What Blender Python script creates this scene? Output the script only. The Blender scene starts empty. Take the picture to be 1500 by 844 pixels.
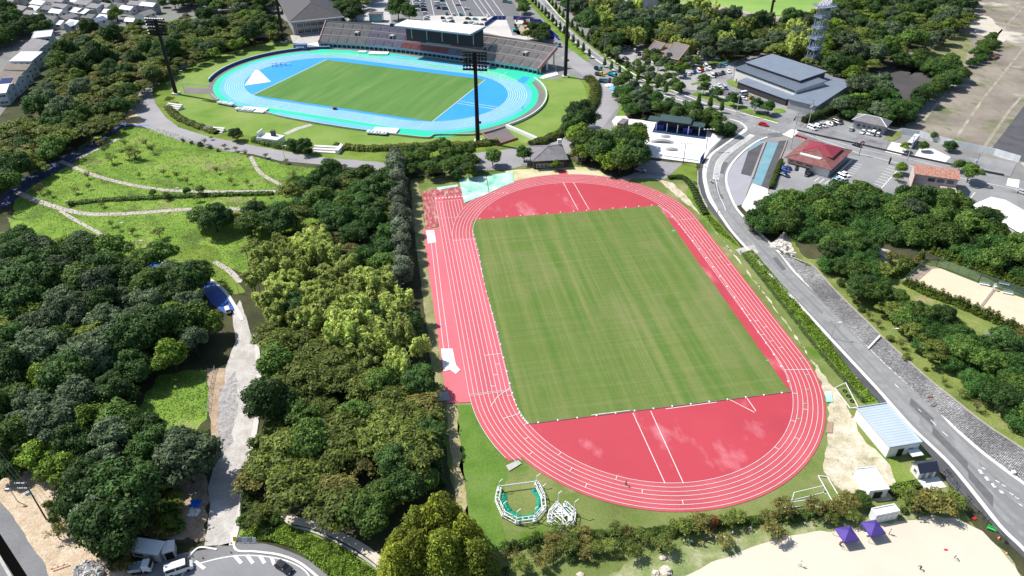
import bpy, math, random
import numpy as np
from mathutils import Vector, Matrix
from mathutils.geometry import tessellate_polygon
random.seed(7)
sc = bpy.context.scene
col = sc.collection
R = math.radians
# ------------------------------------------------------------ camera, sky, sun
CF, CPITCH, CROLL, CH = 1050.6, .60543, -.00659, 133.082
cp, sp = math.cos(CPITCH), math.sin(CPITCH); cr, sr = math.cos(CROLL), math.sin(CROLL)
FW = Vector((0, cp, -sp)); R0 = Vector((1, 0, 0)); U0 = Vector((0, sp, cp))
RT = R0*cr + U0*sr; UP = U0*cr - R0*sr
cam = bpy.data.cameras.new('camera'); camo = bpy.data.objects.new('camera', cam); col.objects.link(camo)
camo.matrix_world = Matrix((( RT.x, UP.x, -FW.x, 0), (RT.y, UP.y, -FW.y, 0), (RT.z, UP.z, -FW.z, CH), (0, 0, 0, 1)))
cam.sensor_width = 36; cam.lens = CF/1500*36; cam.clip_start = 1; cam.clip_end = 6000
sc.camera = camo
SUN_EL, SUN_AZ = R(51), R(156)          # azimuth measured from +x; shadows fall to -24 degrees
W = bpy.data.worlds.new('World'); sc.world = W; W.use_nodes = True
nt = W.node_tree; sky = nt.nodes.new('ShaderNodeTexSky'); sky.sky_type = 'NISHITA'; sky.sun_disc = False
sky.sun_elevation = SUN_EL; sky.sun_rotation = R(90)-SUN_AZ
nt.links.new(sky.outputs[0], nt.nodes['Background'].inputs[0]); nt.nodes['Background'].inputs[1].default_value = .1
sun = bpy.data.lights.new('sun', 'SUN'); sun.energy = 4.6; sun.angle = R(.53); sun.color = (1, .965, .9)
suno = bpy.data.objects.new('sun', sun); col.objects.link(suno)
sd = Vector((math.cos(SUN_AZ)*math.cos(SUN_EL), math.sin(SUN_AZ)*math.cos(SUN_EL), math.sin(SUN_EL)))
suno.rotation_euler = sd.to_track_quat('Z', 'Y').to_euler(); suno.location = (-200, 200, 400)
sc.view_settings.view_transform = 'Standard'; sc.view_settings.look = 'None'; sc.view_settings.exposure = .42
sc.render.engine = 'CYCLES'; sc.cycles.max_bounces = 6; sc.cycles.transparent_max_bounces = 6

# ------------------------------------------------------------ coordinates: photo pixel -> point of the place
def G(px, py, z=0.):
    d = FW + RT*((px-750)/CF) - UP*((py-422)/CF)
    t = (z-CH)/d.z
    return Vector((d.x*t, d.y*t, z))
def GL(pts, z=0.): return [G(p[0], p[1], z) for p in pts]
def zz(ox, oy, s, pts): return [(ox+a*s, oy+b*s) for a, b in pts]
def Hof(bx, by, ty):
    b = G(bx, by); lo, hi = 0, 90
    for _ in range(40):
        m = (lo+hi)/2; P = Vector((b.x, b.y, m-CH))
        if 422-CF*P.dot(UP)/P.dot(FW) > ty: lo = m
        else: hi = m
    return lo
LZ = .02
def layer(n): return n*LZ

# ------------------------------------------------------------ materials
MATS = {}
def lin(c):
    f = lambda v: v/12.92 if v <= .04045 else ((v+.055)/1.055)**2.4
    return tuple(f(x/255) for x in c)
def mat(name, cols, scale=.1, detail=6, rough=.85, bump=0, bscale=None, coord='world', stretch=(1, 1, 1), rot=0,
        patches=(), fine=0, metallic=0, spec=.3, island=0, objrand=0, transl=0, width=.5, alpha=1):
    """cols: linear colours across a noise; patches: (colour, scale, low, high, stretch)"""
    if name in MATS: return MATS[name]
    m = bpy.data.materials.new(name); m.use_nodes = True; t = m.node_tree; N = t.nodes; L = t.links
    b = N['Principled BSDF']; b.inputs['Roughness'].default_value = rough; b.inputs['Metallic'].default_value = metallic
    b.inputs['Specular IOR Level'].default_value = spec
    if alpha < 1: b.inputs['Alpha'].default_value = alpha
    if isinstance(cols[0], (int, float)): cols = [cols]
    if coord == 'world': src = N.new('ShaderNodeNewGeometry').outputs['Position']
    else: src = N.new('ShaderNodeTexCoord').outputs['Object']
    def mapped(st, rz=rot):
        mp = N.new('ShaderNodeMapping'); mp.inputs['Scale'].default_value = st; mp.inputs['Rotation'].default_value = (0, 0, rz)
        L.new(src, mp.inputs['Vector']); return mp.outputs[0]
    vec = mapped(stretch)
    def noise(s, d, v=None, ro=.6):
        n = N.new('ShaderNodeTexNoise'); n.inputs['Scale'].default_value = s; n.inputs['Detail'].default_value = d
        n.inputs['Roughness'].default_value = ro; L.new(v or vec, n.inputs['Vector']); return n.outputs['Fac']
    if len(cols) > 1:
        r = N.new('ShaderNodeValToRGB'); cr_ = r.color_ramp
        k = len(cols)
        for i, c in enumerate(cols):
            p = .5 + (i/(k-1)-.5)*width
            e = cr_.elements[i] if i < 2 else cr_.elements.new(p)
            e.position = p; e.color = (*c, 1)
        for i, c in enumerate(cols):
            cr_.elements[i].position = .5+(i/(k-1)-.5)*width; cr_.elements[i].color = (*c, 1)
        L.new(noise(scale, detail), r.inputs[0]); c = r.outputs[0]
    else:
        rgb = N.new('ShaderNodeRGB'); rgb.outputs[0].default_value = (*cols[0], 1); c = rgb.outputs[0]
    for pt in patches:
        pc, ps, lo, hi = pt[:4]
        v = mapped(pt[4], pt[5] if len(pt) > 5 else rot) if len(pt) > 4 else None
        mr = N.new('ShaderNodeMapRange'); mr.inputs['From Min'].default_value = lo; mr.inputs['From Max'].default_value = hi
        if len(pt) > 6: mr.inputs['To Max'].default_value = pt[6]
        L.new(noise(ps, 5, v), mr.inputs['Value'])
        mx = N.new('ShaderNodeMix'); mx.data_type = 'RGBA'; L.new(mr.outputs[0], mx.inputs[0]); L.new(c, mx.inputs[6])
        mx.inputs[7].default_value = (*pc, 1); c = mx.outputs[2]
    def mult(c, val, lo, hi):
        mr = N.new('ShaderNodeMapRange'); mr.inputs['To Min'].default_value = lo; mr.inputs['To Max'].default_value = hi
        L.new(val, mr.inputs['Value'])
        vm = N.new('ShaderNodeVectorMath'); vm.operation = 'SCALE'; L.new(c, vm.inputs[0]); L.new(mr.outputs[0], vm.inputs['Scale'])
        return vm.outputs[0]
    if fine:
        mr = N.new('ShaderNodeMapRange'); mr.inputs['From Min'].default_value = .3; mr.inputs['From Max'].default_value = .7
        L.new(noise(2.2 if coord == 'world' else 4, 3), mr.inputs['Value']); c = mult(c, mr.outputs[0], 1-fine, 1+fine)
    if island: c = mult(c, N.new('ShaderNodeNewGeometry').outputs['Random Per Island'], 1-island, 1+island)
    if objrand: c = mult(c, N.new('ShaderNodeObjectInfo').outputs['Random'], 1-objrand, 1+objrand)
    L.new(c, b.inputs['Base Color'])
    if bump:
        bn = N.new('ShaderNodeBump'); bn.inputs['Strength'].default_value = bump; bn.inputs['Distance'].default_value = .3
        L.new(noise(bscale or scale*4, 5), bn.inputs['Height']); L.new(bn.outputs[0], b.inputs['Normal'])
    if transl:
        tr = N.new('ShaderNodeBsdfTranslucent'); L.new(c, tr.inputs[0]); ms = N.new('ShaderNodeMixShader'); ms.inputs[0].default_value = transl
        L.new(b.outputs[0], ms.inputs[1]); L.new(tr.outputs[0], ms.inputs[2]); L.new(ms.outputs[0], N['Material Output'].inputs[0])
    MATS[name] = m
    return m
def plain(name, c, rough=.6, **k): return mat(name, [c], rough=rough, **k)

WHITE = plain('white paint', (.78, .78, .77), .5)
LINEW = mat('white marking', [(.62, .62, .61), (.82, .82, .8)], scale=.8, rough=.7)
WORNW = mat('worn road marking', [(.3, .3, .3), (.72, .72, .7), (.78, .78, .76)], scale=1.6, rough=.8, width=.35)
DARK = plain('dark opening', (.012, .012, .014), .5)
GLASS = plain('window glass', (.05, .07, .085), .12, spec=.6)
BLACKM = plain('dark brown steel', (.016, .012, .011), .6)
STEEL = plain('galvanised steel', (.42, .44, .46), .45, metallic=.3)
CONC = mat('concrete', [(.3, .29, .27), (.44, .42, .39), (.5, .48, .45)], scale=.4, rough=.9, fine=.12)
CONCW = mat('pale concrete', [(.55, .53, .49), (.7, .68, .64), (.76, .75, .72)], scale=.3, rough=.9, fine=.06)
ASPH = mat('asphalt', [(.14, .14, .145), (.19, .19, .195), (.23, .23, .23)], scale=.07, rough=.92, fine=.1)
ASPHL = mat('worn asphalt', [(.19, .19, .2), (.25, .25, .255), (.32, .315, .31)], scale=.09, rough=.92, fine=.1,
            patches=[((.13, .13, .14), .05, .52, .62, (1, 1, 1))])
ASPHD = mat('fresh asphalt', [(.06, .06, .068), (.09, .09, .098), (.11, .11, .12)], scale=.15, rough=.92, fine=.1)
BARK = mat('bark', [(.045, .035, .026), (.1, .08, .06)], scale=1.5, coord='obj', rough=.95)

# ------------------------------------------------------------ mesh building
class MB:
    def __init__(s): s.v = []; s.f = []; s.m = []; s.k = 0
    def face(s, pts):
        b = len(s.v); s.v += [tuple(p) for p in pts]; s.f.append(tuple(range(b, b+len(pts)))); s.m.append(s.k)
    def box(s, c, size, rz=0, rot=None):
        x, y, z = size[0]/2, size[1]/2, size[2]/2
        M_ = rot or Matrix.Rotation(rz, 3, 'Z'); c = Vector(c); b = len(s.v)
        for dz in (-z, z):
            for dx, dy in ((-x, -y), (x, -y), (x, y), (-x, y)): s.v.append(tuple(c+M_@Vector((dx, dy, dz))))
        for q in ((3, 2, 1, 0), (4, 5, 6, 7), (0, 1, 5, 4), (1, 2, 6, 5), (2, 3, 7, 6), (3, 0, 4, 7)):
            s.f.append(tuple(b+i for i in q)); s.m.append(s.k)
        return s
    def prism(s, poly, z0, z1):
        n = len(poly); b = len(s.v)
        ztop = z1 if isinstance(z1, (list, tuple)) else [z1]*n
        s.v += [(p[0], p[1], z0) for p in poly] + [(p[0], p[1], ztop[i]) for i, p in enumerate(poly)]
        area = sum(poly[i][0]*poly[(i+1) % n][1]-poly[(i+1) % n][0]*poly[i][1] for i in range(n))
        for i in range(n):
            j = (i+1) % n; q = (b+i, b+j, b+n+j, b+n+i); s.f.append(q if area > 0 else q[::-1]); s.m.append(s.k)
        if n == 4:
            t = (b+n, b+n+1, b+n+2, b+n+3); s.f.append(t if area > 0 else t[::-1]); s.m.append(s.k)
        else:
            for t in tessellate_polygon([[Vector((p[0], p[1], 0)) for p in poly]]):
                a, c_, d = [poly[i] for i in t]; cr_ = (c_[0]-a[0])*(d[1]-a[1])-(c_[1]-a[1])*(d[0]-a[0])
                t = t if cr_ > 0 else t[::-1]
                s.f.append(tuple(b+n+i for i in t)); s.m.append(s.k)
        return s
    def tube(s, p0, p1, r, n=6, r1=None):
        p0, p1 = Vector(p0), Vector(p1); d = (p1-p0)
        if d.length < 1e-6: return s
        q = d.to_track_quat('Z', 'Y'); b = len(s.v); r1 = r if r1 is None else r1
        for p, rr in ((p0, r), (p1, r1)):
            for i in range(n):
                a = 2*math.pi*i/n; s.v.append(tuple(p+q@Vector((math.cos(a)*rr, math.sin(a)*rr, 0))))
        for i in range(n):
            j = (i+1) % n; s.f.append((b+i, b+j, b+n+j, b+n+i)); s.m.append(s.k)
        s.f.append(tuple(b+n+i for i in range(n))); s.m.append(s.k)
        s.f.append(tuple(b+n-1-i for i in range(n))); s.m.append(s.k)
        return s
    def ball(s, c, r, n=8, sz=1):
        b = len(s.v); c = Vector(c); m = n//2
        for i in range(m+1):
            th = math.pi*i/m
            for j in range(n): ph = 2*math.pi*j/n; s.v.append((c.x+r*math.sin(th)*math.cos(ph), c.y+r*math.sin(th)*math.sin(ph), c.z+r*sz*math.cos(th)))
        for i in range(m):
            for j in range(n):
                a = b+i*n+j; d = b+i*n+(j+1) % n; s.f.append((a, a+n, d+n, d)); s.m.append(s.k)
        return s
    def poly(s, pts, z):
        b = len(s.v); s.v += [(p[0], p[1], z) for p in pts]
        for t in tessellate_polygon([[Vector((p[0], p[1], 0)) for p in pts]]):
            a, c, d = [pts[i] for i in t]
            cr_ = (c[0]-a[0])*(d[1]-a[1])-(c[1]-a[1])*(d[0]-a[0])
            if abs(cr_) < 1e-9: continue
            t = t if cr_ > 0 else t[::-1]
            s.f.append(tuple(b+i for i in t)); s.m.append(s.k)
        return s
    def ribbon(s, line, w, z, h=0, closed=False, side=0):
        """flat strip of width w along line (h > 0: a raised kerb); side -1/1 puts it on one side"""
        P = [Vector((p[0], p[1])) for p in line]; n = len(P)
        Lp, Rp = [], []
        for i in range(n):
            a = P[i-1] if (i > 0 or closed) else P[i]; c = P[(i+1) % n] if (i < n-1 or closed) else P[i]
            d = (c-a).normalized(); nn = Vector((-d.y, d.x))
            o0, o1 = (w/2, -w/2) if side == 0 else ((w, 0) if side > 0 else (0, -w))
            Lp.append(P[i]+nn*o0); Rp.append(P[i]+nn*o1)
        if w < 0: Lp, Rp = Rp, Lp
        m = n if closed else n-1
        for i in range(m):
            j = (i+1) % n
            s.face([(*Rp[i], z+h), (*Rp[j], z+h), (*Lp[j], z+h), (*Lp[i], z+h)])
            if h:
                s.face([(*Rp[i], z), (*Rp[j], z), (*Rp[j], z+h), (*Rp[i], z+h)])
                s.face([(*Lp[j], z), (*Lp[i], z), (*Lp[i], z+h), (*Lp[j], z+h)])
        if h and not closed:
            for i, sg in ((0, 1), (n-1, -1)):
                q = [(*Rp[i], z), (*Rp[i], z+h), (*Lp[i], z+h), (*Lp[i], z)]; s.face(q if sg > 0 else q[::-1])
        return s
    def mesh(s, name, mats):
        me = bpy.data.meshes.new(name); me.from_pydata(s.v, [], s.f); me.update()
        for m in (mats if isinstance(mats, (list, tuple)) else [mats]): me.materials.append(m)
        if s.k or any(s.m): me.polygons.foreach_set('material_index', s.m)
        return me
    def build(s, name, mats, parent=None, loc=None, rz=0):
        o = bpy.data.objects.new(name, s.mesh(name, mats)); col.objects.link(o)
        if parent is not None: o.parent = parent
        if loc is not None: o.location = loc
        if rz: o.rotation_euler = (0, 0, rz)
        return o
def tag(o, label=None, cat=None, group=None, kind=None):
    if label: o['label'] = label
    if cat: o['category'] = cat
    if group: o['group'] = group
    if kind: o['kind'] = kind
    return o
def thing(name, label, cat, loc=(0, 0, 0), rz=0, group=None):
    o = bpy.data.objects.new(name, None); col.objects.link(o); o.location = loc; o.rotation_euler = (0, 0, rz)
    o.empty_display_size = .5
    return tag(o, label, cat, group)
def dup(root, loc, rz=None, label=None, group=None, mats=None, scale=None):
    def cp_(o, par):
        c = o.copy(); col.objects.link(c); c.parent = par
        for ch in o.children: cp_(ch, c)
        if mats and o.data is not None:
            for i, sl in enumerate(c.material_slots):
                base = sl.material.name if sl.material else ''
                if base in mats: sl.link = 'OBJECT'; sl.material = mats[base]
        return c
    r = cp_(root, None); r.location = loc
    if rz is not None: r.rotation_euler = (0, 0, rz)
    if scale is not None: r.scale = scale if isinstance(scale, (tuple, list)) else (scale,)*3
    if label: r['label'] = label
    if group: r['group'] = group
    return r
def spl(pts, k=8, closed=False):
    P = [Vector((p[0], p[1])) for p in pts]; n = len(P); out = []
    for i in range(n if closed else n-1):
        g = lambda j: P[j % n] if closed else P[max(0, min(n-1, j))]
        a, b, c, d = g(i-1), g(i), g(i+1), g(i+2)
        for q in range(k):
            t = q/k
            out.append(.5*((2*b)+(c-a)*t+(2*a-5*b+4*c-d)*t*t+(3*b-a-3*c+d)*t**3))
    if not closed: out.append(P[-1])
    return out
ORD = 'first second third fourth fifth sixth seventh eighth ninth tenth eleventh twelfth thirteenth fourteenth fifteenth sixteenth seventeenth eighteenth nineteenth twentieth twenty-first twenty-second twenty-third twenty-fourth twenty-fifth twenty-sixth twenty-seventh twenty-eighth twenty-ninth thirtieth'.split()
def rough_edge(pts, amp, step=2.):
    out = []; n = len(pts)
    for i in range(n):
        a = Vector((pts[i][0], pts[i][1])); b = Vector((pts[(i+1) % n][0], pts[(i+1) % n][1])); m = max(1, min(60, int((b-a).length/step)))
        for q in range(m): p = a.lerp(b, q/m); out.append(Vector((p.x+random.uniform(-amp, amp), p.y+random.uniform(-amp, amp))))
    return out
def sheet(name, px, m, lay, z=None, smooth=0, rough=0, world=False, kind='structure'):
    pts = [Vector((p[0], p[1])) for p in px] if world else [Vector((v.x, v.y)) for v in GL(px, z or 0)]
    if smooth: pts = spl(pts, smooth, True)
    if rough: pts = rough_edge(pts, rough)
    b = MB(); b.poly(pts, (z or 0)+layer(lay)); o = b.build(name, m); o['kind'] = kind
    return o
def strip(name, px, w, m, lay, smooth=6, z=0, h=0, side=0, kind='structure', parent=None, closed=False):
    pts = GL(px, z); pts = spl(pts, smooth, closed) if smooth else pts
    b = MB(); b.ribbon(pts, w, z+layer(lay), h, closed, side); o = b.build(name, m, parent)
    if parent is None: o['kind'] = kind
    return o
# ------------------------------------------------------------ ground, grass, roads
def pmat():   # shorthand colours
    pass
WOODFLOOR = mat('woodland floor', [(.03, .032, .015), (.055, .06, .025), (.1, .09, .05)], scale=.12, fine=.2, rough=1)
GRASS = mat('rough grass', [(.07, .11, .022), (.12, .18, .03), (.17, .24, .045), (.22, .26, .08)], scale=.06, fine=.16, rough=1, bump=.5, bscale=1.2, spec=.1)
LUSH = mat('lush grass', [(.08, .15, .025), (.14, .23, .035), (.2, .3, .05)], scale=.12, fine=.25, rough=1, bump=.8, bscale=1, spec=.1)
MEADOW = mat('park meadow', [(.1, .185, .03), (.15, .25, .04), (.21, .32, .055), (.3, .37, .1)], scale=.05, fine=.3, rough=1, bump=.8, bscale=.9, spec=.1,
             patches=[((.09, .13, .035), .09, .52, .66), ((.24, .25, .1), .05, .56, .7), ((.1, .19, .03), .35, .55, .65)], width=.5)
DRY = mat('field surround turf', [(.1, .135, .035), (.16, .2, .06), (.24, .25, .1)], scale=.07, fine=.16, rough=1, spec=.1,
          patches=[((.33, .29, .16), .05, .56, .7), ((.085, .17, .02), .08, .55, .68)])
STRAW = mat('straw strip', [(.2, .2, .07), (.36, .31, .16), (.46, .4, .26)], scale=.5, fine=.2, rough=1)
DIRT = mat('brown dirt', [(.24, .17, .11), (.38, .28, .19), (.5, .4, .29)], scale=.35, fine=.25, rough=1, bump=.6, bscale=1.2)
SANDY = mat('pale sandy dirt', [(.33, .29, .17), (.52, .46, .34), (.68, .63, .52)], scale=.3, fine=.2, rough=1,
            patches=[((.17, .14, .09), .9, .62, .7), ((.2, .24, .09), .14, .6, .72)])
SAND = mat('sports ground sand', [(.55, .48, .39), (.61, .54, .44), (.65, .58, .475)], scale=.03, fine=.03, rough=1, spec=.1)
PARKG = mat('park slope grass', [(.1, .14, .03), (.17, .22, .05), (.24, .27, .09)], scale=.12, fine=.25, rough=1, bump=.6, bscale=1,
            patches=[((.34, .28, .15), .09, .6, .72)])
g = MB(); g.poly([(-2500, -600), (2500, -600), (2500, 3500), (-2500, 3500)], 0)
g.build('ground', WOODFLOOR)['kind'] = 'structure'
# whole plain under the town and roads
sheet('town_ground', [(-150, -60), (420, -60), (345, 18), (225, 42), (110, 34), (60, 90), (0, 170), (-150, 260)], mat('town ground', [(.12, .12, .12), (.2, .2, .19), (.13, .16, .08)], scale=.1, fine=.2), 1)
sheet('asphalt_yard', [(300, -60), (1230, -60), (1500, -60), (1700, 200), (1700, 330), (1500, 345), (1420, 330), (1330, 300), (1120, 300), (1060, 250), (880, 200), (780, 210), (640, 235), (540, 100), (400, 20)],
      mat('pale worn asphalt', [(.17, .17, .17), (.23, .225, .22), (.3, .29, .28)], scale=.05, fine=.1, rough=.95), 1)
WF = [[(858, 24), (870, -30), (950, 20), (975, 10), (1060, 15), (1110, 32), (1182, 32), (1215, 10), (1245, -40), (1425, -40), (1418, 34), (1385, 60), (1330, 78), (1290, 95), (1262, 100), (1276, 145), (1325, 160), (1345, 172), (1322, 188), (1275, 178), (1200, 176), (1240, 155), (1240, 120), (1190, 100), (1110, 76), (1075, 92), (1060, 88), (1000, 78), (960, 62), (900, 70), (868, 56)], [(1100, 312), (1122, 288), (1262, 278), (1335, 300), (1430, 308), (1500, 350), (1600, 420), (1560, 470), (1480, 420), (1390, 385), (1330, 370), (1200, 372), (1120, 345)], [(790, -60), (935, -60), (900, 14), (868, 45), (836, 20), (815, -20)], [(905, 140), (960, 158), (1000, 166), (1075, 186), (1070, 200), (1035, 192), (985, 182), (920, 174)], [(838, 180), (870, 190), (938, 215), (935, 252), (905, 262), (850, 240), (835, 215)]]
for q_ in WF: sheet('woodland_floor', q_, WOODFLOOR, 8.5 if q_[0][0] in (1100, 905, 838) else 3, rough=.8)
# left park meadow
sheet('park_meadow', [(60, 265), (130, 205), (175, 186), (240, 190), (300, 212), (420, 242), (540, 255), (600, 262), (560, 300), (470, 330), (400, 345), (360, 400), (250, 372), (180, 372), (90, 345), (20, 318), (20, 290)], MEADOW, 2, rough=.5)
sheet('lawn_by_pond', zz(0, 200, .26667, [(700, 625), (1150, 600), (1250, 740), (1330, 830), (1340, 860), (1240, 860), (1180, 760), (1000, 690), (780, 670)]), GRASS, 4, smooth=4)
sheet('grass_clearing', [(196, 640), (212, 580), (235, 548), (305, 542), (306, 612), (280, 640)], MEADOW, 3, rough=.6)
sheet('bright_lawn', [(10, 318), (60, 330), (150, 345), (250, 372), (330, 380), (330, 430), (150, 420), (40, 380)], MEADOW, 3, rough=.5)
# near athletic ground
sheet('field_surround', [(600, 262), (640, 258), (740, 240), (880, 236), (1000, 238), (1034, 300), (1085, 362), (1140, 425), (1207, 527), (1290, 600), (1350, 650), (1400, 730), (1440, 790),
                         (1300, 760), (1100, 790), (900, 844), (740, 870), (700, 850), (660, 700), (640, 590), (622, 450), (606, 330)], DRY, 2, rough=.3)
sheet('straw_path', [(654, 592), (669, 592), (680, 700), (690, 780), (676, 780), (664, 700)], STRAW, 3, rough=.25)
sheet('lush_corner', [(669, 592), (690, 592), (722, 650), (745, 690), (730, 740), (740, 800), (700, 815), (686, 760), (676, 680)], mat('lush field corner', [(.07, .14, .02), (.11, .2, .03), (.16, .23, .06)], scale=.12, fine=.2, rough=1), 3, rough=.6)
sheet('worn_shoulder', [(602, 264), (612, 262), (624, 340), (636, 440), (655, 590), (640, 592), (620, 440), (608, 340)], mat('worn shoulder', [(.14, .17, .05), (.26, .25, .11), (.38, .33, .2)], scale=.3, fine=.2), 3, rough=.25)
sheet('sandy_bank', [(960, 262), (985, 268), (1008, 290), (1040, 330), (1085, 385), (1130, 445), (1180, 515), (1215, 560), (1240, 590), (1262, 640), (1320, 700), (1330, 725), (1290, 735), (1235, 720), (1205, 690), (1212, 640), (1215, 590), (1190, 530), (1150, 470), (1100, 405), (1030, 318)], SANDY, 4, rough=.5)
sheet('verge_above_track', [(738, 250), (815, 245), (905, 246), (925, 262), (905, 275), (820, 262), (760, 272)], mat('straw verge', [(.3, .33, .12), (.55, .5, .3), (.6, .55, .42)], scale=.15, fine=.1), 3, rough=.2)
sheet('green_bank', [(1023, 298), (1034, 312), (1055, 332), (1084, 362), (1078, 366), (1050, 340), (1028, 318), (1005, 285), (1010, 270), (1022, 272)], LUSH, 5, rough=.3)
sheet('green_bank', [(1083, 371), (1100, 366), (1140, 412), (1207, 491), (1249, 549), (1286, 586), (1284, 597), (1262, 592), (1230, 553), (1200, 520), (1140, 443), (1110, 405)], LUSH, 5, rough=.3)
sheet('small_lawn', [(975, 238), (1020, 240), (1022, 268), (1010, 262), (970, 262)], GRASS, 3)
sheet('shed_grass', [(1300, 672), (1325, 680), (1345, 700), (1390, 740), (1330, 740), (1310, 700)], GRASS, 5, rough=.3)
# sand sports ground bottom right
sheet('sand_ground', [(980, 860), (1007, 841), (1040, 826), (1100, 802), (1153, 786), (1217, 778), (1290, 768), (1367, 756), (1400, 760), (1441, 780), (1473, 816), (1500, 850), (1540, 900), (960, 900)], SAND, 5, rough=.35)
sheet('sand_fringe', [(850, 870), (930, 820), (1000, 800), (1100, 780), (1230, 758), (1330, 750), (1395, 745), (1440, 790), (1478, 812), (1500, 850), (1470, 840), (1400, 800), (1330, 780), (1200, 800), (1100, 815), (1000, 850)], mat('thin dry grass', [(.12, .18, .05), (.22, .26, .1), (.44, .4, .27)], scale=.3, fine=.2), 4, rough=.8)
# right park terrace
TZ = 3.5
ter = GL([(1150, 330), (1180, 385), (1193, 391), (1224, 426), (1269, 470), (1292, 493), (1353, 549), (1447, 624), (1500, 659), (1700, 800), (1800, 500), (1600, 380), (1400, 310), (1250, 300)], TZ)
b = MB(); b.prism([(p.x, p.y) for p in ter], -.5, TZ); b.build('park_terrace', PARKG)['kind'] = 'structure'
sheet('woodland_floor', [(1140, 325), (1182, 380), (1250, 378), (1320, 378), (1400, 385), (1480, 425), (1560, 460), (1620, 380), (1400, 308), (1250, 298)], WOODFLOOR, 1, z=TZ, rough=.6)
sheet('dirt_patch', zz(1100, 400, .26667, [(1330, 700), (1400, 710), (1410, 780), (1350, 770)]), DIRT, 1, z=TZ, rough=.5)
sheet('tennis_court', zz(1300, 360, .1896, [(120, 260), (290, 150), (380, 165), (700, 290), (1060, 410), (1300, 490), (1300, 780), (1060, 645), (840, 570), (690, 540), (480, 410), (215, 300)]), mat('clay court', [(.62, .49, .35), (.7, .57, .43)], scale=.08, fine=.04, rough=1, spec=.1), 1, z=TZ)
for ln in ([(360, 345), (450, 265), (1060, 500)], [(530, 395), (580, 345)], [(300, 330), (480, 410), (700, 545)], [(920, 540), (970, 485)]):
    strip('court_line', zz(1300, 360, .1896, ln), .12, LINEW, 2, smooth=0, z=TZ)
sheet('asphalt_path', zz(1300, 360, .1896, [(470, 70), (620, 130), (840, 220), (1060, 310), (1060, 290), (860, 190), (640, 100), (500, 55)]), ASPH, 1, z=TZ)
sheet('asphalt_path', zz(1300, 360, .1896, [(740, 690), (900, 790), (1060, 844), (1060, 800), (920, 740), (770, 660)]), ASPHL, 1, z=TZ)
sheet('rock_clearing', zz(1100, 330, .1659, [(1000, 220), (1110, 190), (1230, 220), (1200, 330), (1170, 380), (1080, 330)]), CONC, 2, z=TZ, rough=.3)
# upper right disused concrete yard
YARD = mat('old concrete yard', [(.15, .13, .11), (.25, .215, .18), (.35, .31, .26)], scale=.035, fine=.18, rough=1,
           patches=[((.13, .15, .065), .05, .54, .66), ((.14, .17, .06), .25, .58, .66, (1, .25, 1), .75), ((.52, .48, .41), .02, .56, .64, (1, 1, 1))])
sheet('concrete_yard', [(1318, 194), (1345, 175), (1375, 150), (1385, 133), (1400, 90), (1433, 53), (1417, 16), (1430, -60), (1900, -60), (1900, 300), (1500, 245), (1492, 237), (1430, 224)], YARD, 3, rough=.4)
sheet('scrub_ground', [(1330, 110), (1360, 70), (1410, 45), (1425, 50), (1412, 95), (1395, 105), (1385, 130), (1350, 100)], mat('scrub ground', [(.1, .12, .04), (.2, .21, .08), (.3, .27, .2)], scale=.1, fine=.2), 4, rough=1)
sheet('bare_earth_patch', [(1417, 16), (1450, 25), (1478, 55), (1470, 62), (1430, 50), (1420, 35)], mat('bleached earth', [(.45, .4, .32), (.6, .56, .48)], scale=.1, fine=.1), 5, rough=1.)
YD = mat('dark yard asphalt', [(.05, .047, .05), (.075, .07, .07), (.1, .095, .09)], scale=.04, fine=.12, rough=1)
sheet('dark_yard', [(1262, 98), (1303, 90), (1340, 101), (1378, 117), (1372, 131), (1327, 154), (1310, 135), (1275, 112)], YD, 4)
sheet('dark_road', [(1448, 224), (1500, 155), (1560, 120), (1560, 240), (1500, 238)], ASPHD, 4)
for ln in ([(1402, 200), (1440, 145), (1500, 70)], [(1350, 180), (1415, 100), (1500, 10)], [(1440, 218), (1480, 160), (1500, 138)]):
    strip('weed_joint', ln, 1.3, mat('weedy joint', [(.17, .2, .07), (.3, .28, .22), (.4, .37, .31)], scale=.12, fine=.25, width=.35), 5, smooth=0)
# baseball outfield
sheet('warning_track', zz(900, 0, .24, [(300, -60), (340, 22), (500, 32), (650, 62), (850, 92), (1000, 116), (1100, 112), (1200, 75), (1262, 40), (1262, -60)]), mat('cinder track', [(.36, .28, .24), (.46, .37, .32)], scale=.1, fine=.1), 3, smooth=3)
sheet('outfield_grass', zz(900, 0, .24, [(350, -60), (370, 10), (500, 18), (650, 40), (850, 78), (1000, 104), (1100, 100), (1190, 62), (1235, 30), (1240, -60)]), mat('outfield grass', [(.16, .28, .06), (.22, .36, .08), (.3, .42, .12)], scale=.02, fine=.06, rough=1), 4, smooth=3)
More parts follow.
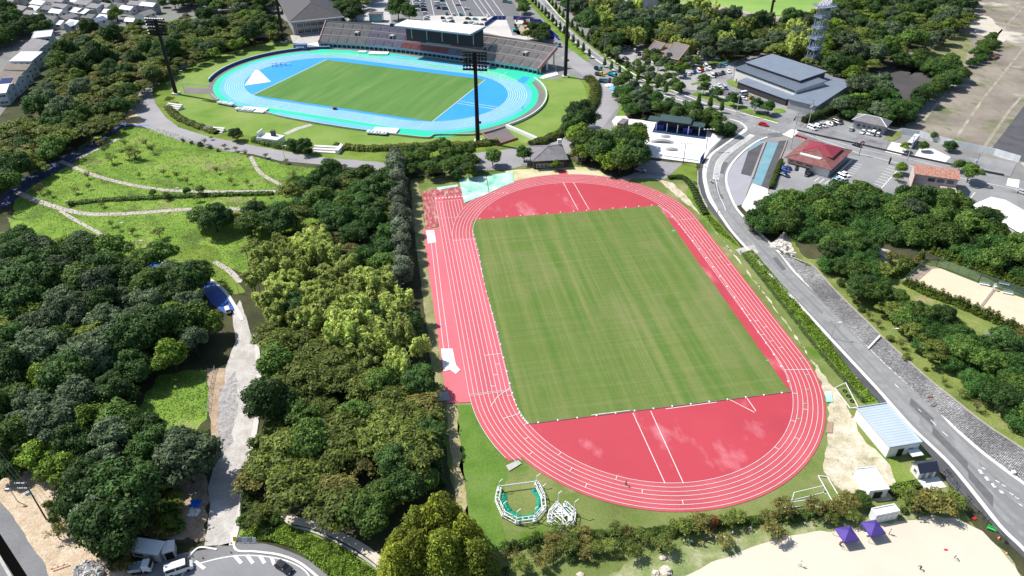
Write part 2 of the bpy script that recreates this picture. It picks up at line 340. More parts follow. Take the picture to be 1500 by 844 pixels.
# --- roads
sheet('ring_road', [(286, 84), (250, 98), (228, 112), (208, 130), (196, 152), (184, 168), (182, 182), (205, 184), (225, 192), (262, 206), (330, 222), (370, 226), (410, 236), (477, 242), (543, 248), (620, 255), (700, 250), (745, 249), (775, 240), (840, 225), (905, 262), (975, 262),
                    (1000, 240), (930, 232), (870, 205), (900, 165), (906, 158), (902, 138), (880, 118), (872, 100), (840, 75), (820, 85), (868, 122), (874, 145), (866, 172), (812, 195), (775, 213), (700, 222), (640, 232), (557, 236), (458, 228), (370, 211), (300, 197), (262, 186), (243, 172), (228, 152), (222, 135), (245, 112), (300, 90)],
      mat('ring road asphalt', [(.25, .24, .25), (.3, .29, .3), (.35, .34, .34)], scale=.05, fine=.08, rough=.95), 4)
sheet('verge_grass', [(290, 92), (250, 106), (232, 118), (222, 135), (230, 155), (245, 174), (264, 188), (300, 199), (370, 213), (460, 230), (560, 238), (640, 234), (700, 224), (770, 216), (815, 197), (862, 176), (874, 148), (866, 122), (835, 112), (820, 170), (760, 205), (640, 206), (480, 210), (330, 190), (270, 165), (262, 120), (330, 90)], EMB_ if 0 else MATS['rough grass'], 4.5, rough=.3)
sheet('orange_paving', zz(0, 0, .26667, [(680, 665), (720, 600), (760, 640), (790, 680), (700, 685)]), mat('ochre paving', [(.5, .38, .2), (.6, .46, .27)], scale=.3), 5)
BLUEP = mat('blue painted path', [(.03, .045, .12), (.05, .07, .17), (.07, .09, .2)], scale=.2, fine=.2)
sheet('blue_path', [(0, 290), (8, 280), (40, 258), (100, 226), (150, 200), (185, 175), (192, 150), (200, 156), (196, 176), (160, 202), (110, 238), (50, 270), (14, 300), (0, 306)], BLUEP, 3)
strip('blue_line', zz(0, 0, .26667, [(610, 675), (700, 690), (820, 690)]), 1., plain('blue road paint', (.06, .22, .7), .7), 6, smooth=0)
PATH = mat('park path', [(.4, .35, .31), (.5, .45, .41)], scale=.3, fine=.12)
strip('park_path', zz(0, 200, .26667, [(90, 305), (180, 345), (330, 395), (470, 425), (620, 428), (800, 418), (1000, 403), (1250, 400), (1500, 398), (1650, 395)]), 2.6, PATH, 5)
strip('park_path', zz(0, 200, .26667, [(330, 135), (420, 175), (520, 215), (680, 258), (860, 290), (1040, 302), (1300, 304), (1560, 300), (1640, 290)]), 2.1, PATH, 6)
strip('park_path', zz(0, 200, .26667, [(330, 410), (440, 475), (570, 545)]), 1.5, PATH, 6)
strip('park_path', zz(0, 200, .26667, [(1375, 110), (1430, 200), (1530, 260), (1600, 290)]), 1.8, PATH, 7)
strip('park_path', zz(0, 200, .26667, [(660, 8), (560, 60), (430, 120)]), 2., PATH, 7)
strip('park_path', zz(0, 200, .26667, [(1180, 690), (1260, 740), (1320, 800)]), 2., PATH, 6)
strip('pond_kerb', zz(0, 200, .26667, [(680, 672), (780, 675), (880, 690), (1000, 730), (1120, 770), (1225, 840), (1300, 950), (1330, 1010)]), 1., CONCW, 9)
sheet('pond', zz(0, 200, .26667, [(575, 672), (720, 674), (860, 690), (1000, 735), (1120, 775), (1215, 840), (1290, 950), (1240, 975), (1160, 920), (1080, 800), (940, 740), (800, 712), (650, 700)]), mat('pond water', [(.025, .08, .3), (.04, .12, .42)], scale=.3, rough=.5, spec=.2), 8)
# gravel lane lower left
LANE = mat('rutted gravel lane', [(.34, .31, .28), (.46, .43, .4), (.58, .56, .53)], scale=.25, fine=.16, rough=1, bump=.5, bscale=1.3)
sheet('gravel_lane', [(352, 440), (362, 470), (371, 500), (378, 545), (377, 600), (372, 640), (362, 700), (352, 760), (344, 800), (300, 800), (308, 740), (305, 715), (318, 660), (318, 600), (328, 545), (345, 500), (340, 460)], LANE, 5, rough=.15)
sheet('dirt_track', [(304, 540), (330, 540), (330, 610), (326, 650), (310, 640), (306, 600)], DIRT, 6, rough=.4)
sheet('rubble_bank', [(322, 570), (346, 545), (347, 600), (338, 650), (318, 670), (320, 620)], mat('grey rubble', [(.2, .19, .18), (.36, .34, .33), (.5, .48, .46)], scale=.8, fine=.3, bump=1), 7, rough=.5)
sheet('dirt_patch', [(262, 700), (300, 690), (310, 720), (298, 770), (312, 790), (290, 792), (250, 790), (215, 782), (240, 740)], DIRT, 4, rough=.8)
strip('lane_gutter', [(374, 490), (380, 545), (379, 590), (372, 640), (362, 700), (350, 760), (340, 800)], 1.3, mat('gutter', [(.5, .48, .44), (.62, .6, .57)], scale=.5), 7, h=.12)
# bottom left asphalt
sheet('dirt_bank', [(-40, 660), (30, 690), (70, 680), (120, 740), (180, 780), (215, 810), (200, 880), (-60, 900)], mat('pale dry bank', [(.36, .27, .17), (.52, .41, .29), (.64, .53, .41)], scale=.3, fine=.22, bump=.8, bscale=1, rough=1, patches=[((.17, .18, .08), .15, .58, .7)]), 3, rough=.7)
sheet('side_road', [(-40, 700), (0, 738), (20, 755), (45, 800), (62, 820), (80, 860), (70, 900), (-60, 900)], ASPH, 5, rough=.25)
sheet('main_lane', [(170, 900), (215, 835), (262, 812), (300, 806), (340, 795), (380, 796), (410, 803), (450, 820), (475, 838), (500, 900)], ASPH, 5, smooth=3)
sheet('turning_area', [(250, 900), (268, 840), (300, 822), (345, 812), (390, 814), (430, 826), (455, 846), (465, 900)], mat('grey asphalt', [(.2, .2, .21), (.26, .26, .27)], scale=.1, fine=.06), 6, smooth=3)
sheet('roadside_grass', [(350, 740), (400, 760), (440, 775), (500, 800), (560, 838), (600, 900), (520, 900), (470, 830), (430, 800), (400, 792), (345, 790), (348, 760)], mat('lush roadside grass', [(.13, .2, .04), (.2, .28, .07), (.26, .33, .11)], scale=.2, fine=.25, rough=1, bump=1, bscale=1), 4, rough=.4)
strip('white_edge_line', [(262, 860), (272, 836), (300, 824), (345, 815), (390, 816), (425, 824), (450, 840), (462, 870)], .28, LINEW, 8, smooth=6)
strip('kerb', [(276, 818), (292, 803), (318, 806)], .4, CONCW, 7, h=.15)
strip('kerb', [(342, 782), (346, 806), (375, 809), (410, 814), (440, 826), (470, 850)], .5, CONCW, 7, h=.13)
for a, b_ in (((286, 823), (300, 834)), ((344, 815), (354, 826)), ((362, 814), (371, 826)), ((381, 815), (388, 826)), ((398, 817), (402, 828))):
    strip('hatch_bar', [a, b_], .7, LINEW, 9, smooth=0)
strip('stone_path', zz(370, 619, .26667, [(180, 530), (300, 555), (450, 610), (600, 690), (720, 780), (830, 870)]), 2.0, mat('pale stone path', [(.5, .44, .36), (.62, .56, .48)], scale=.4, fine=.12), 6)
strip('path_kerb', zz(370, 619, .26667, [(170, 575), (290, 590), (420, 640), (560, 715), (680, 800), (760, 880)]), .5, CONC, 7, h=.2)

# --- curved road right
def resamp_(P, n):
    L_ = [0]
    for a, b in zip(P, P[1:]): L_.append(L_[-1]+(b-a).length)
    out = []; j = 0
    for i in range(n):
        d = L_[-1]*i/(n-1)
        while j < len(P)-2 and L_[j+1] < d: j += 1
        out.append(P[j].lerp(P[j+1], (d-L_[j])/max(1e-6, L_[j+1]-L_[j])))
    return out
RL = [(1156, 172), (1110, 180), (1092, 190), (1086, 196), (1062, 213), (1045, 225), (1035, 239), (1032, 256), (1035, 275), (1041, 293), (1058, 318), (1073, 339), (1098, 367), (1129, 402), (1181, 456), (1233, 512), (1285, 568), (1335, 624), (1396, 683), (1463, 766), (1500, 803), (1560, 866)]
RR = [(1560, 757), (1500, 712), (1440, 667), (1396, 628), (1367, 597), (1320, 556), (1273, 512), (1215, 450), (1163, 400), (1140, 371), (1097, 328), (1076, 304), (1065, 278), (1062, 262), (1066, 247), (1077, 232), (1092, 218), (1108, 207), (1123, 201), (1145, 198), (1172, 192)]
sheet('curved_road', RL+RR, mat('bleached road asphalt', [(.18, .18, .185), (.22, .22, .225), (.27, .27, .27)], scale=.06, fine=.08, rough=.9, stretch=(1, .25, 1), rot=.6), 6, smooth=3)
RLw, RRw = [resamp_(spl(GL(q_), 6), 60) for q_ in (RL[1:-1], RR[::-1][1:-1])]
for f_ in (.18, .36, .64, .82):
    b = MB(); b.ribbon([a_.lerp(c_, f_) for a_, c_ in zip(RLw[4:], RRw[4:])], 1.3, layer(7)); tag(b.build('wheel_path', mat('polished wheel path', [(.19, .19, .195), (.25, .25, .25), (.31, .31, .305)], scale=.3, fine=.08, rough=.85)), kind='structure')
rng_ = random.Random(6)
for k_ in range(16):
    i_ = rng_.randrange(6, 56); f_ = rng_.uniform(.12, .7); n_ = rng_.randrange(1, 4)
    b = MB(); b.poly([RLw[i_].lerp(RRw[i_], f_), RLw[i_].lerp(RRw[i_], f_+.22), RLw[i_+n_].lerp(RRw[i_+n_], f_+.22), RLw[i_+n_].lerp(RRw[i_+n_], f_)], layer(8+.05*k_)); tag(b.build('road_patch', mat('asphalt repair', [(.11, .11, .115), (.15, .15, .155)], scale=.6) if k_ % 3 else mat('pale road repair', [(.25, .25, .25), (.3, .3, .3)], scale=.5)), kind='structure')
strip('kerb', RL[2:], .9, CONCW, 7, h=.12, side=-1)
strip('kerb', RR[1:-2][::-1], .9, CONCW, 7, h=.12, side=1)
SWL = [(1095, 176), (1100, 182), (1078, 192), (1060, 202), (1044, 220), (1028, 240), (1023, 255), (1023, 270), (1028, 288), (1039, 307), (1055, 325), (1087, 360), (1121, 400), (1155, 437), (1207, 493), (1249, 547), (1290, 592), (1335, 632), (1388, 707), (1433, 747), (1473, 792), (1500, 818), (1540, 860)]
sheet('side_pavement', SWL+[(p[0]+1, p[1]+1) for p in RL[::-1][:-2]], ASPHD, 5, smooth=3)
strip('white_kerb_line', zz(1000, 170, .154, [(440, 30), (540, 60), (600, 110), (590, 150), (480, 220), (340, 320), (270, 380), (235, 460), (215, 560), (232, 680), (290, 830)])+[(1073, 341), (1098, 369), (1129, 404), (1181, 458), (1233, 514), (1285, 570), (1335, 626), (1396, 686), (1463, 769)], .9, CONCW, 9)
strip('centre_line', zz(1000, 170, .154, [(312, 600), (340, 740), (385, 840)])+[(1063, 309)], .25, LINEW, 10)
med = zz(1000, 170, .154, [(660, 185), (600, 230), (500, 300), (420, 360), (350, 440), (325, 520), (312, 610)])
ml = spl(GL(med), 8)
b = MB(); b.ribbon([p+Vector((-.9, .7)) for p in ml], .22, layer(10)); b.ribbon([p+Vector((1.1, -.8)) for p in ml], .22, layer(10))
for i in range(0, len(ml)-1):
    for q in (0,):
        p = ml[i].lerp(ml[i+1], q); d = (ml[i+1]-ml[i]).normalized(); n_ = Vector((-d.y, d.x)); k = 1.1
        b.face([(*(p-n_*k-d*.3), layer(11)), (*(p-n_*k+d*.3), layer(11)), (*(p+n_*k+d*.3), layer(11)), (*(p+n_*k-d*.3), layer(11))])
tag(b.build('hatched_median', LINEW), kind='structure')
for a, b_ in (((1363, 616), (1371, 624)), ((1380, 633), (1388, 640)), ((1345, 600), (1349, 604)), ((1310, 563), (1316, 569))): strip('lane_dash', [a, b_], .2, LINEW, 10, smooth=0)
for x, y in ((1436, 692), (1445, 702), (1455, 712), (1466, 721)):
    strip('direction_arrow', [(x-2, y-3), (x+2.2, y+3)], .75, WORNW, 10, smooth=0)
for x, y in ((1441, 687), (1461, 706), (1481, 724), (1489, 730), (1470, 712), (1494, 740)):
    strip('worn_arrow', [(x-3, y-1.5), (x+3, y+2)], .3, WORNW, 10, smooth=0)
0 and sheet('road_patch', zz(1380, 640, .2417, [(200, 130), (290, 130), (260, 150), (180, 170), (100, 150)]), ASPHD, 7)
sheet('cross_path', [(1077, 366), (1104, 359), (1112, 371), (1084, 374)], CONC, 8)
# triangle between the roads
sheet('grey_apron', [(1071, 293), (1063, 278), (1062, 262), (1070, 244), (1092, 222), (1108, 209), (1122, 208), (1102, 262), (1088, 300), (1076, 303)], mat('grey apron', [(.3, .3, .33), (.35, .35, .38)], scale=.1, fine=.06), 7)
sheet('dark_bay', [(1085, 255), (1100, 259), (1119, 209), (1096, 222)], ASPHD, 8)
CYAN = mat('turquoise paving', [(.13, .27, .33), (.16, .31, .37), (.2, .35, .4)], scale=.2, fine=.06)
sheet('turquoise_strip', [(1093, 222), (1119, 208), (1112, 207), (1104, 210)], CYAN, 9)
sheet('turquoise_paving', [(1124, 209), (1140, 210), (1115, 273), (1102, 269)], CYAN, 8)
sheet('dark_strip', [(1141, 207), (1154, 206), (1141, 236), (1124, 276), (1116, 273)], ASPHD, 8)
sheet('concrete_apron', [(1102, 269), (1124, 277), (1127, 288), (1118, 300), (1100, 318), (1086, 303), (1088, 299)], CONCW, 8)
strip('brown_kerb', [(1122, 208), (1112, 233), (1102, 262)], .5, mat('brown kerb', [(.25, .2, .17), (.36, .31, .27)], scale=1), 9, h=.25, smooth=0)
strip('brown_kerb', [(1153, 206), (1147, 222), (1141, 236)], .5, MATS['brown kerb'], 9, h=.25, smooth=0)
# --- avenue and side road
sheet('avenue', zz(740, 0, .26667, [(60, -90), (150, 0), (320, 170), (500, 330), (640, 410), (800, 500), (980, 560), (1130, 615), (1235, 655)])+[(1092, 190), (1122, 202), (1172, 197), (1260, 229), (1313, 243), (1335, 248), (1428, 271), (1500, 286), (1700, 325), (1700, 300), (1500, 266), (1428, 251), (1388, 240), (1297, 224), (1193, 197), (1172, 187), (1188, 168), (1175, 163), (1160, 178), (1140, 181), (1073, 163), (1033, 152), (985, 133), (943, 117), (889, 83), (828, 32), (799, 0), (770, -60)], ASPHL, 7)
strip('lane_line', zz(740, 0, .26667, [(185, 0), (325, 145), (530, 320), (700, 425), (900, 512), (1100, 590), (1300, 640)]), .3, LINEW, 9)
strip('lane_line', [(1180, 197), (1260, 226), (1330, 243), (1430, 266), (1500, 280)], .3, LINEW, 9, smooth=0)
strip('lane_line', [(1195, 200), (1262, 219), (1330, 233), (1430, 259)], .25, LINEW, 9, smooth=0)
strip('kerb', zz(740, 0, .26667, [(150, 0), (320, 170), (500, 330), (640, 410), (800, 500), (1000, 566), (1130, 612)]), .8, CONCW, 8, h=.15)
strip('kerb', zz(740, 0, .26667, [(220, 0), (330, 120), (560, 310), (760, 440), (920, 500), (1100, 570), (1250, 610), (1500, 680)]), .7, CONCW, 8, h=.15)
strip('kerb', [(1167, 192), (1200, 200), (1260, 213), (1320, 227), (1400, 244), (1470, 258)], .3, plain('dark guard rail', (.06, .06, .065)), 9, h=.7, smooth=0)
sheet('junction_corner', [(1146, 198), (1158, 190), (1172, 191), (1160, 203)], CONCW, 9)
sheet('verge_strip', zz(740, 0, .26667, [(118, -20), (150, 10), (300, 165), (430, 290), (470, 340), (440, 335), (330, 250), (240, 140), (100, -10)]), LUSH, 8)
sheet('verge_strip', zz(740, 0, .26667, [(240, -10), (345, 110), (420, 190), (560, 300), (650, 360), (760, 425), (900, 480), (940, 500), (920, 512), (740, 440), (560, 330), (400, 200), (320, 125), (225, 0)]), LUSH, 8)
sheet('verge_strip', zz(740, 0, .26667, [(1020, 520), (1250, 590), (1400, 650), (1500, 680), (1500, 668), (1420, 630), (1260, 570), (1060, 505)]), LUSH, 8)
sheet('verge_strip', zz(740, 0, .26667, [(610, 640), (640, 560), (740, 530), (900, 570), (960, 640), (1240, 700), (1240, 745), (1100, 700), (780, 640)]), LUSH, 5)
for a, b_ in (((1097, 185), (1103, 187)),): pass
for k in range(7):
    x = 1103+k*7; y = 184.5+k*1.9
    strip('dashed_line', [(x, y), (x+4, y+1.1)], .4, LINEW, 11, smooth=0)
# --- parking and plazas
b = MB()
sheet('car_park', zz(540, 0, .18667, [(280, -60), (330, 30), (370, 120), (440, 130), (440, 110), (800, 130), (1080, 130), (1200, 160), (1150, 40), (1080, -60)]), mat('parking asphalt', [(.13, .13, .14), (.17, .17, .18)], scale=.1, fine=.06), 5)
sheet('white_plaza', zz(540, 0, .18667, [(430, 130), (620, 118), (800, 128), (1080, 128), (1200, 160), (1350, 200), (1400, 330), (1100, 300), (880, 250), (880, 215), (700, 200), (430, 165)]), mat('pale plaza', [(.42, .4, .37), (.52, .5, .47), (.6, .58, .56)], scale=.06, fine=.08), 5)
sheet('yard_road', zz(540, 0, .18667, [(1070, 130), (1130, 130), (1200, 280), (1130, 280)]), ASPH, 7)
sheet('bare_plot', zz(540, 0, .18667, [(1140, 190), (1330, 190), (1400, 290), (1280, 300), (1160, 270)]), DIRT, 7)
for x0 in (345, 495, 600, 655, 710, 815, 860, 905, 965):
    strip('bay_line', zz(540, 0, .18667, [(x0-15, -30), (x0+(95 if x0 > 800 else 55 if x0 > 500 else 20), 125 if x0 > 400 else 95)]), .35, LINEW, 7, smooth=0)
sheet('plaza_path', zz(540, 0, .18667, [(-160, -60), (-170, 200), (180, 210), (165, 60), (150, -60)]), mat('grey plaza', [(.4, .39, .39), (.5, .49, .49)], scale=.1, fine=.08), 5)
sheet('station_lot', zz(860, 40, .1659, [(250, 160), (500, 200), (700, 260), (830, 300), (1000, 300), (1340, 290), (1300, 330), (1290, 440), (1230, 470), (1250, 520), (1447, 590), (1560, 650), (1560, 720), (1340, 690), (1000, 560), (900, 555), (780, 510), (620, 440), (560, 390), (330, 300), (270, 250)]), mat('lot paving', [(.26, .255, .25), (.36, .35, .34), (.42, .41, .4)], scale=.05, fine=.08), 5)
sheet('hall_drive', zz(1050, 60, .154, [(-20, 300), (100, 290), (160, 340), (90, 390), (130, 440), (400, 540), (620, 610), (800, 660), (740, 760), (600, 750), (500, 690), (300, 620), (0, 500)]), ASPHL, 7)
for pl in ([(100, 385), (150, 380), (240, 420), (400, 480), (560, 560), (690, 610), (600, 600), (420, 520), (250, 470), (110, 405)], [(540, 655), (600, 645), (660, 670), (640, 688), (560, 685)]):
    sheet('lawn_island', zz(1050, 60, .154, pl), LUSH, 9, smooth=3)
sheet('lot_grass', zz(860, 40, .1659, [(960, 360), (1060, 310), (1200, 290), (1340, 290), (1240, 320), (1100, 340), (990, 375)]), GRASS, 7)
sheet('lot_grass', zz(860, 40, .1659, [(910, 500), (1000, 480), (1100, 460), (1100, 475), (980, 505), (930, 515)]), GRASS, 7)
sheet('roadside_lot', zz(1120, 170, .1421, [(330, 150), (440, 90), (900, 60), (1280, 240), (1240, 380)]), ASPHL, 8)
sheet('concrete_pad', zz(1120, 170, .1421, [(1240, 375), (1310, 270), (1500, 310), (1410, 412)]), CONCW, 9)
sheet('concrete_pad', zz(1290, 190, .1422, [(340, 280), (400, 200), (540, 200), (720, 285), (660, 350)]), CONCW, 9)
sheet('grass_corner', zz(1120, 170, .1421, [(1210, 240), (1400, 150), (1407, 220), (1320, 262)]), DRY, 9)
sheet('service_road', zz(1290, 190, .1422, [(680, 340), (720, 280), (900, 300), (1060, 280), (1400, 350), (1330, 490)]), ASPHL, 8)
sheet('concrete_pad', zz(1290, 190, .1422, [(1290, 580), (1310, 505), (1430, 520), (1420, 605)]), CONCW, 10)
sheet('restaurant_lot', [(1124, 285), (1135, 262), (1145, 245), (1160, 230), (1262, 229), (1319, 243), (1400, 258), (1490, 285), (1500, 330), (1420, 335), (1330, 305), (1240, 300)], mat('lot asphalt', [(.19, .19, .195), (.25, .25, .255), (.32, .315, .31)], scale=.06, fine=.08, rough=.95), 8)
for (x0, y0, dx, dy, n, lx, ly) in ((905, 485, -19, 22, 7, 100, 28), (1270, 520, -21, 26, 8, 110, 32), (560, 640, 55, 12, 3, -50, 40), (1180, 500, 0, 0, 1, 0, 0)):
    for k in range(n):
        a = (x0+dx*k, y0+dy*k)
        if lx: strip('bay_line', zz(1120, 170, .1421, [a, (a[0]+lx, a[1]+ly)]), .3, LINEW, 10, smooth=0)
strip('bay_line', zz(1120, 170, .1421, [(1365, 570), (1200, 750)]), .35, LINEW, 10, smooth=0)
for a, b_ in (((175, 700), (215, 650)), ((260, 700), (290, 668)), ((925, 710), (970, 650)), ((800, 750), (830, 720))): strip('bay_line', zz(1290, 190, .1422, [a, b_]), .3, LINEW, 10, smooth=0)
sheet('skate_plaza', zz(880, 150, .1303, [(125, 215), (170, 160), (250, 155), (520, 190), (1190, 300), (1330, 330), (1400, 370), (1240, 520), (1130, 690), (430, 600), (300, 420), (180, 320)]), mat('white skate concrete', [(.74, .73, .71), (.8, .79, .78)], scale=.1, rough=.8), 7)
sheet('shelter_floor', zz(880, 150, .1303, [(575, 340), (620, 250), (1190, 320), (1180, 420)]), plain('blue shelter floor', (.03, .06, .13), .7), 8)
strip('plaza_kerb', zz(880, 150, .1303, [(430, 603), (1110, 690)]), .8, CONCW, 9, h=.2, smooth=0)
strip('plaza_grate', zz(880, 150, .1303, [(710, 605), (1100, 660)]), .9, plain('steel grate', (.2, .24, .27), .6), 9, smooth=0)
# ------------------------------------------------------------ near red track
NC, NA, NR, NS = Vector((30.778, 189.878)), .16414, 38.5, 80.70
FC, FA, FR_, FS = Vector((-75.503, 388.023)), -1.94935, 37.85, 78.37
def loc2w(c, a, p): return Vector((c.x+math.cos(a)*p[0]-math.sin(a)*p[1], c.y+math.sin(a)*p[0]+math.cos(a)*p[1]))
def w2loc(c, a, p): d = Vector((p[0], p[1]))-c; return Vector((d.x*math.cos(a)+d.y*math.sin(a), -d.x*math.sin(a)+d.y*math.cos(a)))
def pl(c, a, px): return [w2loc(c, a, p) for p in GL(px)]
def ovalp(r, S, n=40):
    o = [Vector((r*math.cos(math.pi*i/n), S/2+r*math.sin(math.pi*i/n))) for i in range(n+1)]
    return o+[Vector((-p.x, -p.y)) for p in o]
def lsheet(name, pts, m, lay, c, a, kind='structure'):
    b = MB(); b.poly(pts, layer(lay)); o = b.build(name, m, None, (c.x, c.y, 0), a); o['kind'] = kind; return o
def llines(name, lines, w, m, lay, c, a):
    b = MB()
    for ln in lines:
        if ln[-1] == 'closed': b.ribbon(ln[:-1], w, layer(lay), closed=True)
        else: b.ribbon(ln, w, layer(lay))
    o = b.build(name, m, None, (c.x, c.y, 0), a); o['kind'] = 'structure'; return o
LANE_W = 1.235
TARTAN = mat('red running surface', [(.42, .062, .078), (.49, .084, .102), (.56, .12, .14)], scale=.05, coord='obj', rough=.55, spec=.4, fine=.035, stretch=(1, .25, 1))
TARTD = mat('deep red apron', [(.42, .046, .064), (.48, .057, .076)], scale=.03, coord='obj', rough=.55, spec=.4, fine=.02,
            patches=[((.62, .24, .27), .075, .58, .74, (1, .6, 1), .5, .85), ((.36, .045, .065), .04, .55, .7, (1, 1, 1), 0, .6)])
TARTP = mat('worn and glare pink straight', [(.46, .085, .11), (.54, .11, .14), (.62, .15, .18)], scale=.12, coord='obj', rough=.55, spec=.4, fine=.03, stretch=(1.5, .08, 1))  # paler pink holds both wear and sun glare put into the colour
TARTW = mat('peeling red surface', [(.24, .05, .06), (.4, .1, .11), (.46, .36, .3)], scale=.5, coord='obj', rough=.9, fine=.2, stretch=(1.6, .5, 1), width=.35)
lsheet('red_track', ovalp(NR+8.1, NS, 60), TARTAN, 7, NC, NA)
lsheet('red_infield', ovalp(NR-.05, NS, 60), TARTD, 8, NC, NA)
# worn straight on the left, glare painted into its pink: all nine lanes plus runway
X0 = -(NR+.1)
lsheet('long_jump_surface', [(-56., 50.4), (-49.6, 50.8), (-49.6, -43.3), (-55.9, -42.6)], mat('long jump surface', [(.62, .12, .15), (.68, .15, .18)], scale=.05, coord='obj', rough=.6, spec=.4, fine=.03), 9, NC, NA)
outer = [(X0-11.2+.12, 76.), (X0-.0, 76.)]
cutt = [Vector((-(NR+8.1)*math.cos(t), NS/2+(NR+8.1)*math.sin(t))) for t in np.linspace(.62, 0, 12)]
notch = [w2loc(NC, NA, G(*p)) for p in ((714, 643), (727, 637))]
blc = [Vector((-(NR+11.1)*math.cos(t), -NS/2-(NR+11.1)*math.sin(t))) for t in np.linspace(0, .52, 14)]
blend = [Vector((-(NR+8.0)*math.cos(t), -NS/2-(NR+8.0)*math.sin(t))) for t in np.linspace(.55, 0, 14)]
lsheet('red_chute', [(X0-11.2, 76.), (-38.9, 76.2)]+[p for p in cutt]+[(X0, 40), (X0, -NS/2)]+[(X0, -42)]+blend[::-1][-1:]+blc[::-1]+[(X0-11.2, -41)], TARTAN, 6, NC, NA)
lsheet('worn_glare_straight', [(X0-11.15, 75.8), (-46.6, 75.9), (-46.6, 42), (X0+1.0, 41), (X0+.0, -NS/2), (X0-11.15, -NS/2)], TARTP, 9, NC, NA)
lsheet('access_strip', pl(NC, NA, [(816, 249), (829, 249), (833, 258), (820, 258)]), TARTAN, 6, NC, NA)
lsheet('peeling_surface', pl(NC, NA, [(618, 282), (637, 278), (675, 274), (678, 287), (641, 291), (646, 330), (624, 337)]), TARTW, 8, NC, NA)
lines = [ovalp(NR+LANE_W*k, NS, 60)+['closed'] for k in range(0, 7)]
for k in range(1, 10):
    u = X0-LANE_W*k
    if k <= 6:
        v0 = NS/2+math.sqrt(max(0, (NR+7.6)**2-u*u))
        lines.append([(u, v0), (u, 71.2)]) if v0 < 70 else None
    else:
        lines.append([(u, 71.2), (u, -NS/2)]+[(-(NR+LANE_W*k)*math.cos(t), -NS/2-(NR+LANE_W*k)*math.sin(t)) for t in np.linspace(.02, .5 if k == 9 else .56, 14)])
lines.append([(X0-11.1, 75.9), (X0-11.1, 71)])
lines += [[(X0-11.1, 71.2), (-39.5, 71.4)], [(X0-11.1, 57.5), (-41, 57.6)], [(X0-11.1, -NS/2), (X0, -NS/2)], [(X0-11.1, -NS/2-.5), (X0, -NS/2-.5)]]
lines += [[(-NR-7.4, NS/2), (-NR, NS/2)], [(NR, NS/2), (NR+7.4, NS/2)]]
lines = [l for l in lines if l]
llines('lane_lines', lines, .11, LINEW, 11, NC, NA)
def radial(ang, k0, k1): # mark across lanes on the curve; ang measured from +u
    s = 1 if math.sin(ang) >= 0 else -1
    return [(math.cos(ang)*(NR+LANE_W*k), s*NS/2+math.sin(ang)*(NR+LANE_W*k)) for k in (k0, k1)]
marks = [radial(R(-8), 0, 6)]
for i, a in enumerate((-22, -30, -38, -46, -55)): marks.append(radial(R(a), i % 2*2, i % 2*2+1))
for i, a in enumerate((200, 206, 212, 219, 226, 233, 241, 250, 262)): marks.append(radial(R(a), (i*2) % 6, (i*2) % 6+1))
for i in range(6): marks.append([(NR+LANE_W*i, 33-i*5), (NR+LANE_W*(i+1), 33-i*5)])
for i in range(6): marks.append([(NR+LANE_W*(i % 3), -20-i*3.3), (NR+LANE_W*(i % 3+1), -20-i*3.3)])
for i in range(7): marks.append(radial(R(66-i*6.5), 5-(i % 5), 6-(i % 5)))
for i in range(6): marks.append(radial(R(122+i*1.6), i, i+1))
for i in range(5): marks.append([(-NR-LANE_W*(i % 4), -25-i*4.4), (-NR-LANE_W*(i % 4+(4 if i == 0 else 1)), -25-i*4.4)])
marks += [radial(R(194), 0, 4), [(-NR, -NS/2+.6), (-NR-LANE_W*3, -NS/2-2), (-NR-LANE_W*5, -NS/2-5.5)]]
llines('lane_marks', marks, .15, LINEW, 12, NC, NA)
gm = []
for i, a in enumerate((-2, -11, -19, -27, -36)): gm.append(radial(R(a), 5-i, 5.7-i))
llines('green_lane_marks', gm, .35, plain('green marking', (.1, .5, .22), .7), 13, NC, NA)
infl = [pl(NC, NA, q) for q in ([(825, 268), (847, 309)], [(840, 268), (863, 308)], [(927, 606), (974, 709)], [(953, 603), (1001, 709)], [(1068, 586), (1105, 605)], [(1093, 583), (1107, 603)], [(866, 609), (923, 602)], [(975, 600), (1050, 590)])]
llines('infield_lines', infl, .18, LINEW, 12, NC, NA)
b = MB()
for k in range(9): b.poly([(X0-11-.3+k*1.3+.35+dx, 73.6+dy) for dx, dy in ((0, 0), (.55, 0), (.55, .8), (0, .8))], layer(12))
tag(b.build('start_marks', LINEW, None, (NC.x, NC.y, 0), NA), kind='structure')
llines('runway_lines', [pl(NC, NA, q) for q in ([(631, 350), (641.4, 440), (650, 513)], [(637, 350), (648, 440), (658, 513)])], .14, LINEW, 11, NC, NA)
# infield turf
PITCH = mat('mown pitch turf', [(.095, .155, .035), (.125, .18, .045), (.16, .2, .062)], scale=.06, coord='obj', rough=1, spec=.1, fine=.1, stretch=(2.2, .22, 1), width=.45,
            patches=[((.085, .165, .03), .09, .47, .6, (2.2, .05, 1), 0, .75), ((.22, .24, .085), .12, .5, .7, (2.2, .06, 1), 0, .55), ((.23, .25, .1), .42, .5, .7, (2.4, .05, 1), 0, .35), ((.085, .15, .035), .3, .5, .7, (.06, 1.5, 1), 0, .28), ((.22, .22, .1), .045, .52, .68, (1, .7, 1), 0, .45), ((.25, .24, .12), .5, .5, .66, (.05, 1.6, 1), 0, .22)])
gp = pl(NC, NA, [(693, 323), (964, 302), (1157, 575), (774, 622), (762, 608), (749, 571), (727, 480), (711, 423), (701, 371), (692, 338)])
lsheet('pitch_grass', rough_edge(gp, .12, 1.), PITCH, 10, NC, NA)
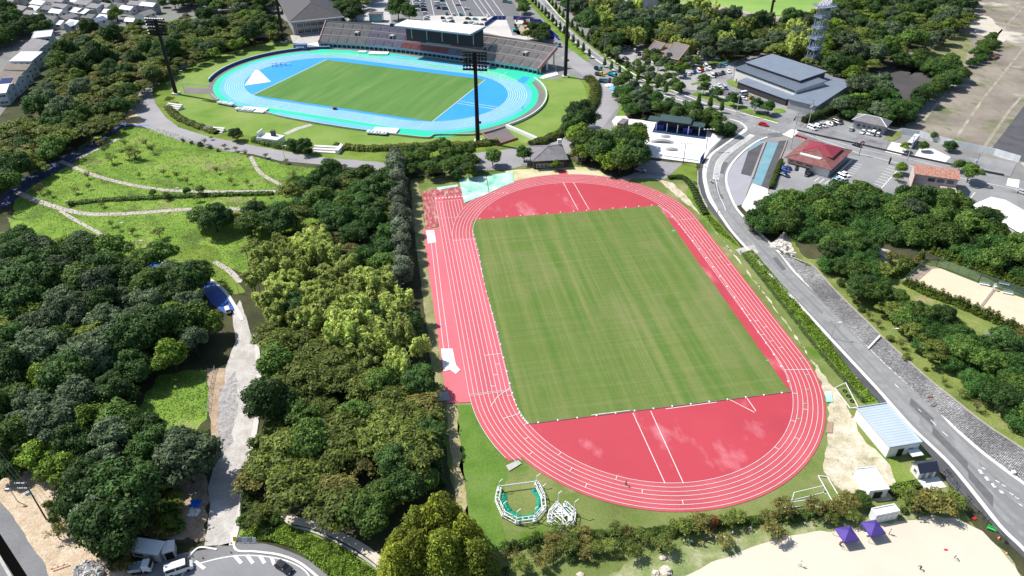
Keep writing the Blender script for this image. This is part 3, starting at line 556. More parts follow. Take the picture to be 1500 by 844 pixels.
# kerb rail round the pitch: grey rail with white feet
rail = thing('infield_rail', 'low grey metal rail on white feet round the mown pitch', 'rail', (NC.x, NC.y, 0), NA)
rp = pl(NC, NA, [(774, 622), (762, 608), (749, 571), (727, 480), (711, 423), (701, 371), (692, 338)])
rr = pl(NC, NA, [(1157, 621), (1163, 597), (1159, 573), (1150, 547), (1128, 512), (1105, 480), (1060, 413), (1020, 360), (980, 313), (964, 302)])
rb = pl(NC, NA, [(774, 622), (1158, 575)])
rt = pl(NC, NA, [(693, 322), (964, 301)])
b = MB(); feet = MB()
for ln in (spl(rp, 5), rr[2:], rb, rt):
    P = [Vector((p[0], p[1], .32)) for p in ln]
    for a, c in zip(P, P[1:]):
        if ln is not rt: b.tube(a, c, .07, 4)
        n = max(1, int((c-a).length/5))
        for q in range(n): p = a.lerp(c, (q+.5)/n); feet.box((p.x, p.y, .2), (.34, .5, .36))
b.build('rail_bar', STEEL, rail); fo = feet.build('rail_foot', WHITE, rail); fo['kind'] = 'stuff'
# pits, mats, covers
def patch_obj(name, label, cat, px, m, h=.15, group=None, bumps=0):
    b = MB(); P = [(v.x, v.y) for v in GL(px)]; c = Vector((sum(p[0] for p in P)/len(P), sum(p[1] for p in P)/len(P)))
    b.prism([(p[0]-c.x, p[1]-c.y) for p in P], 0, h); o = b.build(name, m, None, (c.x, c.y, layer(9)))
    return tag(o, label, cat, group)
TARPW = mat('white tarpaulin', [(.62, .63, .65), (.8, .8, .8), (.82, .82, .82)], scale=.9, coord='obj', rough=.6, bump=.5, bscale=1.5, fine=.06)
patch_obj('sand_pit_cover', 'white cover over the sand pit at the top of the long jump runway', 'tarpaulin', [(624, 339), (636, 338), (639, 356), (627, 358)], TARPW)
patch_obj('sand_pit_cover', 'crumpled white cover over the sand pit at the lower end of the runway', 'tarpaulin', [(646, 512), (663, 512), (668, 536), (674, 543), (668, 549), (660, 543), (650, 545)], TARPW)
patch_obj('concrete_slab', 'square grey concrete slab beside the lower end of the red runway', 'slab', [(637, 577), (656, 575), (659, 587), (639, 589)], CONC)
patch_obj('concrete_slab', 'small tilted concrete pad in the grass left of the throwing cage', 'slab', [(741, 683), (759, 675), (764, 680), (746, 691)], CONC, .1)
GREENT = mat('faded green matting', [(.12, .42, .3), (.34, .62, .5), (.62, .72, .62)], scale=.2, rough=.9, fine=.1, width=.4)
b_ = [[(672, 263), (712, 258), (716, 284), (680, 298), (675, 275)], [(713, 258), (751, 252), (753, 268), (738, 273), (717, 283)]]
patch_obj('green_matting', 'faded green matting spread left of the top bend', 'matting', b_[0], GREENT, .05)
patch_obj('green_matting', 'pale green matting spread against the top bend below the gate', 'matting', b_[1], GREENT, .05)
patch_obj('green_matting', 'long thin strip of green matting above the peeling red surface', 'matting', [(640, 275), (670, 271), (671, 274), (641, 279)], GREENT, .05)
patch_obj('drain_cover', 'pale green square cover beside the right bend near the shed', 'cover', [(1208, 574), (1218, 574), (1220, 590), (1210, 590)], GREENT, .08)
patch_obj('brick_slab', 'brown brick-coloured slabs on the sandy ground beside the right bend', 'slab', [(1212, 619), (1220, 619), (1219, 635), (1209, 635)], mat('brown slab', [(.3, .2, .14), (.4, .28, .2)], scale=1), .08)
patch_obj('green_marker', 'tiny green marker lying on the pitch near its right edge', 'marker', [(984, 338), (989, 338), (989, 340), (984, 340)], plain('green plastic', (.03, .55, .18), .5), .1)
patch_obj('green_marker', 'tiny green marker on the pitch close to the right lower rail', 'marker', [(1122, 528.5), (1126, 528.5), (1126, 530), (1122, 530)], MATS['green plastic'], .1)

# ------------------------------------------------------------ far blue stadium
BLUE = mat('sky blue running surface', [(.09, .36, .72), (.13, .43, .78), (.2, .5, .8)], scale=.04, coord='obj', rough=.6, fine=.03, stretch=(.3, 1, 1))
BLUED = mat('deep blue infield', [(.025, .27, .72), (.04, .32, .78)], scale=.04, coord='obj', rough=.6, fine=.03)
TEAL = mat('green synthetic surface', [(.02, .5, .3), (.03, .56, .35)], scale=.05, coord='obj', rough=.6, fine=.03)
APRON = mat('brown grey apron', [(.16, .14, .14), (.21, .19, .19)], scale=.1, coord='obj', rough=.9)
EMB = mat('embankment turf', [(.11, .19, .04), (.16, .255, .052), (.21, .29, .075), (.29, .32, .12)], scale=.05, rough=1, fine=.1, spec=.1, width=.6)
FTURF = mat('stadium turf', [(.075, .175, .045), (.105, .215, .058), (.15, .25, .08)], scale=.05, coord='obj', rough=1, spec=.1, fine=.06, stretch=(.3, 2.6, 1), width=.5,
            patches=[((.19, .25, .1), .06, .56, .75, (.3, 3, 1), 0, .6)])
# green bowl around
bowl = [(262, 138), (245, 128), (258, 112), (300, 86), (360, 70), (408, 61), (436, 66), (438, 76), (470, 80), (795, 115), (812, 117), (832, 110), (850, 118), (859, 140), (852, 165), (820, 187), (790, 203), (766, 210), (740, 194), (700, 211), (640, 212), (560, 213), (480, 215), (420, 208), (330, 192), (280, 176), (255, 155)]
sheet('stadium_embankment', bowl, EMB, 5, smooth=4)
def oval2(uo, S, c, e0, e1, n=40):  # oval with different offsets on the two long sides
    return None
lsheet('stadium_apron', ovalp(FR_+17.6, FS+3, 40), APRON, 7, FC, FA)
lsheet('green_surround', ovalp(FR_+15.6, FS+1, 40), TEAL, 8, FC, FA)
lsheet('blue_track', ovalp(FR_+12.6, FS, 60), BLUE, 9, FC, FA)
lsheet('blue_infield', ovalp(FR_-.1, FS, 60), BLUED, 10, FC, FA)
lsheet('stadium_pitch', pl(FC, FA, [(478, 88), (711, 117), (633, 179), (370, 140)]), FTURF, 11, FC, FA)
lsheet('home_straight_surface', pl(FC, FA, [(452, 78), (470, 72.5), (560, 77), (700, 98), (800, 108), (776, 124), (700, 109), (560, 86), (470, 81)]), TEAL, 10, FC, FA)
lsheet('blue_runway', pl(FC, FA, [(575, 82), (720, 101), (700, 103.5), (560, 84)]), BLUE, 11, FC, FA)
lsheet('blue_bay', pl(FC, FA, [(757, 120), (766, 112), (777, 114), (768, 123)]), BLUED, 11, FC, FA)
lsheet('back_straight_band', pl(FC, FA, [(376, 154), (480, 172), (585, 188), (660, 196), (700, 195), (660, 201), (615, 203), (500, 188), (400, 170)]), TEAL, 10, FC, FA)
lsheet('blue_runway', pl(FC, FA, [(405, 165), (500, 180), (580, 191), (545, 192), (470, 181), (400, 169)]), BLUE, 11, FC, FA)
sheet('brown_ramp', [(268, 128), (308, 130), (312, 138), (270, 137)], MATS['brown grey apron'], 8)
sheet('brown_ramp', [(704, 194), (742, 188), (758, 205), (722, 211)], mat('ramp paving', [(.13, .11, .11), (.18, .155, .15)], scale=.2), 8)
sheet('brown_ramp', [(432, 76), (460, 74), (455, 68), (436, 70)], MATS['brown grey apron'], 8)
sheet('pale_forecourt', [(778, 112), (815, 104), (818, 110), (795, 116)], CONCW, 9)
sheet('pale_forecourt', [(438, 68), (466, 62), (470, 70), (455, 73)], CONCW, 9)
sheet('stand_forecourt', [(425, 52), (475, 48), (468, 66), (430, 66)], CONC, 6)
strip('embankment_path', [(418, 197), (435, 189), (456, 183)], 3, CONC, 7, smooth=0)
fl = [ovalp(FR_+1.22*k, FS, 60)+['closed'] for k in range(0, 9)]
fl += [[(-FR_-9.8, v), (-FR_, v)] for v in (-38, 0, 38)] + [[(-FR_-9.8, v), (-FR_-.2, v-1)] for v in (60,)] + [[(FR_, -30), (FR_+9.7, -30)], [(FR_, 39), (FR_+9.7, 39)], [(FR_, 51), (FR_+7, 51)]]
llines('blue_track_lines', fl, .22, LINEW, 12, FC, FA)
llines('blue_infield_lines', [pl(FC, FA, q) for q in ([(674, 149), (730, 158)], [(670, 152), (728, 161)], [(370, 140), (478, 88)], [(633, 179), (711, 117)])], .3, LINEW, 12, FC, FA)
# perimeter wall, in two runs broken by the ramps
def run(r, S, a0, a1, n=40):
    out = []
    for i in range(n+1):
        a = a0+(a1-a0)*i/n
        # parameter: bearing around the oval by angle of straight-joined ovals
        s = 1 if math.sin(a) >= 0 else -1
        out.append(Vector((r*math.cos(a), s*S/2+r*math.sin(a))))
    return out
w = thing('perimeter_wall', 'curved dark blue padded wall behind the left bend of the blue track', 'wall', (FC.x, FC.y, 0), FA)
wb = run(FR_+18, FS+3, R(-158), R(-62)); b = MB(); b.ribbon(wb, .5, layer(8), 1.5); b.build('wall', plain('blue wall padding', (.03, .08, .2), .6), w)
b = MB(); b.ribbon([p*1.004 for p in wb], .35, layer(8)+1.5, .12); b.build('coping', WHITE, w)
w = thing('perimeter_wall', 'low white concrete wall behind the right bend of the blue track', 'wall', (FC.x, FC.y, 0), FA)
wb = run(FR_+19, FS+3, R(62), R(138)); b = MB(); b.ribbon(wb, .45, layer(8), 1.2); b.build('wall', WHITE, w)
b = MB(); b.ribbon([p*.996 for p in wb], .2, layer(8)+.2, .8); b.build('padding', plain('pale blue padding', (.2, .5, .6), .6), w)
w = thing('perimeter_wall', 'long low pale wall along the near straight of the blue track', 'wall')
b = MB(); b.ribbon(spl(GL([(310, 140), (330, 153), (380, 164), (420, 174), (500, 188), (617, 203), (640, 199), (700, 198), (740, 187)]), 6), .4, layer(8), .9); b.build('wall', CONC, w)

# ------------------------------------------------------------ grandstand
st = thing('grandstand', 'long tiered grandstand with grey and red seat blocks behind the blue track', 'grandstand', (0, 0, 0))
Fp = [G(x, y, 2.6) for x, y in ((467, 63), (520, 66), (557, 69), (595, 73), (640, 79), (675, 84), (711, 90), (769, 99), (787, 103))]
Bp = [G(x, y, 11.2) for x, y in ((478, 32), (515, 34.5), (552, 37), (593, 42), (640, 46), (680, 49), (708, 52), (765, 60), (816, 69))]
def rs(P, t):
    L_ = [0]
    for a, b in zip(P, P[1:]): L_.append(L_[-1]+(b-a).length)
    d = t*L_[-1]
    for i in range(len(P)-1):
        if d <= L_[i+1]+1e-6: return P[i].lerp(P[i+1], (d-L_[i])/(L_[i+1]-L_[i]))
    return P[-1]
def SP(s, t, dz=0): p = rs(Fp, s).lerp(rs(Bp, s), t); p.z += dz; return p
SEATG = mat('weathered grey seating', [(.27, .25, .24), (.38, .36, .34)], scale=.5, fine=.14)
SEATB = mat('purple grey seating', [(.22, .2, .27), (.31, .29, .37)], scale=.5, fine=.14)
SEATR = mat('faded red seating', [(.3, .1, .1), (.42, .17, .17)], scale=.5, fine=.14)
AISLE = plain('aisle concrete', (.36, .32, .3), .9)
NSEC = 24; tiers = ((.02, .31), (.345, .64), (.675, .97))
base = MB()
for i in range(NSEC):
    s0, s1 = i/NSEC, (i+1)/NSEC
    base.face([SP(s0, 0, -.25), SP(s1, 0, -.25), SP(s1, 1, -.25), SP(s0, 1, -.25)])
    base.face([SP(s0, 1, -.25), SP(s1, 1, -.25), SP(s1, 1, 1.), SP(s0, 1, 1.)])
base.build('stand_deck', AISLE, st)
for ti, (t0, t1) in enumerate(tiers):
    for i in range(NSEC):
        s0, s1 = (i+.035)/NSEC, (i+.965)/NSEC
        b = MB(); n = 7
        for k in range(n):
            a, c = t0+(t1-t0)*k/n, t0+(t1-t0)*(k+1)/n; mid = a+(c-a)*.5
            p0, p1, p2, p3 = SP(s0, a), SP(s1, a), SP(s1, c), SP(s0, c); z = p0.z+.55
            m0, m1 = SP(s0, mid), SP(s1, mid)
            b.face([(p0.x, p0.y, z-.4), (p1.x, p1.y, z-.4), (p1.x, p1.y, z), (p0.x, p0.y, z)])
            b.face([(p0.x, p0.y, z), (p1.x, p1.y, z), (m1.x, m1.y, z), (m0.x, m0.y, z)])
            b.face([(m0.x, m0.y, z), (m1.x, m1.y, z), (m1.x, m1.y, z-.3), (m0.x, m0.y, z-.3)])
            b.face([(m0.x, m0.y, z-.3), (m1.x, m1.y, z-.3), (p2.x, p2.y, z-.3), (p3.x, p3.y, z-.3)])
        red = ti == 0 and 9 <= i <= 13 or (ti >= 1 and 9 <= i <= 14)
        mm = SEATR if red else (SEATB if 5 <= i <= 15 else SEATG)
        o = b.build('seat_block', mm, st)
        if red and ti == 0: o['label'] = 'faded red seat block'
# tier dividing walls
for t, zt in ((.327, .7), (.657, .7)):
    b = MB()
    for i in range(NSEC):
        p, q = SP(i/NSEC, t, 0), SP((i+1)/NSEC, t, 0); p2, q2 = SP(i/NSEC, t+.018, 0), SP((i+1)/NSEC, t+.018, 0); z0 = p.z-.2; z1 = p.z+1.0
        b.face([(p.x, p.y, z0), (q.x, q.y, z0), (q.x, q.y, z1), (p.x, p.y, z1)]); b.face([(p.x, p.y, z1), (q.x, q.y, z1), (q2.x, q2.y, z1), (p2.x, p2.y, z1)])
    b.build('tier_wall', plain('pink grey tier wall', (.5, .43, .41), .8), st)
FASC = plain('light blue fascia', (.25, .42, .5), .6)
b = MB(); gl = MB(); dk = MB()
for i in range(NSEC):
    p, q = SP(i/NSEC, 0), SP((i+1)/NSEC, 0)
    b.face([(p.x, p.y, p.z-.5), (q.x, q.y, q.z-.5), (q.x, q.y, q.z+.7), (p.x, p.y, p.z+.7)])
    b.face([(p.x, p.y, .0), (q.x, q.y, .0), (q.x, q.y, .55), (p.x, p.y, .55)])
    n_ = (rs(Bp, .5)-rs(Fp, .5)); n_.z = 0; n_.normalize(); pi, qi = p+n_*1.2, q+n_*1.2
    dk.face([(pi.x, pi.y, 0), (qi.x, qi.y, 0), (qi.x, qi.y, p.z-.5), (pi.x, pi.y, p.z-.5)])
b.build('front_fascia', FASC, st); dk.build('lower_windows', GLASS, st)
for i in range(0, NSEC*2+1):
    p = SP(i/NSEC/2, 0); b = MB(); b.box((p.x, p.y, 1.2), (.45, .45, 2.3)); b.build('front_post', FASC, st)
for s in (0, 1):   # raking end walls
    b = MB(); p, q = SP(s, 0), SP(s, 1); e = (SP(.5, 0)-SP(s, 0)).normalized()*-.5
    for off in (0,): pass
    b.face([(p.x, p.y, p.z-.9), (q.x, q.y, q.z-1.4), (q.x, q.y, q.z+1.1), (p.x, p.y, p.z+.9)])
    b.face([(p.x+e.x, p.y+e.y, p.z-.9), (q.x+e.x, q.y+e.y, q.z-1.4), (q.x+e.x, q.y+e.y, q.z+1.1), (p.x+e.x, p.y+e.y, p.z+.9)][::-1])
    b.face([(p.x, p.y, p.z+.9), (q.x, q.y, q.z+1.1), (q.x+e.x, q.y+e.y, q.z+1.1), (p.x+e.x, p.y+e.y, p.z+.9)])
    b.build('end_wall', plain('pale end wall', (.55, .5, .5) if s else (.42, .25, .24), .8), st)
for s, t in ((1, .15), (1, .5), (1, .85), (0, .6), (.93, .9), (.86, .9)):
    p = SP(s, t); b = MB(); b.box((p.x, p.y, (p.z-.6)/2), (.9, .9, p.z-.6)); b.build('support_pier', CONCW, st)
b = MB()  # dark back wall under the deck
P = [SP(i/NSEC, .8) for i in range(1, NSEC)]
for a, c in zip(P, P[1:]): b.face([(a.x, a.y, 0), (c.x, c.y, 0), (c.x, c.y, c.z-.3), (a.x, a.y, a.z-.3)])
b.build('rear_wall', plain('rear wall', (.2, .18, .18), .8), st)
for s in (.155, .315, .735, .905):   # stair exits
    v = thing('stair_exit', None, None); v.parent = st
    p = SP(s, .5); q = SP(s, .36); d = (q-p); ang = math.atan2(d.y, d.x)
    b = MB(); b.box((p.x, p.y, p.z+.6), (3.2, 2.6, 2.0), ang); b.build('exit_wall', plain('exit wall', (.4, .37, .37), .8), v)
    b = MB(); e = Vector((math.cos(ang), math.sin(ang))); b.box((p.x+e.x*1.62, p.y+e.y*1.62, p.z+.3), (.08, 1.6, 1.6), ang); b.build('exit_opening', DARK, v)
    for ch in list(v.children): ch.parent = st
    bpy.data.objects.remove(v)
# commentary box under the roof
cbox = MB(); c0, c1 = .475, .585
def qd(b, s0, s1, t, z0, z1):
    p, q = SP(s0, t), SP(s1, t); b.face([(p.x, p.y, z0), (q.x, q.y, z0), (q.x, q.y, z1), (p.x, p.y, z1)])
for k, t in enumerate((.36, .5, .62)):
    p, q, p2, q2 = SP(c0, t), SP(c1, t), SP(c0, t+.06), SP(c1, t+.06); z = p.z+1.2
    cbox.prism([(p.x, p.y), (q.x, q.y), (q2.x, q2.y), (p2.x, p2.y)], p.z, z)
cbox.build('press_box', plain('pale press box', (.4, .4, .43), .7), st)
b = MB(); qd(b, c0, c1, .72, 8.5, 13); b.build('press_window', GLASS, st)
RZ = 19.
rc = [G(577, 37, RZ), G(689, 49.5, RZ), G(711, 38, RZ), G(596, 28.5, RZ)]
b = MB(); b.prism([(p.x, p.y) for p in rc], RZ-.55, RZ); b.build('roof', plain('white roof sheet', (.8, .8, .8), .5), st)
b = MB(); cc = sum(rc, Vector())/4; b.prism([((p.x-cc.x)*1.012+cc.x, (p.y-cc.y)*1.02+cc.y) for p in rc], RZ-1.1, RZ-.6); b.build('roof_edge', plain('grey roof edge', (.3, .33, .4), .6), st)
for k in range(5):
    for fr, dp in ((.7, 0),):
        p = rc[0].lerp(rc[1], (k+.5)/5).lerp(rc[3].lerp(rc[2], (k+.5)/5), fr)
        b = MB(); b.box((p.x, p.y, (9+RZ-1)/2), (.5, .5, RZ-1-9)); b.build('roof_post', plain('roof post', (.4, .4, .42)), st)
b = MB(); p, q = rc[3].lerp(rc[0], .15), rc[2].lerp(rc[1], .15); b.face([(p.x, p.y, 7), (q.x, q.y, 7), (q.x, q.y, RZ-1), (p.x, p.y, RZ-1)]); b.build('rear_screen', plain('dark rear screen', (.05, .045, .05)), st)
b = MB(); p, q = SP(.285, 1, .2), SP(.36, 1, .2); b.box(((p+q)/2+Vector((0, 0, 1))), ((q-p).length, .4, 1.8), math.atan2(q.y-p.y, q.x-p.x)); b.build('banner', plain('navy banner', (.02, .03, .12), .7), st)

# floodlight masts
def mast(label, bx, by, ty, r=1.05, bw=10.5, face=None):
    g0 = G(bx, by); H = Hof(bx, by, ty); t = thing('floodlight_mast', label, 'floodlight mast', g0, R(-10) if face is None else face, 'tall floodlight masts round the stadium')
    b = MB(); b.tube((0, 0, 0), (0, 0, H-1), r, 10, r*.72); b.build('pole', BLACKM, t)
    b = MB(); b.box((0, 0, .4), (3.4, 3.4, .9)); b.build('footing', CONCW, t)
    b = MB()
    for k in range(6): b.box((0, -.6, H-8+k*1.55), (bw, .18, .2))
    for k in range(8): b.box((-bw/2+k*bw/7, -.45, H-4.1), (.16, .16, 8))
    for k in (0, 3): b.box((0, -1.0, H-8.2+k*2.6), (bw+.6, 1.1, .1))
    b.build('lamp_rack', BLACKM, t)
    lm = MB()
    for k in range(6):
        for j in range(8):
            lm.box((-bw/2+.5+j*(bw-1)/7, -1., H-7.9+k*1.5), (1.0, .6, 1.0), rot=Matrix.Rotation(R(35), 3, 'X'))
    o = lm.build('lamp', plain('dark lamp housing', (.03, .026, .028), .4), t)
    o['kind'] = 'stuff'
    b = MB(); b.box((r+.3, 0, 9.5), (.9, .8, .9)); b.build('control_box', plain('dark box', (.05, .05, .07)), t)
mast('dark floodlight mast on the grass left of the blue track beside the ramp', 258, 138, 26)
mast('dark floodlight mast nearest the camera on the near side of the blue track', 700, 208, 74)
mast('dark floodlight mast right of the grandstand running out of the top of the photo', 828, 113, -40)
mast('dark floodlight mast behind the left end of the stadium beside the grey roofed gymnasium', 416, 62, -30)
t = mast('dark floodlight mast at the baseball field beyond the bamboo', 1129, 22, -70, .9)
mast('dark floodlight mast at the left end of the baseball field', 975, 6, -80, .9)
# ------------------------------------------------------------ buildings
WALLW = mat('white render', [(.62, .62, .6), (.74, .73, .71)], scale=.4, coord='obj', rough=.9)
WALLC = mat('cream render', [(.48, .44, .36), (.58, .53, .44)], scale=.4, coord='obj', rough=.9)
WALLG = mat('grey render', [(.3, .3, .31), (.4, .4, .41)], scale=.4, coord='obj', rough=.9)
ROOFG = mat('grey roof tiles', [(.13, .13, .14), (.19, .18, .19), (.23, .22, .22)], scale=.5, coord='obj', rough=.7, fine=.12)
ROOFD = mat('dark roof tiles', [(.05, .05, .055), (.085, .08, .085)], scale=.5, coord='obj', rough=.65, fine=.12)
ROOFW = mat('pale metal roof', [(.55, .58, .6), (.7, .72, .73)], scale=.3, coord='obj', rough=.5)
ROOFB = mat('brown roof tiles', [(.16, .13, .11), (.24, .2, .17)], scale=.5, coord='obj', rough=.8, fine=.12)
FRAME = plain('window frame', (.5, .5, .5), .5)
def rect(A, B, D, z):
    a, b, d = G(*A, z), G(*B, z), G(*D, z); a.z = b.z = d.z = 0
    e = (b-a).normalized(); n = Vector((-e.y, e.x, 0)); dd = (d-a).dot(n)
    if dd < 0: a, b = b, a; e = -e; n = -n; dd = -dd
    return a, math.atan2(e.y, e.x), (b-a).length, dd
def window(par, x, y, z, w, h, face, m=None, fm=None):
    """one framed pane; face f/b/l/r of a box"""
    rz = {'f': 0, 'r': R(90), 'b': R(180), 'l': R(-90)}[face]
    b = MB(); t = .12
    b.box((0, -.04, h/2+t/2), (w+2*t, .16, t)); b.box((0, -.04, -h/2-t/2), (w+2*t, .2, t))
    for s in (-1, 1): b.box((s*(w/2+t/2), -.04, 0), (t, .16, h))
    o = b.build('window', fm or FRAME, par, (x, y, z), rz)
    p = MB(); p.box((0, -.005, 0), (w, .06, h)); p.build('pane', m or GLASS, o)
    return o
def put_windows(t, specs, W_, D_, zb=0):
    for face, n, z, w, h, *rest in specs:
        Ln = W_ if face in 'fb' else D_; x0, x1 = (rest+[.08, .92])[:2] if len(rest) >= 2 else (.08, .92)
        for k in range(n):
            u = Ln*(x0+(x1-x0)*(k+.5)/n)
            p = {'f': (u, 0), 'b': (u, D_), 'l': (0, u), 'r': (W_, u)}[face]
            window(t, p[0], p[1], z+zb, w, h, face)
def building(name, label, cat, A, B, D, ze, roof, rh, wallm, roofm, wins=(), over=.45, group=None, z0=0, inset=None, ridge=None):
    a, rz, w, d = rect(A, B, D, ze)
    o = thing(name, label, cat, (a.x, a.y, z0), rz, group); H = ze-z0
    i = over if inset is None else inset
    # wall is inset from roof edge; origin moved to wall corner
    off = Matrix.Rotation(rz, 3, 'Z')@Vector((i, i, 0)); o.location = (a.x+off.x, a.y+off.y, z0); w -= 2*i; d -= 2*i
    b = MB(); b.prism([(0, 0), (w, 0), (w, d), (0, d)], 0, H-.02)
    if roof in ('gable', 'gable_y'):
        if roof == 'gable':
            for x in (0, w): b.face([(x, 0, H-.02), (x, d, H-.02), (x, d/2, H+rh*(1-.02))][::(1 if x else -1)])
        else:
            for y in (0, d): b.face([(0, y, H-.02), (w, y, H-.02), (w/2, y, H+rh*.98)][::(-1 if y else 1)])
    b.build('wall', wallm, o)
    r = MB(); th = .18; e = i
    def slab(P):  # thick sloped slab
        lo = [(p[0], p[1], p[2]-th) for p in P]; r.face(P); r.face(lo[::-1])
        n = len(P)
        for q in range(n): r.face([lo[q], lo[(q+1) % n], P[(q+1) % n], P[q]])
    zE, zR = H+.12, H+rh+.12
    if roof == 'gable':
        m_ = d/2; zl = zE-rh*e/m_
        slab([(-e, -e, zl), (w+e, -e, zl), (w+e, m_, zR), (-e, m_, zR)]); slab([(w+e, d+e, zl), (-e, d+e, zl), (-e, m_, zR), (w+e, m_, zR)])
    elif roof == 'gable_y':
        m_ = w/2; zl = zE-rh*e/m_
        slab([(-e, d+e, zl), (-e, -e, zl), (m_, -e, zR), (m_, d+e, zR)]); slab([(w+e, -e, zl), (w+e, d+e, zl), (m_, d+e, zR), (m_, -e, zR)])
    elif roof == 'hip':
        k = min(w, d)/2+e
        if w >= d: r0, r1 = (-e+k, d/2, zR), (w+e-k, d/2, zR)
        else: r0, r1 = (w/2, -e+k, zR), (w/2, d+e-k, zR)
        c = [(-e, -e, zE), (w+e, -e, zE), (w+e, d+e, zE), (-e, d+e, zE)]
        if w >= d: slab([c[0], c[1], r1, r0]); slab([c[1], c[2], r1]); slab([c[2], c[3], r0, r1]); slab([c[3], c[0], r0])
        else: slab([c[0], c[1], r0]); slab([c[1], c[2], r1, r0]); slab([c[2], c[3], r1]); slab([c[3], c[0], r0, r1])
        rd = MB(); 
        for q0, q1 in (((c[0]), r0), (c[1], r1 if w >= d else r0), (c[2], r1), (c[3], r0 if w >= d else r1), (r0, r1)): rd.tube(q0, q1, .16, 5)
        ridge_m = ridge or roofm; rd.build('ridge_cap', ridge_m, o)
    elif roof == 'shed':
        slab([(-e, -e, zE), (w+e, -e, zE), (w+e, d+e, zR), (-e, d+e, zR)])
        b2 = MB(); b2.face([(w, 0, H-.02), (w, d, H-.02), (w, d, H+rh)]); b2.face([(0, d, H-.02), (0, 0, H-.02), (0, d, H+rh)]); b2.face([(w, d, H-.02), (0, d, H-.02), (0, d, H+rh), (w, d, H+rh)]); b2.build('gable_wall', wallm, o)
    else:
        slab([(-e, -e, H+th), (w+e, -e, H+th), (w+e, d+e, H+th), (-e, d+e, H+th)])
        r.box((w/2, -e+.1, H+.3), (w+2*e-.02, .2, .3)); r.box((w/2, d+e-.1, H+.3), (w+2*e-.02, .2, .3)); r.box((-e+.1, d/2, H+.3), (.2, d+2*e-.42, .3)); r.box((w+e-.1, d/2, H+.3), (.2, d+2*e-.42, .3))
    r.build('roof', roofm, o)
    put_windows(o, wins, w, d)
    return o, w, d, H
def door(o, x, y, w, h, face='f', m=None):
    rz = {'f': 0, 'r': R(90), 'b': R(180), 'l': R(-90)}[face]
    b = MB(); b.box((0, -.03, h/2), (w, .12, h)); dd = b.build('door', m or plain('grey door', (.22, .23, .25), .5), o, (x, y, .02), rz)
    b = MB(); b.box((w*.38, -.13, h*.48), (.06, .08, .25)); b.build('handle', STEEL, dd)

# --- sheds at the lower right
RIBW = mat('ribbed white cladding', [(.68, .69, .69), (.78, .78, .77)], scale=2, coord='obj', rough=.6)
RIBR = mat('pale blue ribbed roof', [(.4, .47, .53), (.47, .54, .6)], scale=.2, coord='obj', rough=.5)
o, w, d, H = building('storage_shed', 'long white storage shed with pale blue ribbed roof beside the curved road', 'shed', (1303, 657), (1351, 649), (1260, 597), 3.6, 'flat', 0, RIBW, RIBR, over=.25)
b = MB()
for k in range(int(max(w, d)/.8)+1):
    if d > w: b.box((w/2, .2+k*.8*(d/(int(d/.8)*.8)), H+.2), (w-.1, .07, .05))
    else: b.box((.2+k*.8, d/2, H+.23), (.1, d-.1, .1))
b.build('roof_rib', RIBR, o)['kind'] = 'stuff'
door(o, w*.42, 0, 1.6, 2.4, 'f', DARK); door(o, w*.75, 0, 1.2, 2.1, 'f')
b = MB(); b.box((w*.8, -1.2, 1.7), (3, 2.2, .15)); b.build('canopy', plain('white canopy', (.7, .72, .74)), o)
o, w, d, H = building('toilet_block', 'small white toilet block with black pitched roof below the long shed', 'toilet block', (1348, 693), (1377, 689), (1338, 676), 2.8, 'gable', 1.1, WALLW, plain('black metal roof', (.03, .035, .06), .4), [('f', 2, 1.9, .6, .5), ('l', 1, 1.6, .7, .8)], over=.35)
door(o, w*.3, 0, .9, 2.); door(o, w*.7, 0, .9, 2.)
b = MB(); b.prism([(-1, -3.2), (w+1, -3.2), (w+1, -.05), (-1, -.05)], .02, .18); b.build('step', CONCW, o)
o, w, d, H = building('storage_shed', 'low white flat roofed store between the fallen goals and the long shed', 'shed', (1274, 721), (1303, 718), (1247, 688), 2.6, 'flat', 0, RIBW, plain('white roof panel', (.78, .79, .8), .5), over=.15)
door(o, w*.5, 0, 2., 2.1, 'f', DARK)
o, w, d, H = building('white_container', 'white steel container under the trees above the purple tents', 'container', (1284, 757), (1318, 750), (1281, 745), 2.5, 'flat', 0, RIBW, plain('white container roof', (.75, .75, .74), .5), over=.06)
for k in range(4): door(o, w*(k+.5)/4, 0, w/4-.15, 2.1, 'f', RIBW)
# --- site huts lower left
HUT = mat('beige hut panel', [(.42, .41, .38), (.5, .49, .46)], scale=.5, coord='obj', rough=.7)
o, w, d, H = building('site_office', 'large beige site cabin with white roof at the end of the gravel lane', 'cabin', (190, 807), (231, 813), (198, 788), 2.7, 'shed', .25, HUT, plain('white cabin roof', (.74, .74, .73), .5), [('f', 1, 1.6, 2.2, 1., .1, .4)], over=.12)
door(o, w*.72, 0, .9, 2.)
o, w, d, H = building('site_office', 'small beige site cabin with open front right of the larger cabin', 'cabin', (237, 812), (255, 807), (240, 795), 2.4, 'gable_y', .3, HUT, MATS['white cabin roof'], over=.1)
b = MB(); b.box((w/2, -.03, 1.15), (w*.72, .1, 2.)); b.build('open_front', DARK, o)
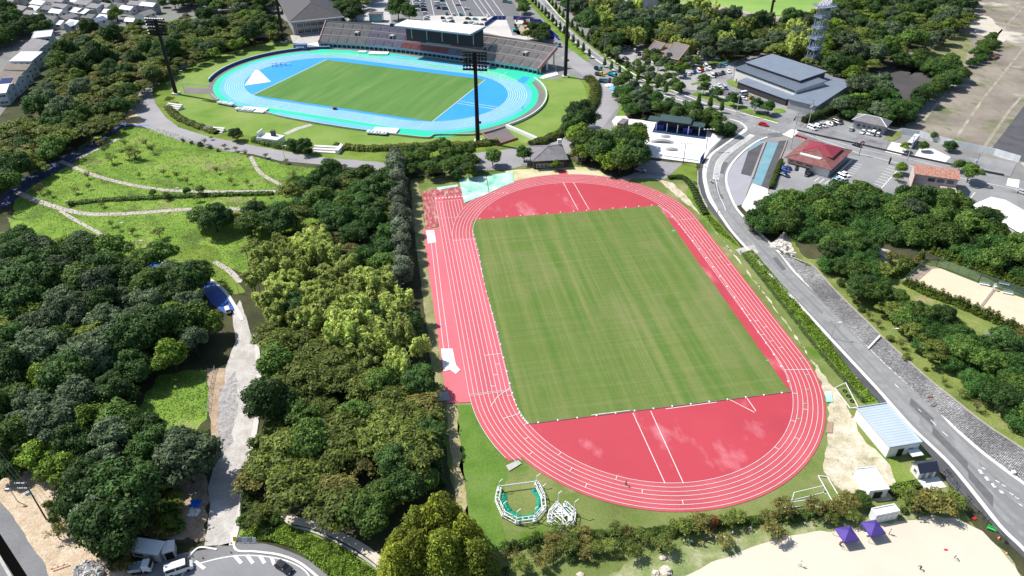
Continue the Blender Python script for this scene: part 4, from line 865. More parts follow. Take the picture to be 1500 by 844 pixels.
# --- clubhouse above the top bend
o, w, d, H = building('clubhouse', 'dark grey hip roofed clubhouse above the top bend of the red track', 'clubhouse', (779, 237), (833, 234), (796, 213), 4.0, 'hip', 2.6, plain('dark timber wall', (.045, .04, .04)), ROOFG, [('f', 7, 1.5, 1.3, 1.6)], over=.9)
b = MB(); b.box((w*.96, d*.95, H+2.3), (1.8, 1.2, 1.8)); b.build('roof_vent', WHITE, o)
building('pavilion', 'small brown hip roofed pavilion right of the dark clubhouse', 'pavilion', (846, 229), (860, 228), (832, 219), 3.0, 'hip', 1.4, plain('brown wall', (.2, .17, .15)), ROOFB, [('f', 2, 1.5, 1.2, 1.2)], over=.5)
# --- gymnasium behind the left end of the stand
o, w, d, H = building('gymnasium', 'wide gymnasium with dark hipped roof behind the left end of the grandstand', 'gymnasium', (424, 33), (504, 25), (392, -8), 9., 'hip', 7, WALLG, ROOFD, (), over=2., ridge=ROOFD)
for k in range(7):
    b = MB(); b.box((0, -.3, 0), (.6, .8, H)); b.build('pillar', CONC, o, (w*(k+.5)/7, 0, H/2))
put_windows(o, [('f', 6, 6.0, 6.5, 2.), ('f', 6, 2.2, 6.5, 2.4)], w, d)
b = MB(); b.box((w/2, -2.05, H+.02), (w+4.2, .3, .7)); b.build('eaves_trim', plain('pale trim', (.6, .65, .68)), o)
# --- fire station with drill tower
SLATE = mat('blue grey standing seam roof', [(.17, .2, .25), (.21, .245, .3)], scale=.2, coord='obj', rough=.4, spec=.5)
def seams(o, w, d, H, e, rh0, rh1, n, along='x'):
    b = MB()
    for k in range(n+1):
        x = -e+(w+2*e)*k/n
        b.tube((x, -e, H+rh0), (x, d+e, H+rh1), .05, 4)
    b.build('roof_seam', SLATE, o)['kind'] = 'stuff'
fs, w, d, H = building('fire_station', 'large blue grey roofed fire station hall with long stepped roof', 'fire station', (1075, 99.5), (1166, 133.5), (1096, 82), 7.0, 'shed', 1.3, WALLW, SLATE, [('f', 22, 6.2, 2.6, 1., .02, .98)], over=.7)
seams(fs, w, d, H, .7, .2, 1.5, 60)
A_, RZ_, W_, D_ = rect((1093, 92), (1172, 119), (1110, 76), 12.)
up = building('x', None, None, (1092, 91.5), (1172, 118.5), (1112, 76), 9.0, 'shed', 1.1, plain('dark slate wall', (.06, .065, .075)), SLATE, over=.6)
def absorb(sub, parent, rename=None):
    bpy.context.view_layer.update()
    M0 = parent.matrix_world.copy()
    for ch in list(sub.children):
        mw = sub.matrix_world@ch.matrix_local
        ch.parent = parent; ch.matrix_local = M0.inverted()@mw
    bpy.data.objects.remove(sub)
absorb(up[0], fs)
lo = building('x', None, None, (1079, 119.5), (1152, 146), (1088, 111.5), 3.6, 'shed', .9, plain('dark recess wall', (.05, .05, .055)), SLATE, over=.5); absorb(lo[0], fs)
lo = building('x', None, None, (1153, 145), (1197, 156), (1216, 114), 5.2, 'shed', .7, WALLG, SLATE, over=.7); absorb(lo[0], fs)
lo = building('x', None, None, (1221, 146), (1235, 152), (1236, 136), 4., 'shed', .2, WALLG, SLATE, over=.3); absorb(lo[0], fs)
RED = plain('red gate post', (.5, .05, .05), .6)
for k in range(17):
    f_ = k/16; p = G(1078+f_*83, 121+f_*34)
    b = MB(); b.box((0, 0, 1.), (.5, .5, 2.)); o = b.build('red_post', RED, None, p)
    tag(o, f'red post along the low canopy of the fire station, {ORD[k]} from the left', 'post', 'red posts along the fire station')
t = thing('striped_sign_gate', 'black and white striped barrier with red posts before the fire station', 'barrier', G(1178, 160), R(-10))
for k in range(7): b = MB(); b.box((k*.9-3, 0, 2.2), (.42, .25, 4)); b.build('stripe', WHITE if k % 2 else DARK, t)
for x in (-4, 4): b = MB(); b.box((x, 0, 2), (.7, .5, 4)); b.build('post', RED, t)
# tower
tb = G(1187, 101); TH = Hof(1187, 101, 9)
tw = thing('drill_tower', 'tall grey steel drill tower with stacked platforms behind the fire station', 'tower', tb, R(20))
LS = plain('light steel', (.26, .31, .42), .5, metallic=.2); s = 2.3
for x in (-s, s):
    for y in (-s, s): b = MB(); b.box((x, y, TH/2), (.4, .4, TH)); b.build('leg', LS, tw)
for k in range(1, 7):
    z = TH*k/6.; b = MB(); e = 3.5 if k < 6 else 4.8
    b.box((0, 0, z), (e*2, e*1.7, .3))
    b2 = MB()
    for sx, sy, lx, ly in ((0, -1, e*2, .08), (0, 1, e*2, .08), (-1, 0, .08, e*1.7), (1, 0, .08, e*1.7)):
        for dz in (.6, 1.15): b2.box((sx*e, sy*e*.85, z+dz), (lx if not sx else .08, ly if sx else .08, .1))
        n = 6
        for q in range(n+1):
            u = -1+2*q/n; b2.box((sx*e if sx else u*e, sy*e*.85 if sy else u*e*.85, z+.6), (.1, .1, 1.2))
    b.build('platform', LS, tw); b2.build('guard_rail', LS, tw)
    b3 = MB(); z0, z1 = z-TH/6, z-.2
    for x in (-s, s): b3.tube((x, -s, z0), (x, s, z1), .13, 4); b3.tube((x, s, z0), (x, -s, z1), .13, 4)
    for y in (-s, s): b3.tube((-s, y, z0), (s, y, z1), .13, 4)
    b3.build('brace', LS, tw)
    b4 = MB()
    for q in range(9): b4.box((-1.8+q*.45, (1.0 if k % 2 else -1.0), z0+(z1-z0)*(q+.5)/9), (.5, 1.4, .12))
    b4.build('stair', LS, tw)
b = MB(); 
for q in range(9): b.box((-4+q, 0, TH+1.2+.5*(q % 3)), (.5, .5, 2)); 
b.build('mast_gear', WHITE, tw)
b = MB(); b.ball((-5, -1, 1.5), 2.2, 10); b.build('tank', plain('pale tank', (.5, .52, .55)), tw)
# --- brown building in the car park
BT = mat('tan cladding', [(.42, .29, .17), (.5, .36, .22)], scale=.4, coord='obj', rough=.8); BRF = mat('brown grey roof', [(.16, .14, .14), (.2, .18, .175)], scale=.3, coord='obj', rough=.8)
for q in (((950, 73), (963, 77), (958, 62), 5.5), ((969, 74), (978, 79), (977, 66), 5.), ((978, 87), (994, 90), (991, 64), 8.)):
    pass
def wedge(name, label, cat, px4, z4, wallm, roofm):
    """hall whose single roof plane is given by four roof corners (pixels) and their heights"""
    P = [G(x, y, z) for (x, y), z in zip(px4, z4)]; c = P[0].copy(); c.z = 0
    o = thing(name, label, cat, c)
    Q = [p-c for p in P]; area = sum(Q[i].x*Q[(i+1) % 4].y-Q[(i+1) % 4].x*Q[i].y for i in range(4))
    if area < 0: Q = Q[::-1]
    b = MB(); b.prism([(q.x, q.y) for q in Q], 0, [q.z-.25 for q in Q]); b.build('wall', wallm, o)
    cc = sum(Q, Vector())/4
    b = MB(); E_ = [Vector((cc.x+(q.x-cc.x)*1.03, cc.y+(q.y-cc.y)*1.03, q.z)) for q in Q]; b.face([(q.x, q.y, q.z+.12) for q in E_]); b.face([(q.x, q.y, q.z-.2) for q in E_][::-1])
    for i in range(4): a, d = E_[i], E_[(i+1) % 4]; b.face([(a.x, a.y, a.z-.2), (d.x, d.y, d.z-.2), (d.x, d.y, d.z+.12), (a.x, a.y, a.z+.12)])
    b.build('roof', roofm, o)
    t = MB()
    for i in range(4): a, d = E_[i], E_[(i+1) % 4]; t.tube((a.x, a.y, a.z+.14), (d.x, d.y, d.z+.14), .28, 5)
    t.build('roof_trim', BT, o); return o, Q
cg = zz(860, 40, .1659, [(540, 197), (600, 122), (688, 145), (630, 215)])
wedge('tan_hall', 'small tan hall wing with sloping grey roof at the left of the car park building', 'hall', cg, [4, 8, 8, 4], BT, BRF)
wedge('tan_hall', 'low tan link wing between the two sloping roofs by the car park', 'hall', zz(860, 40, .1659, [(650, 215), (700, 150), (748, 158), (705, 228)]), [4, 6.6, 6.6, 4], BT, BRF)
o, Q = wedge('tan_hall', 'largest tan hall with broad sloping grey roof beside the car park', 'hall', zz(860, 40, .1659, [(672, 262), (770, 135), (900, 165), (805, 290)]), [5, 11, 11, 5], BT, BRF)
b = MB(); p = G(*zz(860, 40, .1659, [(715, 262)])[0], 5)-o.location; b.box((p.x, p.y, 4), (2.4, 2.4, 8)); b.build('chimney', plain('grey chimney', (.2, .2, .21)), o)
# --- small office with hipped roof
o, w, d, H = building('police_box', 'small pale office with dark hipped roof beside a forecourt of white cars', 'office', zz(1120, 170, .1421, [(900, 40)])[0], zz(1120, 170, .1421, [(1260, 120)])[0], zz(1120, 170, .1421, [(950, -20)])[0], 4.2, 'hip', 2.2, WALLG, ROOFG, [('f', 5, 2.2, 1.4, 1.3, .1, .95), ('r', 2, 2.2, 1., 1.2)], over=.9, ridge=WHITE)
door(o, w*.55, 0, 1.3, 2.2)
# --- red-roofed restaurant
RTILE = mat('red roof tiles', [(.13, .055, .05), (.21, .085, .08), (.27, .13, .12)], scale=.5, coord='obj', rough=.7, fine=.2)
RMET = plain('crimson roof metal', (.25, .035, .055), .55)
zr = lambda *p: zz(1120, 170, .1421, p)
A, B, D = zr((205, 428), (690, 560), (450, 240))
o, w, d, H = building('family_restaurant', 'white restaurant with large crimson and brick red roof beside the junction', 'restaurant', A, B, D, 4.2, 'hip', 2.8, WALLW, RTILE, [('f', 6, 1.9, 1.5, 1.5, .05, .55), ('r', 8, 1.9, 1.7, 1.8, .05, .95)], over=1.1, ridge=RTILE)
k = .3; e = 0
c_ = [(w*.3, d*.28), (w*.85, d*.28), (w*.85, d*.9), (w*.3, d*.9)]
b = MB(); zb, zt = H+1.75, H+3.9; x0, y0, x1, y1 = w*.16, d*.3, w*.9, d*.86; r0, r1 = (x0+(y1-y0)/2, (y0+y1)/2), (x1-(y1-y0)/2, (y0+y1)/2)
b.face([(x0, y0, zb), (x1, y0, zb), (*r1, zt), (*r0, zt)]); b.face([(x1, y0, zb), (x1, y1, zb), (*r1, zt)]); b.face([(x1, y1, zb), (x0, y1, zb), (*r0, zt), (*r1, zt)]); b.face([(x0, y1, zb), (x0, y0, zb), (*r0, zt)])
b.build('upper_roof', RMET, o)
b = MB(); b.box((w*.45, d*.16, H+1.3), (w*.5, 1.6, .8)); b.build('roof_opening', WHITE, o)
b = MB(); b.box((w*.33, -1.1, 3.), (w*.55, 2.6, .25)); b.build('porch_roof', plain('dark brown porch roof', (.1, .055, .05), .7), o)
for k in range(2): b = MB(); b.box((w*(.18+.25*k), -1.4, 1.2), (w*.15, 1.8, 2.4)); b.build('white_store', WHITE, o)
for k in range(2): b = MB(); b.box((w*(.2+.22*k), -.2, 3.15+k*.01), (1.4, .8, .9)); b.build('roof_unit', WHITE, o)
b = MB(); b.box((w+2.2, d/2, .4), (.4, d+2, .8)); b.build('planter_wall', CONCW, o)
# --- terracotta roofed restaurant
zt_ = lambda *p: zz(1290, 190, .1422, p)
TERR = mat('mottled terracotta tiles', [(.2, .07, .05), (.38, .18, .13), (.55, .4, .33)], scale=2.2, coord='obj', rough=.9, fine=.25, width=.4)
A, B, D = zt_((345, 455), (820, 520), (420, 360))
o, w, d, H = building('terracotta_restaurant', 'pinkish two storey restaurant with mottled terracotta tiled roof', 'restaurant', A, B, D, 6.5, 'gable', 1.4, mat('pinkish render', [(.45, .36, .34), (.56, .47, .44)], scale=.4, coord='obj'), TERR, [('f', 3, 4.8, 2.6, 1.6, .3, .95)], over=.5)
b = MB(); b.prism([(w*.02, -5), (w*.62, -5), (w*.62, -.05), (w*.02, -.05)], 0, 1.2); b.build('terrace', plain('grey terrace', (.3, .29, .3)), o)
BRK = mat('dark red brick', [(.14, .035, .03), (.2, .06, .05)], scale=3, coord='obj', fine=.2)
b = MB(); b.box((w*.32, -5.15, 1.4), (w*.62, .3, 2.8)); b.box((w*.005, -2.6, 1.4), (.3, 5., 2.8)); b.build('brick_wall', BRK, o)
b = MB(); b.prism([(w*.64, -5), (w, -5), (w, -.05), (w*.64, -.05)], 0, 3.); b.build('wing', MATS['pinkish render'], o)
b = MB(); b.face([(-.0, -5.3, 0), (.3, -.3, 0), (.3, -.3, 6.8), (0, -3., 3.2), (0, -5.3, 2.8)]); b.face([(-.3, -5.3, 0), (-.1, -.3, 0), (-.1, -.3, 6.8), (-.3, -3., 3.2), (-.3, -5.3, 2.8)][::-1]); b.build('brick_gable', BRK, o)
for k in range(4):
    b = MB(); b.box((w*(.15+k*.1), -3+(k % 2), 1.6), (1.1, .9, .8)); b.build('roof_unit', WHITE, o)
# --- white hall bottom right of that
o = building('white_warehouse', 'big plain white roofed warehouse at the right edge below the terracotta restaurant', 'warehouse', (1425, 300), (1512, 352), (1452, 281), 6.5, 'gable', 2.2, WALLW, plain('white membrane roof', (.84, .85, .86), .45), over=.3)
# --- round building top
t = thing('round_hall', 'round hall with dark domed roof and white rim at the top edge', 'hall', G(941, 4), 0)
b = MB(); P = [(16*math.cos(2*math.pi*i/40), 16*math.sin(2*math.pi*i/40)) for i in range(40)]; b.prism(P, 0, 8); b.build('wall', WALLW, t)
b = MB()
for k in range(6):
    for i in range(40):
        r0, r1 = 17*(1-k/6)**.8 if k else 17, 17*(1-(k+1)/6)**.8; z0, z1 = 8.2+5*(k/6)**1.2, 8.2+5*((k+1)/6)**1.2; a0, a1 = 2*math.pi*i/40, 2*math.pi*(i+1)/40
        b.face([(r0*math.cos(a0), r0*math.sin(a0), z0), (r0*math.cos(a1), r0*math.sin(a1), z0), (r1*math.cos(a1), r1*math.sin(a1), z1), (r1*math.cos(a0), r1*math.sin(a0), z1)])
b.build('dome', plain('slate dome', (.05, .06, .1), .4), t)
b = MB(); b.ribbon([(17.2*math.cos(2*math.pi*i/40), 17.2*math.sin(2*math.pi*i/40)) for i in range(40)], 1.2, 7.4, .9, closed=True); b.build('rim', WHITE, t)
for k in range(20):
    a = 2*math.pi*k/20; b = MB(); b.box((16.3*math.cos(a), 16.3*math.sin(a), 3.7), (.7, .7, 7.4), a); b.build('column', WHITE, t)
# --- town houses
hs = [('white', 5, 7, 9, 7), ('grey', 23, 16, 8, 7), ('grey', 34, 12, 10, 7), ('white', 53, 12, 10, 7), ('white', 59, 4, 11, 7), ('white', 59, 24, 8, 7), ('grey', 48, 19, 9, 7), ('white', 64, 30, 9, 6), ('dark', 76, 27, 9, 8), ('white', 86, 33, 9, 7), ('grey', 91, 9, 11, 8),
      ('white', 85, 17, 9, 6), ('grey', 98, 25, 9, 8), ('grey', 107, 13, 8, 7), ('white', 104, 36, 6, 5), ('solar', 122, 16, 13, 9), ('grey', 125, 4, 12, 8), ('dark', 133, 24, 9, 7), ('blue', 140, 30, 11, 7), ('grey', 142, 9, 9, 8), ('white', 110, 33, 8, 6), ('white', 155, 25, 9, 7), ('white', 160, 17, 6, 5),
      ('grey', 157, 8, 9, 7), ('white', 188, 12, 10, 6), ('grey', 201, 5, 10, 7), ('white', 219, 7, 11, 6), ('grey', 212, 20, 10, 8), ('white', 192, 30, 6, 4), ('dark', 176, 8, 9, 7), ('grey', 15, 2, 9, 7), ('grey', 40, -4, 10, 7), ('dark', 74, 12, 8, 7), ('white', 112, 1, 8, 7), ('grey', 168, -4, 10, 8), ('white', 148, -3, 9, 7), ('grey', 226, -6, 10, 7), ('white', 0, 21, 9, 7), ('grey', 90, 1, 8, 6), ('dark', 189, -2, 9, 6)]
adj = {'white': (ROOFW, 'pale roofed'), 'grey': (ROOFG, 'grey roofed'), 'dark': (ROOFD, 'dark roofed'), 'solar': (ROOFW, 'white roofed'), 'blue': (plain('blue grey roof', (.14, .17, .24), .5), 'blue grey roofed')}
hr = random.Random(3)
for i, (k, x, y, w, d) in enumerate(hs):
    rz = R(hr.choice((-22, -22, 68, -18, -26))+hr.uniform(-4, 4)); ze = hr.choice((5.6, 5.8, 3.6)); p = G(x, y, ze)
    e = Vector((math.cos(rz), math.sin(rz), 0)); n = Vector((-e.y, e.x, 0)); w *= 1.1; d *= 1.15
    roofm, ad = adj[k]
    o = thing('town_house', f'{ad} house among the packed houses at the top left, {"near the wood" if y > 22 else "in the middle rows" if y > 8 else "at the far edge"}', 'house', (p.x, p.y, 0), rz, 'packed town houses at the top left')
    b = MB(); b.prism([(-w/2, -d/2), (w/2, -d/2), (w/2, d/2), (-w/2, d/2)], 0, ze); wm = hr.choice((WALLW, WALLC, WALLG, WALLW)); 
    for sx in (-1, 1): b.face([(sx*w/2, -d/2, ze), (sx*w/2, d/2, ze), (sx*w/2, 0, ze+1.6)][::sx])
    b.build('wall', wm, o)
    r = MB(); rh, e_ = 1.7, .5
    for sg in (-1, 1):
        Pq = [(-w/2-e_, sg*(d/2+e_), ze-.1), (w/2+e_, sg*(d/2+e_), ze-.1), (w/2+e_, 0, ze+rh), (-w/2-e_, 0, ze+rh)]
        Pq = Pq if sg < 0 else Pq[::-1]; r.face(Pq); r.face([(a, b_, c-.15) for a, b_, c in Pq][::-1]); 
        for q in range(4): a, c = Pq[q], Pq[(q+1) % 4]; r.face([(a[0], a[1], a[2]-.15), (c[0], c[1], c[2]-.15), c, a])
    r.build('roof', roofm, o)
    for q in range(2): window(o, -w/4+q*w/2, -d/2, ze-1.3, 1.7, 1.1, 'f')
    window(o, w/2, 0, ze-1.3, 1.4, 1., 'r')
    if k == 'solar':
        b = MB(); rot = Matrix.Rotation(math.atan2(rh+.1, d/2+e_), 3, 'X'); b.box((1, -d/4, ze+rh/2+.2), (3, d/2, .12), rot=rot); b.build('solar_panel', plain('solar glass', (.01, .015, .04), .15), o); o['label'] = 'white roofed house with a dark solar panel among the packed houses'
# row of houses down the left edge of the wood
row = [((46, 57), (75, 54), (49, 47), 7, 'flat', 'white flat roofed house at the top of the row beside the wood', ROOFW, 'w'),
       ((40, 62), (66, 67), (44, 55), 6, 'gable', 'grey roofed house second from the top of the row beside the wood', ROOFG, 'w'),
       ((30, 70), (58, 73), (36, 62), 6, 'gable', 'grey roofed house third from the top of the row beside the wood', ROOFG, 'w'),
       ((25, 79), (54, 79), (28, 71), 6, 'gable', 'small grey roofed house above the long white roof in the row', ROOFG, 'w'),
       ((13, 90), (46, 90), (16, 80), 6, 'shed', 'white roofed house in the middle of the row beside the wood', ROOFW, 'w'),
       ((4, 102), (38, 103), (8, 93), 6, 'gable', 'brown grey roofed house below the white roofed one', ROOFB, 'w'),
       ((-4, 113), (28, 114), (2, 104), 6, 'gable', 'brown grey roofed house third from the bottom of the row', ROOFB, 'w'),
       ((-8, 126), (22, 124), (-4, 113), 6.5, 'gable', 'house with small blue solar panels near the bottom of the row', ROOFB, 'w'),
       ((-14, 138), (9, 136), (-10, 124), 6.5, 'gable', 'white house with bright gable lowest in the row beside the wood', ROOFW, 'w')]
for A, B, D, ze, rf, lb, rm, _ in row:
    o, w, d, H = building('row_house', lb, 'house', A, B, D, ze, rf, 1.7, mat('pale blue render', [(.45, .52, .55), (.56, .62, .64)], scale=.3, coord='obj'), rm, [('f', 3, H_ if (H_ := ze-1.6) else 0, 1.6, 1.1), ('f', 3, 1.5, 1.6, 1.2), ('r', 2, ze-1.6, 1.3, 1.1), ('r', 2, 1.5, 1.3, 1.1)], over=.35)
    if 'solar' in lb:
        for k in range(3):
            b = MB(); rot = Matrix.Rotation(math.atan2(1.7, d/2), 3, 'X'); b.box((w*(.25+.2*k), d*.25, H+1.15), (1.8, d*.35, .1), rot=rot); b.build('solar_panel', plain('blue solar glass', (.02, .04, .14), .15), o)
for (x, y, w, d, lb) in ((458, -2, 14, 8, 'small pale kiosk building at the head of the plaza beyond the stand'), (551, 17, 7, 6, 'turquoise glazed lift kiosk on the plaza behind the grandstand')):
    pass
t = thing('lift_kiosk', 'turquoise glazed kiosk standing on the plaza behind the grandstand', 'kiosk', G(552, 31), R(-2))
b = MB(); b.box((0, 0, 2.6), (9, 6, 5.2)); b.build('glazed_wall', plain('turquoise glass', (.12, .3, .33), .2, spec=.6), t)
b = MB(); b.box((0, 0, 5.35), (10, 7, .3)); b.build('roof', plain('brown kiosk roof', (.13, .1, .1)), t)
t = thing('park_toilet', 'small grey hut beside trees left of the stadium top', 'hut', G(384, 54), R(12))
b = MB(); b.box((0, 0, 1.5), (7, 4, 3)); b.build('wall', WALLG, t); b = MB(); b.prism([(-4, -2.6), (4, -2.6), (4, 2.6), (-4, 2.6)], 3, 3.25); b.build('roof', ROOFG, t)
t = thing('scoreboard_base', 'white concrete platform with dark box on the near embankment of the stadium', 'platform', G(399, 208), R(-12))
b = MB(); b.prism([(-6, -3), (5, -4), (6, 1.5), (-4, 3)], 0, 3); b.build('base', WHITE, t)
b = MB(); b.box((1, .5, 4.2), (1.8, 1.6, 2.4)); b.build('cabinet', plain('dark cabinet', (.06, .06, .07)), t)
b = MB(); b.box((-5.4, 0, 3.6), (.4, 5, 3)); b.build('side_wall', WHITE, t)
t = thing('gate_block', 'low white concrete gate steps beside the ring road left of the blue track', 'steps', G(250, 162), R(-20))
for k in range(4): b = MB(); b.box((0, k*1.3, .3+.25*k), (9, 1.2, .6+.5*k)); b.build('step', CONCW, t)
t = thing('gate_block', 'pale stepped block on the ring road edge below the scoreboard platform', 'steps', G(478, 224), R(-8))
for k in range(3): b = MB(); b.box((0, k*1.6, .3+.3*k), (13, 1.5, .6+.6*k)); b.build('step', CONCW, t)
b = MB(); b.box((5.5, 3, 1), (1.6, 8, 2)); b.build('side_wall', WHITE, t)
t = thing('gate_block', 'grey slabbed bench block on the ring road edge near the mast', 'steps', G(312, 194), R(-14))
for k in range(3): b = MB(); b.box((0, k*1.3, .25+.25*k), (10, 1.2, .5+.5*k)); b.build('step', CONCW, t)
b = MB(); b.box((-3, 1, 1.6), (4, 2.5, .3), rot=Matrix.Rotation(.3, 3, 'X')); b.build('slab', plain('dark slab', (.08, .08, .09)), t)
for (A, B, lb) in (((742, 187), (795, 210), 'thick white concrete ramp wall on the right of the lower stadium ramp'),):
    a, c = G(*A), G(*B); t = thing('ramp_wall', lb, 'wall', a); b = MB(); b.ribbon([(0, 0), (c.x-a.x, c.y-a.y)], 1.3, 0, 1.6); b.build('wall', WHITE, t)
a, c = G(704, 195), G(722, 212); t = thing('ramp_wall', 'thin brown capped ramp wall beside the nearest floodlight mast', 'wall', a); b = MB(); b.ribbon([(0, 0), (c.x-a.x, c.y-a.y)], .5, 0, 1.1); b.build('wall', plain('brown wall cap', (.25, .17, .15)), t)
a, c = G(727, 214), G(758, 204); t = thing('red_barrier', 'row of brick red water filled barriers across the ramp foot', 'barrier', a)
dd = (c-a)
for k in range(6): p = dd*(k+.5)/6; b = MB(); b.box((p.x, p.y, .5), (dd.length/6*.9, .8, 1.), math.atan2(dd.y, dd.x)); b.build('barrier_block', plain('faded red plastic', (.3, .12, .11)), t)
# ------------------------------------------------------------ shelter and skate park
P = [G(*q) for q in zz(880, 150, .1303, [(575, 340), (1180, 420)])]
a, c = P; e = (c-a); rz = math.atan2(e.y, e.x); Lg = e.length
t = thing('park_shelter', 'open shelter with three dark green flat roofs over a blue floor', 'shelter', a, rz)
GR = plain('dark green grey roof', (.05, .085, .085), .5)
for x0, x1, y0, y1, z in ((-.13, .1, 3.5, 9.5, 4.2), (.08, .68, 2.6, 10.5, 5.2), (.66, .93, 3.2, 9.8, 4.3)):
    b = MB(); b.prism([(Lg*x0, y0), (Lg*x1, y0), (Lg*x1, y1), (Lg*x0, y1)], z, z+.35); b.build('roof', GR, t)
for k in range(5):
    for y in (3.1,): b = MB(); b.box((Lg*(.05+.2*k), y, 2.1), (.35, .35, 4.2)); b.build('post', WHITE, t)
for x in (0.02, .55): b = MB(); b.box((Lg*x+Lg*.08, 6, 1.2), (Lg*.17, 3, 2.4)); b.build('blue_panel', plain('deep blue panel', (.04, .045, .3), .6), t)
b = MB(); b.box((Lg*.45, 9.6, 1.4), (Lg*.9, .3, 2.8)); b.build('back_wall', plain('dark back wall', (.09, .09, .1)), t)
for px, lb, kind in (((880+690*.1303, 150+450*.1303), 'curved low skate ramp in the middle of the white skate plaza', 'arc'), ((880+730*.1303, 150+388*.1303), 'thin grind rail on the skate plaza nearest the shelter', 'rail'), ((880+800*.1303, 150+535*.1303), 'small curved skate hump toward the lower right of the plaza', 'hump')):
    t = thing('skate_ramp', lb, 'skate ramp', G(*px), R(-8))
    b = MB(); n = 10
    L_, h_ = (11, 1.2) if kind == 'arc' else (5, .5) if kind == 'rail' else (6, .7)
    for i in range(n):
        f0, f1 = i/n, (i+1)/n; z0, z1 = h_*math.sin(math.pi*f0), h_*math.sin(math.pi*f1)
        b.prism([(-L_/2+L_*f0, -1.3), (-L_/2+L_*f1, -1.3), (-L_/2+L_*f1, 1.3), (-L_/2+L_*f0, 1.3)], 0, [z0+.05, z1+.05, z1+.05, z0+.05])
    b.build('ramp', plain('grey ramp surface', (.3, .3, .32)), t)
    b = MB(); b.box((0, -1.35, h_*.5+.1), (L_*.6, .1, .15)); b.build('edge', plain('ramp edge', (.12, .1, .1)), t)
t = thing('shipping_box', 'tall brown storage box on the left of the white skate plaza', 'storage box', G(880+245*.1303, 150+275*.1303), R(60))
b = MB(); b.box((0, 0, 1.4), (7, 3, 2.8)); b.build('body', plain('brown box metal', (.1, .075, .07), .6), t); b = MB(); b.box((0, 0, 2.88), (7.1, 3.1, .1)); b.build('roof', plain('brown grey lid', (.2, .17, .16)), t)
t = thing('blue_banner', 'tilted dark blue banner board at the right corner of the skate plaza', 'banner', G(1028, 236), R(62))
b = MB(); b.box((0, 0, 1.6), (6, .2, 2.8)); b.build('board', plain('navy board', (.02, .05, .25)), t); b = MB(); b.box((0, .5, .8), (.15, 1, .15)); b.build('brace', STEEL, t)
t = thing('white_truck_box', 'white rectangular parked box trailer under the trees above the skate plaza', 'trailer', G(950, 162), R(-8))
b = MB(); b.box((0, 0, 2.2), (9, 2.5, 2.6)); b.build('box', WHITE, t)
for x in (-3, 3):
    for y in (-1.1, 1.1): b = MB(); b.tube((x, y-.15, .5), (x, y+.15, .5), .5, 10); b.build('wheel', DARK, t)

# ------------------------------------------------------------ fences
def fence(label, pts, h, m, step=3., mesh=True, name='fence', z=0, group=None, cat='fence', postm=None):
    P = [p for p in GL(pts, z)]; c = P[0]; t = thing(name, label, cat, (c.x, c.y, z), 0, group)
    Q = [Vector((p.x-c.x, p.y-c.y, 0)) for p in P]; n_ = 0; post = MB(); rl = MB()
    for a, b_ in zip(Q, Q[1:]):
        L_ = (b_-a).length; n = max(1, round(L_/step))
        for k in range(n+1): p = a.lerp(b_, k/n); post.box((p.x, p.y, h/2), (.1, .1, h))
        rl.tube((a.x, a.y, h), (b_.x, b_.y, h), .05, 4); rl.tube((a.x, a.y, h*.5), (b_.x, b_.y, h*.5), .04, 4); rl.tube((a.x, a.y, .1), (b_.x, b_.y, .1), .04, 4)
    o = post.build('fence_post', postm or m, t); o['kind'] = 'stuff'; rl.build('rail', m, t)
    if mesh:
        nb = MB()
        for a, b_ in zip(Q, Q[1:]): nb.face([(a.x, a.y, .1), (b_.x, b_.y, .1), (b_.x, b_.y, h), (a.x, a.y, h)])
        nb.build('netting', mesh if mesh is not True else m, t)
    return t
NETG = plain('green netting', (.05, .11, .1), .8, alpha=.55); GF = plain('green fence steel', (.1, .16, .15), .5)
tz = lambda *p: zz(1300, 360, .1896, p)
fence('tall green netted fence along the far side of the tennis court', tz((375, 160), (700, 285), (1060, 405), (1300, 480)), 3.2, GF, 3, NETG, z=TZ)
fence('tall green netted fence at the left end of the tennis court', tz((130, 290), (280, 165), (375, 160)), 3.2, GF, 3, NETG, z=TZ)
t = thing('tennis_net', 'white posted tennis net across the clay court', 'net', G(*tz((750, 420))[0], TZ))
a, c = [q-t.location for q in GL(tz((815, 340), (690, 500)), TZ)]
b = MB(); b.tube((a.x, a.y, 0), (a.x, a.y, 1.1), .1); b.tube((c.x, c.y, 0), (c.x, c.y, 1.1), .1); b.build('post', WHITE, t)
b = MB(); d_ = (c-a).normalized(); nn = Vector((-d_.y, d_.x))*.03
b.face([(a.x, a.y, .1), (c.x, c.y, .1), (c.x, c.y, .95), (a.x, a.y, .95)]); b.build('mesh', plain('tennis netting', (.2, .16, .15), .8, alpha=.6), t)
b = MB(); b.tube((a.x, a.y, 1), (c.x, c.y, 1), .07, 4); b.build('tape', WHITE, t)
for px, lb in ((tz((748, 308))[0], 'white bench by the fence left of the tennis net'), (tz((925, 375))[0], 'white and blue bench right of the tennis net'), (tz((897, 305))[0], 'long white bench hard against the far tennis fence')):
    t = thing('court_bench', lb, 'bench', G(*px, TZ), R(-24))
    b = MB(); b.box((0, 0, .45), (3, .5, .1)); b.build('seat', WHITE, t); b = MB(); b.box((0, .25, .8), (3, .08, .5)); b.build('backrest', plain('pale blue plastic', (.3, .5, .6)), t)
    for x in (-1.2, 1.2): b = MB(); b.box((x, 0, .2), (.1, .5, .4)); b.build('leg', STEEL, t)
t = thing('umpire_stand', 'white umpire chair stand at the far end of the tennis net', 'umpire chair', G(*tz((820, 345))[0], TZ))
for x in (-.5, .5):
    for y in (-.5, .5): b = MB(); b.tube((x, y, 0), (x*.6, y*.6, 1.6), .06, 4); b.build('leg', WHITE, t)
